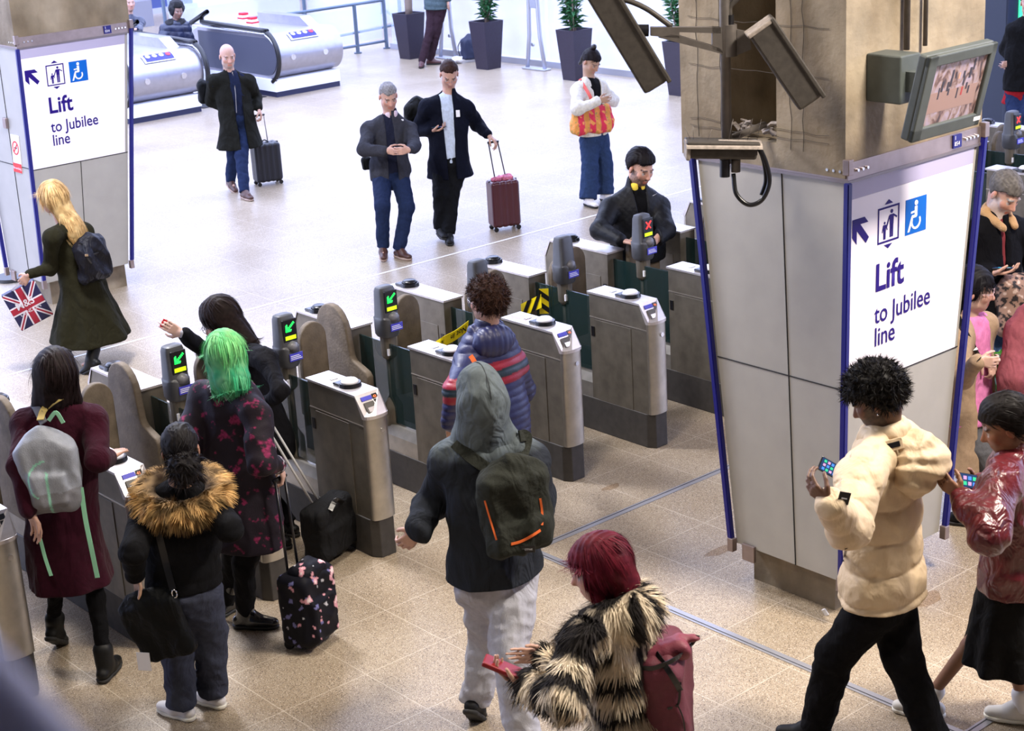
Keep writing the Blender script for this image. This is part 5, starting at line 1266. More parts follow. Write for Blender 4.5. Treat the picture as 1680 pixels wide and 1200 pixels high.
def snap(points, objs, d=0.008):
    """lay a line on the facing side of garments: follow the sight line to the first surface met, lifted by d"""
    out = []; o0 = V(CAMP)
    for p in points:
        best = None; dr = (V(p) - o0).normalized()
        for o in objs:
            ok, co, n, _ = o.ray_cast(o0, dr)
            if ok and (best is None or (co - o0).length < best[0]): best = ((co - o0).length, co + n * d)
        if best is None:
            for o in objs:
                ok, co, n, _ = o.closest_point_on_mesh(V(p))
                if ok and (best is None or (co - V(p)).length < best[0]): best = ((co - V(p)).length, co + n * d)
        out.append(best[1])
    return out
def wheels(parent, pts, r=0.025, ax=(1, 0, 0)):
    for p in pts:
        a = V(nrm(ax)) * 0.012; c = cyl('wheel', V(p) - a, V(p) + a, r, BLACK, parent, n=20)
WHITEC = (0.8, 0.8, 0.82)
# ================================================================== the people
BODY = {}
fair = (0.62, 0.36, 0.27); pale = (0.68, 0.43, 0.35); tan = (0.42, 0.23, 0.14); brown = (0.16, 0.075, 0.04); olive = (0.50, 0.30, 0.20)

# ---- woman in a black jacket with a fur-trimmed hood, seen from behind
J = pose((328, 1180), 1.62, 195, (302, 965), (297, 800), (296, 738), 190, {
    'L': dict(sh=(240, 835, .02), el=(218, 905, -1), wr=(222, 945, 1), hd=(0.1, -1, 0.1), curl=.5), 'R': dict(sh=(352, 832, .02), el=(377, 868, -1), wr=(350, 830, 1), hd=(-.4, .2, 1), curl=.6)},
    {'L': (298, 1155, -122), 'R': (349, 1135, -125)}, knees=((346, 1035), (290, 1055)))
B = figure(J, 'person in a black jacket with tan fur hood trim and white trainers, from behind', olive, male=False)
blk = cloth('black_jersey', (0.011, 0.011, 0.013), 0.85)
T = trousers(J, cloth('grey_trousers', (0.045, 0.05, 0.075), 0.9), B, 0.022, flare=0.014, cuff=0.0, hipr=0.175, legr=(.094, .069, .050))
TP = top(J, 'white_shirt', cloth('white_jersey', (0.62, 0.62, 0.66)), B, 0.012, length=0.02, arms=False, collar=0, hip=0.178, disp=folds(.004, 20))
JK = top(J, 'jacket', blk, B, 0.038, length=-0.012, disp=puffs(J, 0.085, 0.009), dmax=0.02, collar=0.0, hip=0.17)
shoes(J, None, mat('trainer_white', (0.72, 0.69, 0.68), 0.5), B, sole=mat('sole_white', (0.75, 0.72, 0.62), 0.6), wd=0.052, L=0.27)
# fur ruff: a fat ring around the shoulders, open at the front
F = Form(0.04); ne = J['neck']; pts = []
for a in np.linspace(-150, 150, 13):
    r = math.radians(a); dv = -J['f'] * math.cos(r) + J['lat'] * math.sin(r); pts.append(ne + dv * np.array([0.15, 0.15, 0]) + Z * (-0.025 - 0.045 * math.cos(r)) + J['lat'] * 0.02 * math.sin(r))
for a, b in zip(pts, pts[1:]): F.cap(a, b, 0.046)
def fcol(P):
    q = (P - ne); rad = np.hypot(q[:, 0], q[:, 1]); t = np.clip((rad - 0.11) / 0.09, 0, 1)[:, None]; s = np.clip(0.5 + 0.9 * wob(P, 70, 2), 0, 1)[:, None]
    return np.array((0.06, 0.035, 0.02)) * (1 - t) + np.array((0.62, 0.38, 0.15)) * t * (0.18 + 0.95 * s) + np.array((.35, .30, .22)) * (1 - t) * s * 0.4
ctr = ne + Z * 0.05
def fdir(P, N): q = P - ctr; q[:, 2] *= 0.4; return q / np.linalg.norm(q, axis=1)[:, None] + N * 0.5 + 0.5 * np.stack([np.sin(P[:, 0] * 70), np.sin(P[:, 1] * 75 + 1), np.sin(P[:, 2] * 80)], 1)
furry('fur_trim', F, 0.011, FURM, B, 9000, 0.036, 0.004, fdir, fcol, lift=0.5, droop=0.35)
hair_short(J, B, (0.012, 0.010, 0.011), vol=0.008, count=1200, line=0.055, lowback=-0.05, length=0.05)
# curly bun
F = Form(0.02); bc = hx(J, 0.015, -0.115, -0.03); F.ell(bc, (0.082, 0.07, 0.068)); F.ell(bc - Z * 0.05, (0.07, 0.06, 0.05)); F.disp = lambda P: 0.009 * wob(P, 110, 1); F.dmax = 0.012
furry('curly_bun', F, 0.008, HAIRM, B, 900, 0.035, 0.005, lambda P, N: N * 0.6 + np.stack([np.sin(P[:, 0] * 150), np.cos(P[:, 1] * 160), np.sin(P[:, 2] * 140)], 1), shade((0.010, 0.008, 0.009)), lift=0.6, droop=0.6)
bm = bmesh.new(); add_tube(bm, [bc + J['hf'] * 0.035 + J['hu'] * 0.03 + J['hr'] * 0.03 * math.cos(a) + J['hu'] * 0.022 * math.sin(a) for a in np.linspace(0, 2 * PI, 14)], 0.007, 8); done('hair_band', bm, mat('band_mustard', (0.5, 0.28, 0.05), 0.7), B, True)
# her black shoulder bag
ax = frame(J['f'] + J['lat'] * 0.5); bgc = on_plane(258, 1026, J['root'], -0.17); rt_m = np.array(Matrix.Rotation(math.radians(-14), 3, V(FH))); ax = ax @ rt_m.T
bag = pack('shoulder_bag', bgc, ax, (0.150, 0.05, 0.195), mat('nylon_black', (0.004, 0.0045, 0.005), 0.6, bump=.2, bscale=90, spec=.12, crease=.5), 'soft black shoulder bag hanging beside the grey trousers', 'bag', r=0.04, lumps=0.012)
strap('bag_strap', snap([on_plane(246, 838, J['root'], -0.1), on_plane(262, 880, J['root'], -.16), on_plane(275, 930, J['root'], -.16)], [JK]) + [V(on_plane(284, 968, J['root'], -.2))], 0.034, 0.004, BLACK, bag, lambda p: -FH)
bm = bmesh.new(); c = V(on_plane(286, 975, J['root'], -.21)); add_tube(bm, [c + V(RH) * 0.012 * math.cos(a) + V((0, 0, 1)) * 0.022 * math.sin(a) for a in np.linspace(0, 2 * PI, 14)], 0.0035, 8); done('strap_hook', bm, CHROME, bag, True)
pc = on_plane(236, 1086, J['root'], -0.2); slab('paper', pc, frame(FH * 1 + RH * .2), (0.035, 0.002, 0.05), mat('paper_white', (0.75, 0.75, 0.8), 0.7), bag)

# ---- woman in a burgundy coat with grey backpack
J = pose((138, 1100), 1.68, 188, (103, 862), (97, 668), (92, 615), 190, {
    'L': dict(el=(34, 765, -1), wr=(48, 840, 1), hd=(0.2, -1, .3)), 'R': dict(el=(160, 755, -1), wr=(178, 752, 1), hd=(.3, .0, 1), palm=(0, -1, 0), curl=.2)},
    {'L': (90, 1030, 175, 0.14, 0.7), 'R': (172, 1090, 170)}, knees=((158, 985), (90, 965)))
B = figure(J, 'person in a long burgundy coat with dark hair, wearing the grey backpack', fair, male=False)
burg = cloth('burgundy_wool', (0.0302, 0.004, 0.011), 0.9, sheen=0.05)
CT = top(J, 'coat', burg, B, 0.030, length=0.33, r2=0.235, collar=0.05, disp=folds(0.008, 14), flare=0.008)
tig = cloth('black_tights', (0.010, 0.010, 0.012), 0.8)
trousers(J, tig, B, 0.0, legr=(0.075, 0.050, 0.036), hipr=0.13, name='tights')
shoes(J, None, mat('boot_black', (0.006, 0.006, 0.006), 0.5, spec=.25), B, boot=0.08, L=0.26)
nk = J['neck']; hb = J['head']
hair_long(J, B, shade((0.016, 0.009, 0.010), 0.4), [(hx(J, 0, -.03, .0), nk - J['f'] * 0.04 + Z * 0.065, 0.100, 0.085, J['f'], 0.7), (hx(J, -.06, -.01, 0), nk - J['lat'] * 0.12 - Z * 0.06, 0.045, 0.035), (hx(J, .06, -.01, 0), nk + J['lat'] * 0.09 + Z * 0.0, 0.045, 0.03)], count=4200, length=0.12)
ax = frame(-J['f']); pk = on_plane(80, 772, J['root'], -0.25)
gpk = mat('pack_grey', None, 0.6, attr=True, bump=.25, bscale=160, noise_amt=.1)
def gcol(P):
    q = (P - pk); z = q[:, 2]; x = q @ ax[0]; c = np.tile(np.array((0.27, 0.29, 0.34)), (len(P), 1)); c[z < -0.09] = (0.17, 0.17, 0.19); arc = np.abs(np.hypot(x * 1.1, (z + 0.02)) - 0.10) < 0.005; m = arc & (z > -0.1) & ((q @ ax[1]) > 0.03) & (x > 0); c[m] = (0.25, 0.6, 0.45); c[(np.abs(x + 0.0) < 0.006) & (z < 0.02) & ((q @ ax[1]) > .03)] = (0.25, .55, .42)
    return c
bp = pack('backpack', pk, ax, (0.155, 0.085, 0.235), gpk, 'light grey backpack with mint trim and dangling straps on the burgundy coat', r=0.07, lumps=0.008, pocket=(0.30, 0.68, 0.42), colf=gcol)
mint = mat('mint_webbing', (0.35, 0.78, 0.52), 0.6)
for pts in ([(133, 800), (140, 850), (150, 900), (160, 948)], [(55, 852), (66, 885), (74, 915), (84, 945)]): strap('loose_strap', [on_plane(a, b, J['root'], -0.26) for a, b in pts], 0.024 if pts[0][0] > 100 else 0.018, 0.003, mint, bp, lambda p: -FH)
strap('shoulder_strap', snap([on_plane(118, 642, J['root'], -.05), on_plane(95, 655, J['root'], -.1), on_plane(75, 672, J['root'], -.12)], [CT]) + [V(on_plane(66, 690, J['root'], -.18))], 0.035, 0.006, mat('strap_yellow', (0.55, 0.42, 0.14), 0.7), bp, lambda p: -FH + Z * .7)
strap('shoulder_strap', snap([on_plane(52, 655, J['root'], .0), on_plane(62, 672, J['root'], -.1)], [CT]) + [V(on_plane(72, 695, J['root'], -.18))], 0.04, 0.006, mat('strap_grey', (0.12, 0.12, 0.14), 0.7), bp, lambda p: -FH + Z * .7)
strap('grab_handle', [on_plane(80, 690, J['root'], -.24), on_plane(92, 677, J['root'], -.26), on_plane(104, 694, J['root'], -.25)], 0.02, 0.004, mint, bp, lambda p: -FH)

# ---- green-haired woman in a dark floral coat
J = pose((408, 1035), 1.66, 158, (400, 830), (378, 632), (370, 588), 205, {
    'L': dict(el=(300, 745, 1), wr=(330, 770, 1)), 'R': dict(sh=(418, 672, -.12), el=(428, 762, -1), wr=(456, 762, 1), hd=(.3, -1, 0.1), palm=(-1, 0, 0), curl=1.1)},
    {'L': (372, 985, 150), 'R': (402, 1008, 82)}, knees=((402, 925), (385, 915)), pitch=15)
B = figure(J, 'person with green bobbed hair in a dark coat with magenta flowers', pale, male=False, hands='RL')
fm = mat('floral_coat', None, 0.7, attr=True, spec=.2, bump=.2, bscale=150)
def flcol(P):
    q = P * 13; a = wob(P, 34, 1) + 0.7 * wob(P, 85, 4) + .35 * wob(P, 200, 2); s = (0.5 + 0.5 * wob(P, 260, 7))[:, None]; c = np.tile(np.array((0.012, 0.008, 0.014)), (len(P), 1)); m = np.clip((a - 0.50) * 5, 0, 1)[:, None]
    c = c * (1 - m) + np.array((0.24, 0.020, 0.085)) * m * (0.2 + 1.0 * s); 
    x = (P - J['pelvis']) @ J['lat']; y = (P - J['pelvis']) @ J['f']; z = P[:, 2] - J['pelvis'][2]
    b = (y > 0.02) & (np.abs(x) < 0.12) & (z > 0.1) | (np.linalg.norm(P - J['wrR'], axis=1) < 0.085) | ((np.linalg.norm(P - J['neck'], axis=1) < 0.12) & (z > .3)); w_ = b & (wob(P, 190, 2) > 0.25); c[w_] = (0.45, 0.42, 0.45)
    return c
CT = top(J, 'floral_coat', fm, B, 0.048, length=0.23, r2=0.235, collar=0.055, disp=folds(0.010, 15), vox=0.008, colf=flcol, chest=0.18, sl=0.008, cr=0.07)
trousers(J, tig, B, 0.008, hipr=0.15, name='leggings')
shoes(J, None, mat('patent_boot', (0.012, 0.012, 0.014), 0.15, coat=0.6), B, boot=0.17, wd=0.052, L=0.285, sole=mat('sole_black', (0.01, 0.01, 0.01), 0.5))
nk = J['neck']
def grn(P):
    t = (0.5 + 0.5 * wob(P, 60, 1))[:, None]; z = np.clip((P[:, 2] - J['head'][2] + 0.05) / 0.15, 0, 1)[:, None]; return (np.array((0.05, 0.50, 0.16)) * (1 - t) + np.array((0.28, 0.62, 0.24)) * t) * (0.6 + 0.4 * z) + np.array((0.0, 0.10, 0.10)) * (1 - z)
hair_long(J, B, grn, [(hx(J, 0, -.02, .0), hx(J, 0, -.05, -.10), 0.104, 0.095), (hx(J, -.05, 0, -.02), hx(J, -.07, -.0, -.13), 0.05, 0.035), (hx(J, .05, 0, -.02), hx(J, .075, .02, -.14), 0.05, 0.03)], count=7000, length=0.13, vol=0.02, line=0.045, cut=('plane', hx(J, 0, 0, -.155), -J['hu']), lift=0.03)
# floral trolley case with its twin handle tubes, and a black soft bag behind it
def trolley(name, c0, ax, half, m, label, cat, handle_to, hm=BLACK, r=0.05, lumps=0.006, colf=None, soft=True, hw=0.06, wheel=True):
    c0 = np.asarray(c0, float)
    F = Form(0.02); F.box(c0, half, ax, r); F.box(c0 + ax[1] * half[1] * 0.75 - ax[2] * half[2] * 0.25, (half[0] * 0.8, half[1] * 0.5, half[2] * 0.6), ax, r * .6, k=0.02)
    F.disp = folds(lumps, 18, c0[0]); F.dmax = lumps * 1.6; o = sculpt(name, F, 0.008, m, None, colf); tag(o, label, cat)
    for s in (-1, 1):
        a = c0 - ax[1] * half[1] * 0.75 + ax[0] * hw * s + ax[2] * half[2] * 0.7; b = np.asarray(handle_to) + ax[0] * hw * 0.9 * s
        tube('handle_tube', [a, b], 0.008, hm, o, 10)
    tube('handle_grip', [np.asarray(handle_to) - ax[0] * hw * 1.1, np.asarray(handle_to) + ax[0] * hw * 1.1], 0.013, BLACK, o, 10)
    if wheel: wheels(o, [c0 - ax[2] * (half[2] + 0.0) + ax[0] * half[0] * 0.7 * s - ax[1] * half[1] * 0.7 for s in (-1, 1)], 0.028, ax[0])
    return o
def floral(P):
    a = wob(P, 38, 3) + 0.6 * wob(P, 90, 1); b = wob(P, 55, 9) + .5 * wob(P, 120, 2); c = np.tile(np.array((0.004, 0.004, 0.008)), (len(P), 1)); m = a > 0.62; c[m] = (0.62, 0.30, 0.36); m2 = a > 0.92; c[m2] = (0.75, 0.62, 0.62); m3 = (b > 0.80) & ~m; c[m3] = (0.16, 0.16, 0.36); m4 = (b < -0.98) & ~m; c[m4] = (.5, .5, .55)
    return c
cc = on_z(512, 1055); ax = frame(facing(60)); c0 = cc + Z * 0.24
tr = trolley('trolley_case', c0, ax, (0.148, 0.105, 0.215), mat('floral_fabric', None, 0.6, attr=True, spec=.15), 'black floral-print cabin case standing beside the shiny boot', 'suitcase', J['fistR'] - Z * 0.01, colf=floral, hw=0.045)
F = Form(0.02); F.box(c0 + Z * 0.205 + ax[1] * 0.02, (0.10, 0.075, 0.05), ax, 0.04); F.disp = folds(.006, 30); F.dmax = .01; sculpt('top_pouch', F, 0.008, mat('floral_fabric'), tr, floral)

# ---- dark-haired woman reaching through the gate with a card
J = pose((2.16, 0.62, 0), 1.66, -105, (440, 715, 0), (398, 572, 0), (362, 525, 0.02), -92, {
    'R': dict(sh=(395, 575, .16), el=(338, 578, 1), wr=(300, 548, -1), hd=(-.55, .35, 0), palm=(0, -.3, 1), curl=.5), 'L': dict(sh=(432, 582, -.12), el=(462, 640, -1), wr=(430, 664, 1), hd=(-.3, -.7, .3), palm=(0, 0, 1), curl=1.1)},
    {'R': (.09, .02, -120), 'L': (-.09, 0, -120)}, pitch=28)
B = figure(J, 'person with dark shoulder-length hair leaning over the gate, arm stretched out', pale, male=False)
JK = top(J, 'jacket', cloth('black_twill', (0.013, 0.013, 0.017), 0.8), B, 0.026, length=0.14, disp=folds(0.009, 18), collar=0.04)
top(J, 'cuffs', mat('grey_knit', (0.34, 0.34, 0.40), .8), B, -0.012, length=0.02, sleeve=1.0, collar=0)
trousers(J, tig, B, 0.01)
shoes(J, None, mat('boot_black'), B)
nk = J['neck']
hair_long(J, B, shade((0.020, 0.012, 0.011), 0.4), [(hx(J, 0, -.03, .0), nk - J['f'] * 0.05 + Z * 0.0, 0.092, 0.075), (hx(J, -.055, -.01, 0), hx(J, -.07, -.02, -.15), 0.045, 0.03), (hx(J, .055, -.01, 0), hx(J, .07, -.02, -.14), 0.04, 0.03)], count=4500, length=0.12, line=0.035, cut=('plane', hx(J, 0, 0, -.20), -J['hu']))
def glasses(J, parent, m=BLACK, r=0.019, shade_=False):
    bm = bmesh.new()
    for s in (-1, 1):
        c = [hx(J, s * 0.031 + r * 1.15 * math.cos(a), 0.106, 0.0 + r * math.sin(a)) for a in np.linspace(0, 2 * PI, 17)]; add_tube(bm, c, 0.0017, 6, False); add_tube(bm, [hx(J, s * 0.053, 0.104, 0.006), hx(J, s * 0.078, 0.05, 0.004), hx(J, s * 0.080, -0.005, 0.0)], 0.0018, 6)
    add_tube(bm, [hx(J, -0.011, 0.108, 0.004), hx(J, 0.011, 0.108, 0.004)], 0.0017, 6); return done('glasses', bm, m, parent, True)
glasses(J, B)
c = J['fistR'] + J['hdR'] * 0.035; o = slab('travel_card', c, frame(J['hdR'], J['hnR']), (0.027, 0.043, 0.001), mat('card_red', (0.65, 0.03, 0.04), 0.4)); tag(o, 'small red card held out by the woman leaning over the gate', 'card')

cc = on_z(553, 925); ax = frame(facing(62)); c0 = cc + Z * 0.20
bk = trolley('soft_case', c0 - ax[0] * 0.04 + FH * 0.08 - RH * 0.06, ax, (0.19, 0.09, 0.17), mat('dark_canvas', (0.011, 0.011, 0.012), 0.75, bump=.3, bscale=200, spec=.1, crease=.5), 'plain black soft case against a gate base, behind the floral case', 'suitcase', J['fistL'], hm=mat('handle_pale', (.6, .6, .62), .4), soft=True, r=0.04, hw=.03)
strap('carry_handle', [c0 - ax[0] * 0.12 + Z * 0.16, c0 - ax[0] * 0.05 + Z * 0.20, c0 + ax[0] * 0.02 + Z * 0.16], 0.03, 0.008, BLACK, bk, lambda p: -FH)


# ---- hooded man with the orange-trimmed backpack
J = pose((828, 1215), 1.80, -163, (812, 935, 0), (792, 712, .02), (788, 655, .0), -160, {
    'L': dict(sh=(742, 748, .06), el=(712, 825, 1), wr=(687, 872, -1), hd=(-.5, -.5, .1), palm=(0, 0, 1), curl=.9), 'R': dict(sh=(872, 745, .0), el=(888, 815, 1), wr=(880, 850, 1), hd=(-.5, .2, 1), curl=.6)},
    {'L': (779, 1150, 165, 0.12, 0.9), 'R': (868, 1240, -150)}, knees=((836, 1075, -.05), (803, 1045, .12)), pitch=20)
B = figure(J, 'person in a grey hooded top with hood up and pale grey joggers', fair)
hoodm = mat('hoodie_grey', None, 0.9, attr=True, bump=.2, bscale=260, spec=.1, crease=.6)
ax = np.array([J['hr'], J['hf'], J['hu']])
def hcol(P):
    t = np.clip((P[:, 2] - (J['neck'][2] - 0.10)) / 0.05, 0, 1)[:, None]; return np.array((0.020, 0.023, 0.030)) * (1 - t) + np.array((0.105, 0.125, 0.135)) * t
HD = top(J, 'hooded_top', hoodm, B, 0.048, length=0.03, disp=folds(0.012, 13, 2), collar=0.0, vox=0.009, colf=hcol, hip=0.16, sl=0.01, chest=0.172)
F = Form(0.04); F.ell(hx(J, 0, -0.012, 0.03), (0.108, 0.132, 0.135), ax); F.cap(hx(J, 0, -.03, -.03), J['neck'] - J['up'] * 0.01, 0.112, 0.125, k=0.06)
for sd in 'RL': F.cap(J['neck'] + J['up'] * .045, J['sh' + sd] + J['up'] * .01, .085, .06, k=.06)
F.disp = folds(0.006, 18, 4); F.dmax = .01; F.cut('cap', hx(J, 0, 0.05, 0.0), hx(J, 0, 0.25, -0.01), 0.075, 0.09, k=0.02)
hm2 = mat('hood_light', (0.105, 0.125, 0.135), 0.9, bump=.2, bscale=260, spec=.1, noise_amt=.1, nscale=30, crease=.5)
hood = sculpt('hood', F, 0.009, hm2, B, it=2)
strap('hood_seam', snap([hx(J, 0, .06, .165), hx(J, 0.0, -0.03, .18), hx(J, 0.0, -.12, .12), hx(J, 0, -.15, .0), J['neck'] - J['f'] * .13], [hood], 0.0), 0.006, 0.002, mat('seam_dark', (0.03, 0.035, 0.04), 0.9), hood, lambda p: -FH)
trousers(J, cloth('pale_jersey', (0.42, 0.42, 0.47), 0.95, noise_amt=.08), B, 0.030, hipr=0.165, disp=folds(0.010, 20, 3, 1.0), vox=0.009)
shoes(J, None, mat('shoe_black', (0.006, 0.006, 0.007), 0.6, spec=.2), B)
ax = frame(-J['f'] + J['lat'] * .1, J['up']); pk = on_plane(845, 830, J['root'], -0.24)
olv = mat('olive_canvas', (0.026, 0.028, 0.023), 0.85, bump=.3, bscale=200, noise_amt=.15, spec=.1, crease=.5)
bp = pack('backpack', pk, ax, (0.170, 0.085, 0.24), olv, 'dark olive backpack with orange zips on the hooded top', r=0.06, lumps=0.012, pocket=(0.45, 0.82, 0.34))
org = mat('orange_tape', (0.85, 0.16, 0.03), 0.5)
P_ = lambda px, py, d=-.42: V(on_plane(px, py, J['root'], d))
strap('zip_line', snap([P_(838, 893), P_(850, 890), P_(862, 885), P_(874, 878), P_(886, 870)], [bp], .002), 0.012, 0.003, org, bp, lambda p: -FH)
strap('zip_line', snap([P_(886, 818), P_(889, 840), P_(889, 862)], [bp], .002), 0.010, 0.003, org, bp, lambda p: -FH)
strap('zip_line', snap([P_(773, 842), P_(782, 862), P_(795, 888)], [bp], .001), 0.008, 0.003, org, bp, lambda p: -FH)
strap('grab_handle', [P_(828, 766, -.2), P_(838, 788, -.3), P_(852, 788, -.3), P_(856, 764, -.2)], 0.022, 0.004, org, bp, lambda p: -FH)
pt = snap([P_(883, 912)], [bp], .003)[0]; pax = frame(-FH + RH * .2 - Z * .2)
pch = slab('maker_patch', pt, frame(FH), (0.034, 0.002, 0.017), BLACK, bp); tq = text_mesh('lettering', 'EASTPAK', 0.013, WHITE, pch, lambda x, y: pt - V(RH) * 0.030 - V(FH) * 0.0035 + V(RH) * x + V((0, 0, 1)) * (y - 0.004))
for a in ([(748, 728), (775, 752), (806, 772), (826, 778)], [(868, 690), (862, 720), (856, 748), (850, 772)]): strap('shoulder_strap', snap([P_(x, y, -.05) for x, y in a[:3]], [HD]) + [P_(*a[3], -.2)], 0.055, 0.010, olv, bp, lambda p: -FH + Z * .6)

# ---- curly-haired man in a quilted blue jacket
J = pose((840, 858), 1.76, -150, (812, 680, 0), (797, 540, .0), (799, 496, .0), -140, {
    'L': dict(sh=(768, 588), el=(748, 640, -1), wr=(738, 698, 1), hd=(.1, -.8, .4), curl=.5), 'R': dict(sh=(840, 590), el=(858, 640, 1), wr=(840, 610, 1), hd=(-.4, 0, 1))},
    {'L': (815, 850, -139), 'R': (865, 850, -139)})
B = figure(J, 'person with curly brown hair in a blue quilted jacket with red bands', fair, beard=0.7, bc=(0.06, 0.03, 0.02))
qm = mat('quilted_nylon', None, 0.42, attr=True, bump=.15, bscale=120)
def qcol(P):
    z = (P - J['pelvis']) @ J['up'] / np.linalg.norm(J['neck'] - J['pelvis']); c = np.tile(np.array((0.016, 0.020, 0.085)), (len(P), 1)); c = c * (1 + .25 * wob(P, 14)[:, None]); m = ((z > 0.60) & (z < 0.69)) | ((z > 0.42) & (z < 0.51)); c[m] = (0.28, 0.012, 0.035); c[(z > 0.51) & (z < 0.60)] = (0.014, 0.03, 0.05); return c
JK = top(J, 'quilted_jacket', qm, B, 0.052, length=0.16, disp=puffs(J, 0.046, 0.008), dmax=0.02, collar=0.04, vox=0.008, colf=qcol, it=0, cr=.07)
F = Form(0.03); c0 = J['neck'] - J['f'] * 0.085 - Z * 0.05; F.ell(c0 - Z * .01, (0.140, 0.085, 0.105), np.array([J['lat'], J['f'], Z])); F.cap(J['neck'] + J['lat'] * .08, J['neck'] - J['lat'] * .08, .045); F.disp = lambda P: 0.008 * (np.abs(np.sin(PI * (P @ J['lat']) / 0.04)) ** .5 - .6); F.dmax = .012
sculpt('down_hood', F, 0.008, mat('nylon_navy', (0.018, 0.022, 0.085), 0.42), JK, it=0)
trousers(J, cloth('navy_jeans', (0.02, 0.03, 0.06)), B); shoes(J, None, mat('shoe_black'), B)
hair_short(J, B, (0.040, 0.018, 0.012), vol=0.026, count=3200, length=0.028, width=0.004, curl=True, line=0.045, lowback=-0.07)
glasses(J, B, mat('pale_frame', (.7, .7, .75), .3))
o = strap('orange_strap', snap([on_plane(772, 585, J['root'], -.1), on_plane(780, 600, J['root'], -.15), on_plane(790, 622, J['root'], -.15)], [JK]) + snap([on_plane(775, 700, J['root'], -.18), on_plane(742, 722, J['root'], -.15)], [JK]), 0.03, 0.004, org, None, lambda p: -FH); tag(o, 'orange bag strap slung over the quilted blue jacket', 'strap')

# ---- red-haired woman in the black and cream fur coat
J = pose((1010, 1430), 1.64, -118, (1035, 1225, 0), (1005, 990, 0), (984, 935, .02), -93, {
    'L': dict(sh=(952, 1040, -.10), el=(925, 1150, -1), wr=(862, 1122, 1), hd=(-.8, .35, .15), palm=(.2, 1, .1), curl=.7), 'R': dict(sh=(1000, 1030, .20), el=(950, 1120, 1), wr=(897, 1078, 1), hd=(-1, .12, .0), palm=(0, .2, -1), curl=.25)},
    {'L': (1030, 1440, -120), 'R': (985, 1410, -120)}, pitch=12)
B = figure(J, 'person with dark red hair in a black and cream striped fur coat', fair, lips=(0.45, 0.10, 0.10), male=False, brow=(.12, .04, .03))
trousers(J, tig, B); shoes(J, None, mat('boot_black'), B)
pe = J['pelvis']
def zcol(P):
    q = P - pe; x = q @ J['lat']; z = q[:, 2]; s = np.sin(2 * PI * z / 0.145 + 1.3 * wob(P, 9, 1) + 2.0 * np.abs(x))
    for sd in 'RL':
        for p0, p1 in ((J['sh' + sd], J['el' + sd]), (J['el' + sd], J['wr' + sd])):
            dv = nrm(p1 - p0); r = P - p0; h = r @ dv; L_ = np.linalg.norm(p1 - p0); rad = np.linalg.norm(r - h[:, None] * dv, axis=1); m = (h > .06) & (h < L_ + .06) & (rad < .125); s = np.where(m, np.sin(2 * PI * h / .125 + 1.0 * wob(P, 12, 2)), s)
    hq = P - hoodc; u = np.clip((0.235 - np.linalg.norm(hq, axis=1)) / 0.05, 0, 1); th = np.arctan2(hq @ J['lat'], -(hq @ J['f'])); s2 = np.sin(7 * th + 1.3 * wob(P, 10, 3) + 6 * hq[:, 2]); s = s * (1 - u) + s2 * u; m = np.clip(s * 3 + 0.5 + .8 * wob(P, 60), 0, 1)[:, None]
    return np.array((0.016, 0.013, 0.012)) * (1 - m) + np.array((0.80, 0.67, 0.49)) * m * (0.8 + 0.2 * wob(P, 35, 5)[:, None])
hoodc = J['neck'] - J['f'] * 0.10 - Z * 0.03
F = Form(0.04); limb_forms(F, J, 0.05, sleeve=0.95, sl=0.012, chest=0.185); F.cap(pe, pe - Z * 0.1, 0.24, 0.26, n=J['f'], f=.8); F.ell(J['neck'] - J['f'] * 0.09 - Z * 0.02, (0.15, 0.12, 0.10), np.array([J['lat'], J['f'], Z]), k=.06)
F.cut('cap', J['neck'] + J['up'] * 0.05, J['neck'] + J['up'] * .25, 0.075, 0.08, k=0.01); F.disp = folds(.01, 15); F.dmax = .02
def zdir(P, N):
    r = P - J['neck']; r[:, 2] = 0; r /= np.linalg.norm(r, axis=1)[:, None] + 1e-6; d = -Z[None] + r * 1.1; d = d - N * np.einsum('ij,ij->i', d, N)[:, None]; d /= np.linalg.norm(d, axis=1)[:, None] + 1e-6
    return d + N * 0.45 + 0.35 * np.stack([np.sin(P[:, 0] * 40), np.sin(P[:, 1] * 45 + 1), 0 * P[:, 2]], 1)
coat = furry('fur_coat', F, 0.011, FURM, B, 22000, 0.042, 0.0050, zdir, zcol, lift=0.30, droop=0.2)
def red(P): t = (0.5 + .5 * wob(P, 70, 1))[:, None]; return np.array((0.075, 0.004, 0.014)) * (1 - t) + np.array((0.17, 0.014, 0.028)) * t
hair_long(J, B, red, [(hx(J, 0, -.03, .01), hx(J, 0, -.055, -.07), 0.100, 0.085), (hx(J, -.05, 0.01, .0), hx(J, -.062, .018, -.10), 0.05, 0.034), (hx(J, .05, 0.01, 0), hx(J, .062, .018, -.09), 0.045, 0.03)], count=6000, length=0.11, vol=0.022, line=0.055, cut=('plane', hx(J, 0, 0, -.135), -J['hu'] + J['hf'] * .2), lift=.03)
c = J['fistL'] + J['hdL'] * 0.035 + J['hnL'] * .004; pur = slab('purse', c, frame(J['hdL'], J['hnL']), (0.050, 0.082, 0.010), mat('purse_red', (0.22, 0.008, 0.012), 0.35), None, .006); tag(pur, 'red leather purse held by the woman in the striped fur coat', 'purse')
pk = on_plane(1092, 1140, J['root'], .02); ax = frame(-J['f'] * 1 + J['lat'] * 0.3)
bm_ = mat('burgundy_canvas', (0.115, 0.016, 0.030), 0.7, bump=.25, bscale=150, noise_amt=.12)
F = Form(.02); F.box(pk - Z * .06, (0.165, 0.10, 0.26), ax, .05); F.box(pk + Z * 0.19, (0.17, 0.055, 0.05), ax, .03, k=.08); F.disp = folds(.010, 14); F.dmax = .016
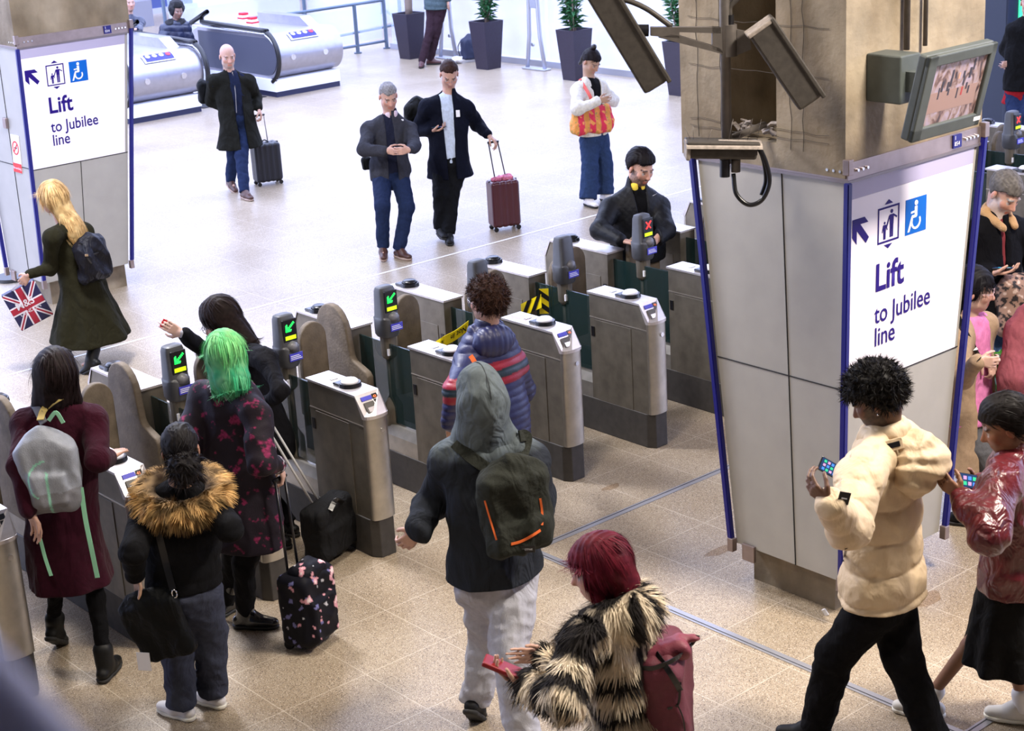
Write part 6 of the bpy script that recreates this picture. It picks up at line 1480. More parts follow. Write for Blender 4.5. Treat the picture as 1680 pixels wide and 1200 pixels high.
bp = sculpt('backpack', F, .009, bm_, None); tag(bp, 'burgundy roll-top backpack with black straps behind the striped fur coat', 'backpack')
Q = lambda px, py, d=-.2: V(on_plane(px, py, J['root'], d))
F = Form(.01); F.cap(Q(1062, 1070, 0), Q(1140, 1045, .02), .05, .035, n=np.array(nrm(RH * .5 + Z)), f=.4); F.cap(Q(1050, 1085, -.04), Q(1120, 1065, -.03), .05, .04); F.disp = folds(.006, 25); F.dmax = .01; rt_ = sculpt('roll_top', F, .009, mat('burgundy_light', (0.20, 0.032, 0.055), .6, bump=.2, bscale=150), bp)
strap('top_edge', snap([Q(1144, 1044), Q(1132, 1058), Q(1116, 1074), Q(1096, 1088), Q(1072, 1096), Q(1052, 1096)], [bp, rt_], .004), .018, .006, BLACK, bp, lambda p: -FH)
strap('buckle_strap', snap([Q(1077, 1074), Q(1095, 1097), Q(1108, 1118), Q(1115, 1132)], [bp], .004), .024, .005, BLACK, bp, lambda p: -FH)
strap('pocket_zip', snap([Q(1138, 1135), Q(1112, 1155), Q(1095, 1163)], [bp], .002), .010, .003, BLACK, bp, lambda p: -FH)
strap('zip_pull', snap([Q(1110, 1156), Q(1118, 1175), Q(1122, 1198)], [bp], .008), .006, .003, BLACK, bp, lambda p: -FH)

# ---- man in the cream puffer jacket, looking at his phone
J = pose((1442, 1225), 1.80, -122, (1448, 965, 0), (1450, 716, 0), (1438, 655, .0), -112, {
    'L': dict(sh=(1412, 772, -.14), el=(1392, 868, -1), wr=(1362, 826, -1), hd=(-.55, .45, .3), palm=(.9, .3, .8), curl=.9), 'R': dict(el=(1440, 850, 1), wr=(1410, 818, 1), hd=(-.8, .5, 0), palm=(.3, .7, -.5), curl=.6)},
    {'L': (1338, 1192, -110), 'R': (1537, 1225, -112)}, knees=((1482, 1085, .0), (1372, 1075, .0)), pitch=28)
B = figure(J, 'person with curly black hair in a cream puffer jacket, looking at a phone', brown, lips=(0.18, 0.06, 0.045), beard=0.85, bc=(0.012, 0.008, 0.006), brow=(.008, .006, .005))
cr = mat('cream_nylon', (0.56, 0.43, 0.28), 0.6, crease=.25, bump=.15, bscale=60, noise_amt=.05, nscale=20)
def bigpuff(P):
    t = ((P - J['pelvis']) @ J['up']) / 0.155 + .05 * wob(P, 8); b = 0.020 * (np.abs(np.sin(PI * t)) ** .4 - .75)
    for s in 'RL':
        a, e, w_ = J['sh' + s], J['el' + s], J['wr' + s]
        for p0, p1 in ((a, e), (e, w_)):
            dv = nrm(p1 - p0); q = P - p0; h = q @ dv; L = np.linalg.norm(p1 - p0); rad = np.linalg.norm(q - h[:, None] * dv, axis=1); m = (h > -0.02) & (h < L + .03) & (rad < .105); b = np.where(m, 0.010 * (np.abs(np.sin(PI * (h + .02) / 0.12)) ** .4 - .65), b)
    return b + 0.006 * wob(P * np.array([1, 1, .7]), 30, 3) + .003 * wob(P, 70, 1)
JK = top(J, 'puffer_jacket', cr, B, 0.062, length=0.03, disp=bigpuff, dmax=0.025, collar=0.0, vox=.0085, sl=.010, hip=.172, chest=.178, it=1)
F = Form(.03); ring = [J['neck'] + np.array(J['f']) * .085 * math.cos(a) + J['lat'] * .095 * math.sin(a) + Z * (.018 - .02 * math.cos(a)) for a in np.linspace(0.15, 2 * PI - .15, 12)]
for a, b in zip(ring, ring[1:]): F.cap(a, b, .030, n=np.array([0, 0, 1.0]), f=1.5)
F.disp = folds(.004, 30); F.dmax = .008; sculpt('collar', F, .008, cr, JK)
F = Form(.05); hc = J['neck'] - J['f'] * 0.155 - J['up'] * 0.085 - J['lat'] * 0.0; hc = hc - J['up'] * .03; F.ell(hc, (.165, .10, .145), np.array([J['lat'], J['f'], J['up']])); F.ell(hc - J['f'] * .06 + J['up'] * .02 , (.10, .09, .07), np.array([J['lat'], J['f'], J['up']])); F.cap(J['neck'] + J['lat'] * .11 - Z * .03, hc + J['up'] * .05, .05, .09); F.cap(J['neck'] - J['lat'] * .11 - Z * .03, hc + J['up'] * .05, .05, .09)
F.disp = lambda P: folds(.008, 24, 3)(P) + 0.006 * np.sin(75 * (P @ J['up']) + 3 * wob(P, 14)); F.dmax = .02; hdn = sculpt('down_hood', F, .0085, cr, JK)
S_ = lambda px, py, d=-.35: V(on_plane(px, py, J['root'], d))
tb = snap([S_(1462, 732)], [JK, hdn], .004)[0]; tabx = frame(FH - Z * .35, Z); tabx = np.array([nrm(RH + Z * .22), tabx[1], nrm(np.cross(nrm(RH + Z * .22), tabx[1]))])
t_ = slab('hood_tab', tb, tabx, (.050, .004, .026), cr, hdn); slab('hook_patch', tb - V(tabx[1]) * .005, tabx, (.036, .002, .012), BLACK, t_)
pb = snap([S_(1384, 818)], [JK], .003)[0]; pax = np.array([nrm(RH - Z * .25), nrm(FH), nrm(Z + RH * .25)]); lb = slab('sleeve_patch', pb, pax, (.024, .003, .028), BLACK, JK)
slab('patch_mark', pb - V(pax[1]) * .004, pax, (.012, .001, .0025), WHITE, lb)
strap('side_zip', snap([S_(1388, 900), S_(1386, 912), S_(1385, 922)], [JK], .001), .012, .003, BLACK, JK, lambda p: -FH)
trousers(J, cloth('black_trousers', (0.008, 0.008, 0.010), .9), B, .026, hipr=.165); shoes(J, None, mat('shoe_black'), B)
hair_short(J, B, (0.006, 0.005, 0.005), vol=.034, count=4200, length=.028, width=.004, curl=True, line=.05, lowback=-.06, side=.0)
c = hx(J, -.082, -.002, -.04); bm = bmesh.new(); bmesh.ops.create_uvsphere(bm, u_segments=10, v_segments=8, radius=.005, matrix=Matrix.Translation(c)); done('ear_stud', bm, CHROME, B, True)
pd = nrm(RH * .78 - Z * .55 + FH * .1); pn = -FH + Z * .7; pn = nrm(pn - pd * (pn @ pd)); pc_ = on_plane(1364, 770, J['root'], (J['fistR'] - J['root']) @ FH - .01); pax = np.array([np.cross(pd, pn), pd, pn])
o = slab('phone', pc_, pax, (.034, .070, .0045), BLACK, None, .004); tag(o, 'dark phone with lit screen held by the man in the cream puffer jacket', 'phone'); sc_ph = slab('screen', pc_ + pn * .005, pax, (.030, .064, .0008), mat('phone_screen'), o, .0003)
for i in range(5):
    for j in range(3): slab('app_tile', pc_ + pn * .0062 + pd * (-.045 + .021 * i) + pax[0] * (-.018 + .018 * j), pax, (.006, .007, .0004), mat('tile_%d' % ((i + j) % 3), [(.03, .45, .25), (.4, .25, .5), (.05, .2, .7)][(i + j) % 3], .7, emit=.25, spec=.1), sc_ph, 0)

# ---- woman in the burgundy leather jacket at the right edge
J = pose((1610, 1200), 1.68, -112, (1660, 955, 0), (1664, 748, 0), (1650, 697, 0), -98, {
    'L': dict(sh=(1640, 790, -.14), el=(1618, 878, -1), wr=(1578, 815, 1), hd=(-.6, .5, .2), palm=(.3, .3, 1), curl=.8), 'R': dict(el=(1640, 860, 1), wr=(1605, 795, 1), hd=(-.8, .3, -.3), palm=(.2, .5, -.8), curl=.5)},
    {'L': (1525, 1150, -112), 'R': (1678, 1160, -112, .09)}, knees=((1660, 1070, 0), (1590, 1060, 0)), pitch=22)
B = figure(J, 'person with dark tied-back hair in a burgundy leather jacket and black skirt', (0.26, 0.12, 0.065), male=False)
lth = mat('burgundy_leather', (0.085, 0.010, 0.014), 0.30, noise_amt=.3, nscale=12, bump=.25, bscale=70, crease=.6)
JK = top(J, 'leather_jacket', lth, B, .055, length=.02, disp=folds(.013, 16, 2), dmax=.02, collar=.03, sl=.022, chest=.18, hip=.16, cr=.075, vox=.009)
skirt(J, cloth('black_chiffon', (0.009, 0.009, 0.010), .7), B, .40, r1=.175, r2=.26, fl=.02)
shoes(J, None, mat('sneaker_offwhite', (0.62, 0.60, 0.56), .6), B, sole=mat('sole_white'))
for s in 'RL':
    F = Form(.02); F.cap(J['an' + s], J['an' + s] + nrm(J['kn' + s] - J['an' + s]) * .07, .043, .043); sculpt('sock', F, .008, mat('white_sock', (.7, .7, .72), .8), B)
hair_short(J, B, (0.010, 0.008, 0.008), vol=.018, count=2500, length=.06, line=.055, lowback=-.11, side=-.03)
F = Form(.02); c = hx(J, 0, -.11, -.05); F.ell(c, (.05, .045, .05)); F.disp = lambda P: .004 * wob(P, 60); F.dmax = .006; sculpt('hair_bun', F, .008, mat('hair_black', (.010, .008, .008), .45), B)
phone(J, 'R', 'dark phone held by the woman in the burgundy leather jacket')
# ---- blonde woman walking off to the left with a union flag bag
J = pose((140, 600), 1.70, -125, (135, 470, 0), (108, 372, .0), (86, 325, -.0), -118, {
    'L': dict(sh=(85, 385, -.12), el=(82, 440, 1), wr=(48, 450, -1), hd=(-.5, -.5, 0), palm=(0, 0, 1), curl=1.1), 'R': dict(el=(150, 440, 1), wr=(130, 470, 1), hd=(0, -1, 0))},
    {'L': (150, 592, -120, .12, .5), 'R': (108, 578, -125)}, knees=((112, 535, .1), (160, 545, .05)))
B = figure(J, 'person with long straight blonde hair in a flared olive coat, by the left column', fair, male=False)
CT = top(J, 'coat', cloth('olive_wool', (0.0295, 0.027, 0.013), .9, bscale=160), B, .030, length=.46, r2=.36, flare=.018, collar=.04, disp=folds(.008, 14))
trousers(J, cloth('navy_tights', (0.012, 0.014, 0.035), .8), B, .006, legr=(.075, .05, .036), hipr=.13, name='tights'); shoes(J, None, mat('boot_black'), B, boot=.1)
nk = J['neck']
hair_long(J, B, lambda P: (np.array((0.85, 0.60, 0.27)) * (.5 + .5 * wob(P, 60, 1))[:, None] + np.array((0.42, 0.24, 0.09)) * (.5 - .5 * wob(P, 60, 1))[:, None]), [(hx(J, 0, -.04, .0), nk - J['f'] * .10 - J['up'] * .02, .098, .085, J['f'], .65), (nk - J['f'] * .10, nk - J['f'] * .15 - J['up'] * .13 + J['lat'] * .03, .09, .04, J['f'], .5)], count=6000, length=.16, line=.06)
bm = bmesh.new(); add_tube(bm, [hx(J, .085 * math.sin(t), .04 * abs(math.cos(t)) + .0, .125 * math.cos(t) + .005) for t in np.linspace(-1.3, 1.3, 12)], .005, 6); done('sunglasses_on_head', bm, BLACK, B, True)
ax = frame(-J['f'] + J['lat'] * .15, J['up']); bp = pack('backpack', on_plane(152, 425, J['root'], -.10), ax, (.165, .085, .20), mat('nylon_navy_black', (.006, .006, .011), .55, bump=.2, bscale=60, spec=.2, crease=.6), 'slouchy black rucksack on the blonde walker olive coat', r=.07, lumps=.018)
for pts in ([(125, 385), (135, 402), (142, 420), (150, 432)], [(170, 410), (158, 415), (142, 420)]): strap('webbing', snap([on_plane(a, b, J['root'], -.28) for a, b in pts], [bp], .003), .012, .004, BLACK, bp, lambda p: -FH)
slab('buckle', snap([on_plane(142, 419, J['root'], -.3)], [bp], .006)[0], frame(FH), (.014, .003, .010), mat('brass', (.6, .45, .3), .3, .9), bp)
hb_ = J['fistL']; ub = np.array([nrm(RH + FH * .35), nrm(FH - RH * .35), Z]); bc = on_plane(45, 500, J['root'], -.14); bc[2] = bc[2]
NAVY = mat('bag_navy', (.012, .012, .06), .45); fr = mat('flag_red', (.30, .010, .03), .45); fw = mat('flag_white', (.65, .62, .68), .5)
tilt = Matrix.Rotation(math.radians(-22), 3, V(FH)); ax = np.array([np.array(tilt @ V(ub[0])), ub[1], np.array(tilt @ V(ub[2]))])
o = slab('carrier_bag', bc, ax, (.145, .035, .165), NAVY, None, .006); tag(o, 'navy carrier bag with a union flag print held by the blonde walker', 'bag')
def on_bag(x, y, l=.037): s_ = -1 if ax[1] @ FH > 0 else 1; return V(bc + ax[0] * x + ax[2] * y + ax[1] * s_ * l)
def bar(nm, x0, y0, x1, y1, w, m, l):
    d = nrm((x1 - x0, y1 - y0, 0)); nx, ny = -d[1] * w / 2, d[0] * w / 2; bm = bmesh.new(); q = [(x0 - nx, y0 - ny), (x1 - nx, y1 - ny), (x1 + nx, y1 + ny), (x0 + nx, y0 + ny)]; A = [bm.verts.new(on_bag(a, b, l)) for a, b in q]; C = [bm.verts.new(on_bag(a, b, .034)) for a, b in q]
    bm.faces.new(A); [bm.faces.new((A[i], C[i], C[(i + 1) % 4], A[(i + 1) % 4])) for i in range(4)]; bmesh.ops.recalc_face_normals(bm, faces=bm.faces); done(nm, bm, m, o)
for k, (w, m, l) in enumerate(((.075, fw, .0362), (.05, fr, .0372))): bar('flag_stripe', -.143, 0, .143, 0, w, m, l); bar('flag_stripe', 0, -.16, 0, .16, w, m, l + .0002)
for sx in (-1, 1): bar('flag_diagonal', -.14 * sx, -.155, .14 * sx, .155, .034, fw, .0356 + .0001 * sx); bar('flag_diagonal', -.14 * sx, -.155, .14 * sx, .155, .014, fr, .0360 + .0001 * sx)
text_mesh('lettering', 'M&S', .085, fw, o, lambda x, y: on_bag(-.09 + x, .0 + y, .0395), bold=.001); text_mesh('lettering', 'LONDON', .042, fw, o, lambda x, y: on_bag(-.09 + x, -.055 + y, .0395))
strap('bag_handle', [on_bag(-.06, .16, 0), V(hb_) , on_bag(.05, .16, 0)], .02, .003, fw, o, lambda p: -FH)

# ---- man in the grey zipped jacket, hands together
def wearer(J): return J
J = pose((643, 410), 1.74, 18, (640, 278, 0), (641, 192, 0), (637, 158, -.03), 18, {
    'R': dict(sh=(606, 208), el=(597, 246, -1), wr=(634, 248, -1), hd=(.8, 0, -.4), palm=(0, 0, 1), curl=.9), 'L': dict(sh=(672, 208), el=(680, 240, -1), wr=(672, 246, -1), hd=(-.7, 0, -.4), palm=(0, 0, 1), curl=.9)},
    {'R': (628, 405, 5, .12, .2), 'L': (655, 410, 40)}, pitch=26)
B = figure(J, 'person with cropped grey hair in a dark grey jacket and blue jeans, hands held together', fair, vox=.008)
JK = top(J, 'jacket', cloth('slate_fleece', (.035, .036, .046), .85), B, .035, length=.10, disp=folds(.007, 20), collar=.05, opening=(.05, .035))
top(J, 'jumper', cloth('navy_knit', (.013, .015, .030), .9), B, .022, length=.02, arms=False, collar=.0, disp=folds(.004, 20)); 
F = Form(.01); F.cap(J['neck'] + J['up'] * .0, J['neck'] + J['up'] * .03 + J['f'] * .015, .077, .067); F.cut('cap', J['neck'] + J['up'] * .02, hx(J, 0, -.02, 0), .058, .064); F.cut('fn', lambda P: np.where((P - J['neck']) @ J['f'] > 0, .02 - np.abs((P - J['neck']) @ J['lat']), -.05)); sculpt('shirt_collar', F, .007, mat('shirt_pink', (.62, .50, .56), .8), B)
jeans = cloth('dark_denim', (.013, .022, .058), .85, bscale=300); trousers(J, jeans, B, .014)
brs = mat('brown_leather', (.055, .017, .009), .45, noise_amt=.2); shoes(J, None, brs, B, sole=mat('sole_tan', (.35, .25, .2), .7))
hair_short(J, B, (.30, .29, .30), vol=.003, count=900, length=.018, width=.003, line=.058, lowback=-.05, vox=.008)
o = pack('waist_bag', on_plane(602, 268, J['root'], .04), frame(J['f']), (.05, .035, .07), mat('nylon_black'), 'small black pouch at the hip of the grey-jacketed man', 'bag', r=.02, lumps=.004)
slab('chest_logo', snap([on_plane(660, 197, J['root'], -.2)], [JK], .002)[0], frame(FH), (.012, .001, .008), WHITE, JK)

# ---- man in the navy coat with a phone and a burgundy case
J = pose((735, 388), 1.82, 12, (737, 265, 0), (736, 158, 0), (737, 122, -.04), 8, {
    'R': dict(sh=(700, 172), el=(684, 212, 1), wr=(708, 214, -1), hd=(1, .05, -.3), palm=(.1, 1, 0), curl=.8), 'L': dict(sh=(765, 172), el=(783, 205, 1), wr=(801, 222, -1), hd=(.5, -.4, -.2), palm=(-.3, -1, 0), curl=1.0)},
    {'R': (722, 374, 15, .13), 'L': (736, 383, 5)}, knees=((724, 318, -.08), (740, 318, -.02)), pitch=34)
B = figure(J, 'person in a navy coat over a pale blue shirt, glancing at a phone and smiling', fair, vox=.008, lips=(.5, .2, .18))
JK = top(J, 'coat', cloth('navy_coat', (.007, .009, .022), .8), B, .038, length=.16, r2=.24, disp=folds(.008, 16), opening=(.045, .06), collar=.055, cr=.072)
top(J, 'shirt', cloth('pale_blue_shirt', (.50, .58, .72), .8), B, .020, length=.0, arms=False, collar=.04, cr=.058, disp=folds(.004, 24))
trousers(J, cloth('black_suiting', (.010, .011, .014), .8), B, .02); shoes(J, None, mat('shoe_black'), B, L=.30)
hair_short(J, B, (.045, .020, .015), vol=.009, count=1200, length=.035, line=.078, lowback=-.05, vox=.008); glasses(J, B, mat('thin_frame', (.3, .25, .25), .3))
phone(J, 'R', 'dark phone held by the man in the navy coat'); slab('lanyard_card', snap([on_plane(749, 185, J['root'], -.2)], [B], .03)[0] - V(FH) * .02, frame(FH), (.02, .001, .035), WHITE, JK)
o = pack('backpack', on_plane(684, 192, J['root'], .20), frame(-J['f']), (.13, .08, .20), mat('nylon_black'), 'black backpack on the back of the man in the navy coat', r=.06)
def hard_case(label, base, head_, half, m, grip, wd=4, hm=BLACK):
    c0 = np.asarray(base) + Z * (half[2] + .045); ax = frame(facing(head_)); o = empty('suitcase', (0, 0, 0), label=label, cat='suitcase')
    F = Form(.005); F.box(c0, half, ax, .035); F.disp = lambda P: .0025 * np.sign(np.sin(((P - c0) @ ax[0]) * 95)); F.dmax = .004; sculpt('shell', F, .007, m, o, it=0)
    bm = bmesh.new(); add_box(bm, (-half[0] - .002, -.006, -half[2] - .002), (half[0] + .002, .006, half[2] + .002), .003); M = Matrix(((ax[0][0], ax[1][0], ax[2][0], c0[0]), (ax[0][1], ax[1][1], ax[2][1], c0[1]), (ax[0][2], ax[1][2], ax[2][2], c0[2]), (0, 0, 0, 1))); bm.transform(M); done('zip_band', bm, BLACK, o)
    for s in (-1, 1):
        a = c0 + ax[0] * .06 * s + Z * half[2] - ax[1] * half[1] * .6; b = np.asarray(grip) + ax[0] * .05 * s; tube('handle_tube', [a, b], .007, hm, o, 8)
    tube('handle_grip', [np.asarray(grip) - ax[0] * .06, np.asarray(grip) + ax[0] * .06], .012, BLACK, o, 8); tube('carry_handle', curve_pts([c0 + Z * half[2] - ax[0] * .05, c0 + Z * (half[2] + .03), c0 + Z * half[2] + ax[0] * .05]), .008, BLACK, o, 8)
    for sx in (-1, 1):
        for sy in (-1, 1): p = c0 + ax[0] * sx * (half[0] - .03) + ax[1] * sy * (half[1] - .03) - Z * (half[2] + .02); wheels(o, [p], .025, ax[1])
    return o, c0, ax
o, c0, ax = hard_case('glossy burgundy cabin case with a zip band, wheeled by the man in navy', on_z(829, 376), 20, (.155, .105, .245), mat('case_burgundy', (.055, .006, .013), .35, coat=.2), J['fistL'] - Z * .005, hm=mat('handle_dark', (.03, .03, .04), .3))
F = Form(.02); F.box(c0 + Z * .26, (.11, .05, .025), ax, .02); F.disp = folds(.012, 40); F.dmax = .02; sculpt('folded_scarf', F, .008, mat('scarf_pink', (.45, .12, .20), .8, noise_amt=.6, nscale=40), o)

# ---- bald man in the dark overcoat
J = pose((390, 314), 1.80, 25, (388, 192, 0), (377, 122, 0), (373, 92, -.03), 22, {
    'R': dict(sh=(350, 130), el=(345, 166, 1), wr=(388, 185, -1), hd=(.8, .0, -.3), palm=(0, 0, 1), curl=.7), 'L': dict(sh=(407, 130), el=(420, 160, 1), wr=(424, 178, -1), hd=(.2, -.5, -.1), palm=(-1, 0, 0), curl=1.1)},
    {'R': (378, 297, 30, .12, .3), 'L': (401, 315, 35)}, knees=((383, 250, 0), (396, 255, 0)), pitch=14)
B = figure(J, 'person, bald with a grey beard, in a long dark overcoat and brown shoes', fair, vox=.008, beard=.55, bc=(.35, .33, .32))
JK = top(J, 'overcoat', cloth('dark_olive_coat', (.018, .018, .014), .85), B, .036, length=.36, r2=.27, disp=folds(.008, 15), opening=(.05, .055), collar=.05, flare=.006)
top(J, 'jumper', cloth('navy_zip_jumper', (.010, .014, .035), .85), B, .022, length=.02, arms=False, collar=.05, cr=.060); trousers(J, jeans, B, .012); shoes(J, None, brs, B, sole=mat('sole_tan'))
strap('zip', snap([on_plane(381, 118, J['root'], -.3), on_plane(386, 150, J['root'], -.3), on_plane(388, 185, J['root'], -.3)], [c for c in B.children if c.name.startswith('jumper')], .003), .008, .002, CHROME, B, lambda p: -FH)
phone(J, 'R', 'dark phone held by the bald man in the overcoat')
o = pack('shoulder_bag', on_plane(333, 150, J['root'], .12), frame(J['f']), (.06, .07, .15), mat('nylon_black'), 'black bag hanging behind the bald man arm', 'bag', r=.04)
hard_case('dark navy cabin case on four wheels, pulled by the bald man', on_z(441, 302), 25, (.165, .11, .235), mat('case_navy', (.004, .005, .012), .45), J['fistL'], hm=mat('handle_silver', (.6, .6, .65), .25, .9))

# ---- woman with the orange and red tote
J = pose((975, 328), 1.66, 40, (975, 225, 0), (966, 130, 0), (970, 101, -.02), 42, {
    'R': dict(sh=(946, 145), el=(948, 178, -1), wr=(982, 165, -1), hd=(.8, .1, -.2), palm=(0, 0, 1), curl=.8), 'L': dict(sh=(985, 140), el=(1005, 165, 1), wr=(993, 163, -1), hd=(-.2, .3, -.3), palm=(-1, 0, .3), curl=.7)},
    {'R': (965, 326, 30), 'L': (993, 318, 40)}, knees=((968, 275, 0), (992, 270, 0)), pitch=34)
B = figure(J, 'person with a dark topknot in a white cardigan and wide jeans, looking at a phone', olive, vox=.008, male=False, lips=(.5, .18, .16))
cg = cloth('cream_knit', (.66, .63, .56), .9, bscale=90); JK = top(J, 'cardigan', cg, B, .034, length=-.03, disp=folds(.008, 18), opening=(.004, .07), collar=.0, sl=.006)
top(J, 'black_vest', cloth('black_rib', (.01, .01, .012), .8), B, .015, length=.0, arms=False, collar=0); trousers(J, cloth('wide_denim', (.022, .040, .095), .85, bscale=300), B, .022, flare=.035, knee_t=.012, cuff=.0)
shoes(J, None, mat('trainer_white'), B); hair_short(J, B, (.014, .010, .012), vol=.008, count=1000, length=.05, line=.055, lowback=-.06, vox=.008)
F = Form(.02); F.ell(hx(J, 0, -.05, .15), (.035, .035, .03)); F.cap(hx(J, 0, -.10, .02), hx(J, -.02, -.13, -.13), .04, .02); F.disp = lambda P: .004 * wob(P, 80); F.dmax = .006; sculpt('topknot', F, .008, mat('hair_black', (.010, .008, .008), .45), B)
o = slab('phone', J['fistL'] + np.array([0, 0, .01]), frame(J['hdL'], J['hnL']), (.036, .073, .004), WHITE, None); tag(o, 'white phone held above the orange tote', 'phone')
def tcol(P):
    x = (P - tc_) @ tax[0]; z = P[:, 2]; s = np.sin(x * 48); c = np.where((s > 0)[:, None], np.array((.62, .02, .06)), np.array((.62, .26, .05))); m = (wob(P, 70, 2) > .35); c = np.where(m[:, None], np.array((.75, .30, .08)), c); m = (wob(P, 110, 5) > .55) & (s < 0); c[m] = (.30, .26, .06); c[np.abs(s) < .12] = (.50, .03, .10); return c
tc_ = on_plane(971, 196, J['root'], -.12); tax = frame(J['f'] * 1.0 + J['lat'] * .3); F = Form(.03); F.box(tc_, (.225, .07, .145), tax, .05); F.box(tc_ - Z * .06, (.235, .09, .08), tax, .05, k=.05); F.disp = folds(.010, 20); F.dmax = .018
o = sculpt('tote_bag', F, .008, mat('tote_print', None, .8, attr=True), None, tcol); tag(o, 'large red and orange patterned tote bag carried against wide jeans', 'bag')
strap('shoulder_strap', snap([on_plane(950, 128, J['root'], -.05), on_plane(958, 142, J['root'], -.2)], [JK], .006) + [V(on_plane(968, 158, J['root'], -.24)), V(on_plane(972, 172, J['root'], -.2))], .035, .004, mat('strap_red', (.65, .10, .08), .7), o, lambda p: -FH)

# ---- man with earbuds waiting behind the gate
J = pose((6.03, 1.50, 0), 1.80, 18, (1046, 402, 0), (1044, 312, 0), (1051, 275, -.03), 34, {
    'R': dict(sh=(1002, 337), el=(984, 378, -1), wr=(1020, 395, -1), hd=(.8, -.1, -.4), curl=.6), 'L': dict(sh=(1080, 334), el=(1093, 378, -1), wr=(1070, 400, -1), hd=(-.6, -.1, -.4), curl=.6)},
    {'R': (-.11, 0, 20), 'L': (.11, 0, 20)}, pitch=22)
B = figure(J, 'person with black hair and beard wearing white earbuds and a black quilted jacket', fair, vox=.007, beard=.85, bc=(.02, .014, .012))
qb = mat('quilt_black', (.0045, .005, .0075), .55, bump=.2, bscale=60, spec=.2)
def dq(P): a = (P @ J['lat'] + P[:, 2]) / .055; b = (P @ J['lat'] - P[:, 2]) / .055; return .004 * np.minimum(np.abs(np.sin(PI * a)), np.abs(np.sin(PI * b))) ** .5 + .005 * wob(P, 18)
JK = top(J, 'quilted_jacket', qb, B, .038, length=.12, disp=dq, opening=(.02, .05), collar=.055, cr=.075, vox=.008)
top(J, 'black_jumper', cloth('black_knit', (.008, .008, .010), .9), B, .022, length=.0, arms=False, collar=.02); F = Form(.01); F.cap(J['neck'] + J['up'] * .01, J['neck'] + J['up'] * .035 + J['f'] * .015, .079, .068); F.cut('cap', J['neck'] + J['up'] * .02, hx(J, 0, -.02, 0), .060, .066); F.cut('fn', lambda P: np.where((P - J['neck']) @ J['f'] > 0, .012 - np.abs((P - J['neck']) @ J['lat']), -.05)); sculpt('yellow_collar', F, .006, mat('shirt_yellow', (.75, .55, .05), .8), B)
trousers(J, tig, B, .015); shoes(J, None, mat('shoe_black'), B); hair_short(J, B, (.009, .007, .009), vol=.020, count=2200, length=.035, line=.068, lowback=-.045, side=.01)
c = hx(J, -.085, .012, -.02); bm = bmesh.new(); add_tube(bm, [c, c + J['hf'] * .006 - J['hu'] * .028], .005, 8); bmesh.ops.create_uvsphere(bm, u_segments=10, v_segments=8, radius=.008, matrix=Matrix.Translation(c)); o = done('earbud', bm, WHITE, B, True)
sw = snap([on_plane(1071, 321, J['root'], -.3)], [JK], .003)[0]; bm = bmesh.new(); P2 = [(-.024, .004), (-.014, -.006), (-.004, -.006), (.030, .012), (-.002, -.001), (-.012, .0)]; A = [bm.verts.new(sw + V(RH) * x + V(Z) * y - V(FH) * .001) for x, y in P2]; bm.faces.new(A); o = done('chest_logo', bm, WHITE, JK); o.modifiers.new('s', 'SOLIDIFY').thickness = .002
slab('paper', on_plane(1004, 346, J['root'], -.10), frame(FH + RH * .4), (.016, .002, .04), mat('paper_white'), JK)

# ---- grey-bearded man right of the column
J = pose((1622, 745), 1.80, 25, (1622, 505, 0), (1632, 355, 0), (1648, 317, -.03), 30, {
    'R': dict(sh=(1590, 375), el=(1590, 440, 1), wr=(1625, 448, -1), hd=(1, .02, -.3), palm=(0, 1, .2), curl=.6), 'L': dict(sh=(1680, 375), el=(1700, 440, 1), wr=(1690, 470, -1), hd=(-.5, 0, -.3))},
    {'R': (1612, 738, 20), 'L': (1650, 745, 25)}, pitch=34)
B = figure(J, 'person with grey hair and beard in a dark coat with tan collar', fair, beard=.8, bc=(.45, .43, .42), brow=(.25, .23, .22), vox=.007)
JK = top(J, 'coat', cloth('black_cord', (.008, .008, .011), .85), B, .036, length=.06, disp=folds(.007, 16), collar=0, opening=(.0, .018))
F = Form(.02); [F.cap(J['neck'] + s * J['lat'] * .085 + J['up'] * .035, J['neck'] + s * J['lat'] * .045 + J['f'] * .135 - J['up'] * .045, .030, .028) for s in (-1, 1)]; F.cap(J['neck'] + J['lat'] * .085 + J['up'] * .035, J['neck'] - J['f'] * .07 + J['up'] * .05, .034); F.cap(J['neck'] - J['lat'] * .085 + J['up'] * .035, J['neck'] - J['f'] * .07 + J['up'] * .05, .034); F.disp = folds(.004, 40); F.dmax = .006; sculpt('pile_collar', F, .008, mat('pile_tan', (.42, .25, .12), .95, bump=.5, bscale=120), JK)
top(J, 'scarf', mat('scarf_red', (.18, .02, .03), .9), B, .014, length=-.1, arms=False, collar=.03, cr=.056)
trousers(J, cloth('mid_denim', (.045, .085, .18), .85, bscale=300), B, .018); shoes(J, None, mat('shoe_black'), B); hair_short(J, B, (.16, .145, .135), vol=.010, count=1500, length=.025, line=.05, lowback=-.05)
phone(J, 'R', 'dark phone held by the grey-bearded man')
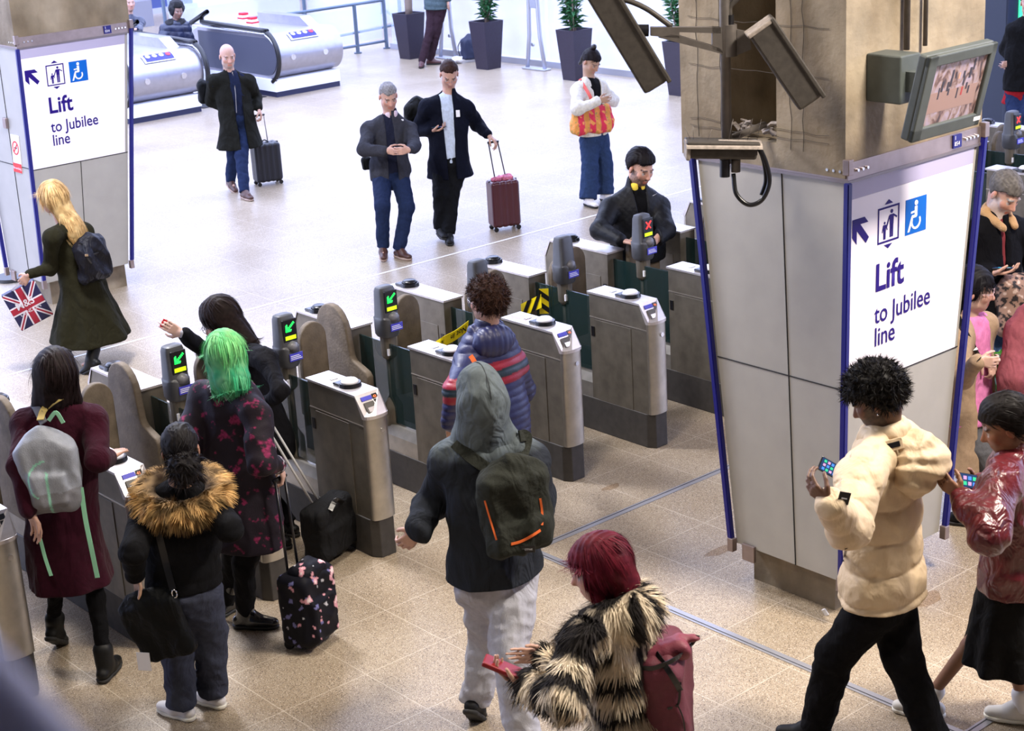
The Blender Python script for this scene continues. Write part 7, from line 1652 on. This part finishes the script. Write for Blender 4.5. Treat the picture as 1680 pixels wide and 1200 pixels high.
# ---- woman in a pink jumper and beige coat beside the column
J = pose((5.22, -2.32, 0), 1.62, 38, (1590, 680, 0), (1586, 522, 0), (1598, 476, -.02), 72, {
    'R': dict(sh=(1572, 548), el=(1580, 622, -1), wr=(1604, 592, -1), hd=(.8, -.1, -.2), palm=(0, 0, 1), curl=1.2), 'L': dict(el=(1610, 600, 1), wr=(1616, 585, -1), hd=(.2, -.3, -.3), curl=1.2)},
    {'R': (.10, 0, 70), 'L': (-.10, 0, 70)}, pitch=8)
B = figure(J, 'person with glasses in a pink jumper and open beige coat, standing beside the column', pale, male=False, lips=(.5, .12, .14))
JK = top(J, 'beige_coat', cloth('beige_cotton', (.34, .24, .16), .85, crease=.15), B, .034, length=.32, r2=.25, disp=folds(.004, 15), opening=(.085, .07), collar=.0)
top(J, 'pink_jumper', cloth('pink_knit', (.62, .20, .42), .85), B, .025, length=.03, arms=False, collar=0, disp=folds(.006, 25)); trousers(J, cloth('grey_wool', (.10, .10, .11), .9), B, .02); shoes(J, None, mat('shoe_black'), B)
nk = J['neck']; hair_long(J, B, shade((.010, .009, .012), .3), [(hx(J, 0, -.03, .0), nk - J['f'] * .06 - Z * .10, .090, .06, J['f'], .7)], count=2500, length=.12); glasses(J, B, mat('clear_pink_frame', (.75, .5, .55), .3))
strap('bag_strap', snap([on_plane(1572, 520, J['root'], -.1), on_plane(1582, 545, J['root'], -.3), on_plane(1598, 575, J['root'], -.3), on_plane(1606, 590, J['root'], -.3)], [JK], .01), .03, .004, BLACK, JK, lambda p: -FH)
gb = on_plane(1636, 622, J['root'], .25); F = Form(.02); F.box(gb, (.13, .04, .17), frame(facing(20)), .02); F.disp = folds(.016, 25); F.dmax = .024; o = sculpt('carrier_bag', F, .009, mat('bag_green', (.035, .17, .012), .25, noise_amt=.7, nscale=18), None); tag(o, 'crumpled green plastic bag held beside the beige coat', 'bag')
# ---- person in a dusty pink coat, mostly past the right edge, with a spotted bag beyond
J = pose((1722, 845), 1.68, -160, (1705, 660, 0), (1700, 505, 0), (1708, 455, 0), -160, {
    'L': dict(sh=(1676, 540), el=(1660, 620, -1), wr=(1650, 680, 1)), 'R': dict(el=(1760, 610, 1), wr=(1750, 680, 1))}, {'L': (1700, 840, -160), 'R': (1740, 840, -160)})
B = figure(J, 'person in a dusty pink coat, only a sleeve inside the right edge', fair, male=False, vox=.009)
top(J, 'pink_coat', cloth('dusty_pink_wool', (.25, .07, .09), .9), B, .045, length=.25, r2=.26, sl=.02); trousers(J, tig, B); shoes(J, None, mat('boot_black'), B)
hair_short(J, B, (.02, .012, .01), vol=.014, count=800, vox=.009)
lc = on_plane(1674, 500, J['root'], .9); lcp = lc
def spots(P): a = wob(P, 75, 1) + wob(P, 120, 4) * .6; c = np.tile(np.array((.28, .17, .13)), (len(P), 1)); c[a > .25] = (.015, .01, .012); c[a < -.75] = (.55, .42, .36); return c
F = Form(.03); F.box(lc, (.17, .08, .20), frame(facing(10)), .07); F.disp = folds(.01, 18); F.dmax = .016; o = sculpt('spotted_bag', F, .009, mat('spotted_fabric', None, .8, attr=True), None, spots); tag(o, 'leopard-spotted shoulder bag at the right edge above the pink sleeve', 'bag')
# ---- person at the far right by the ticket machine, in black with a red lining
J = pose((1682, 245), 1.78, -20, (1676, 150, 0), (1686, 35, 0), (1688, 5, 0), -20, {
    'R': dict(sh=(1665, 45), el=(1650, 80, 1), wr=(1662, 102, -1), hd=(-.6, -.1, -.2), palm=(0, 0, 1), curl=.9), 'L': dict(el=(1700, 80, 1), wr=(1700, 110, -1))}, {'R': (1676, 238, -20), 'L': (1690, 242, -20)})
B = figure(J, 'person in black holding a small device, cut by the top right corner', fair, vox=.011)
JK = top(J, 'black_cape', cloth('black_cape', (.012, .012, .013), .85), B, .06, length=-.02, vox=.012); top(J, 'red_lining', cloth('red_lining', (.25, .01, .015), .8), B, .02, length=.14, r2=.22, vox=.012, arms=False); trousers(J, jeans, B, .02, vox=.012); shoes(J, None, mat('shoe_black'), B); hair_short(J, B, (.02, .015, .012), vox=.011, count=500)
# ---- bystander by the glazing (trousers and shoes show)
J = pose((705, 106), 1.78, -35, (716, 10, 0), (718, -62, 0), (718, -90, 0), -35, {
    'R': dict(el=(700, -25, 1), wr=(700, 5, -1)), 'L': dict(el=(738, -25, 1), wr=(735, 5, -1))}, {'R': (692, 102, -5), 'L': (706, 98, 80)}, knees=((706, 50, 0), (716, 52, 0)))
B = figure(J, 'person in brown trousers and boots beside the truss column, head out of view', fair, vox=.010)
top(J, 'padded_jacket', cloth('grey_green_nylon', (.055, .08, .09), .6), B, .045, length=.05, disp=puffs(J, .09, .010), vox=.011); trousers(J, cloth('plum_brown_cotton', (.030, .016, .022), .85), B, .014, vox=.010); shoes(J, None, mat('boot_brown', (.07, .022, .022), .5), B, boot=.1); hair_short(J, B, (.04, .03, .02), vox=.010, count=500)
rb = on_z(772, 101); o = pack('rucksack', rb + Z * .24, frame(facing(30)), (.15, .09, .22), mat('rucksack_blue', (.012, .018, .05), .6), 'dark rucksack standing on the floor beside the leafy planter', r=.05, vox=.010)
tube('cable_loop', curve_pts([rb + Z * .40 - RH * .12, rb + Z * .25 - RH * .2, rb + Z * .05 - RH * .16]), .008, BLACK, o, 8)
F = Form(.03); wb = on_z(751, 104); F.ell(wb + Z * .06, (.12, .10, .06)); F.disp = folds(.02, 25); F.dmax = .03; o = sculpt('plastic_bag', F, .011, mat('paper_white'), None); tag(o, 'crumpled white bag on the floor beside the dark rucksack', 'bag')
# ---- escalator passengers
J = pose((11.20, 17.3, -.2), 1.64, 25, (285, 100, 0), (288, 38, 0), (291, 17, -.03), 30, {
    'R': dict(el=(264, 70, -1), wr=(275, 92, -1)), 'L': dict(el=(314, 70, 1), wr=(308, 92, -1))}, {'R': (-.1, 0, 25), 'L': (.1, 0, 25)}, pitch=15)
B = figure(J, 'person in a glossy navy puffer with a fur hood riding up the escalator', (.30, .17, .13), male=False, vox=.010)
JK = top(J, 'puffer_jacket', mat('navy_gloss', (.016, .022, .055), .25), B, .06, length=.16, disp=puffs(J, .10, .014), dmax=.025, vox=.010, it=0, collar=0); trousers(J, tig, B, vox=.012); shoes(J, None, mat('shoe_black'), B)
F = Form(.03); F.ell(hx(J, 0, -.05, .02), (.135, .12, .15), np.array([J['hr'], J['hf'], J['hu']])); F.cap(J['neck'] - J['lat'] * .1, J['neck'] + J['lat'] * .1, .08); F.cut('ell', hx(J, 0, .10, -.01), (.072, .14, .105), np.array([J['hr'], J['hf'], J['hu']])); F.disp = lambda P: .010 * wob(P, 60); F.dmax = .016; sculpt('fur_hood', F, .010, mat('hood_black', (.012, .012, .016), .8), B); hair_short(J, B, (.01, .009, .01), vox=.011, count=400)
J = pose((10.80, 17.9, -.45), 1.78, 25, (212, 85, 0), (212, 30, 0), (212, 5, 0), 30, {'R': dict(el=(197, 50, -1), wr=(205, 80, -1)), 'L': dict(el=(226, 50, -1), wr=(222, 48, -1))}, {'R': (-.1, 0, 25), 'L': (.1, 0, 25)})
B = figure(J, 'person in a navy jacket half hidden by the left column top edge', fair, vox=.010)
top(J, 'jacket', mat('navy_gloss'), B, .045, length=.12, vox=.011); trousers(J, tig, B, vox=.012); shoes(J, None, mat('shoe_black'), B); hair_short(J, B, (.10, .05, .03), vol=.004, vox=.011, count=400)
# ---- out-of-focus rail of the balcony the picture was taken from
ra = CAMP + ray(-230, 957) * .46; rb_ = CAMP + ray(330, 1567) * .46
o = tube('balcony_rail', [ra + (ra - rb_) * 1.2, rb_ + (rb_ - ra) * 1.2], .016, mat('rail_blue_green', (.55, .60, .95), .5, noise_amt=.5, nscale=12), None, 14); tag(o, 'blurred blue-green rail crossing the bottom left corner', 'railing')
# ---- odds and ends on the floor
p = on_z(1354, 1002, .03); slab('crumpled_tissue', p, frame(FH + RH * .4, nrm(RH + Z * .6)), (.022, .006, .012), mat('paper_white'), None, .004)
bpy.data.objects['crumpled_tissue'].location.z -= .012; tag(bpy.data.objects['crumpled_tissue'], 'scrap of white paper on the floor at the big column base', 'litter')
c = on_z(20, 458); o = cyl('floor_disc', (c[0], c[1], 0), (c[0], c[1], .035), .17, mat('disc_dark', (.06, .06, .065), .5), None, n=32); tag(o, 'dark round floor base left of the union flag bag', 'stand base')
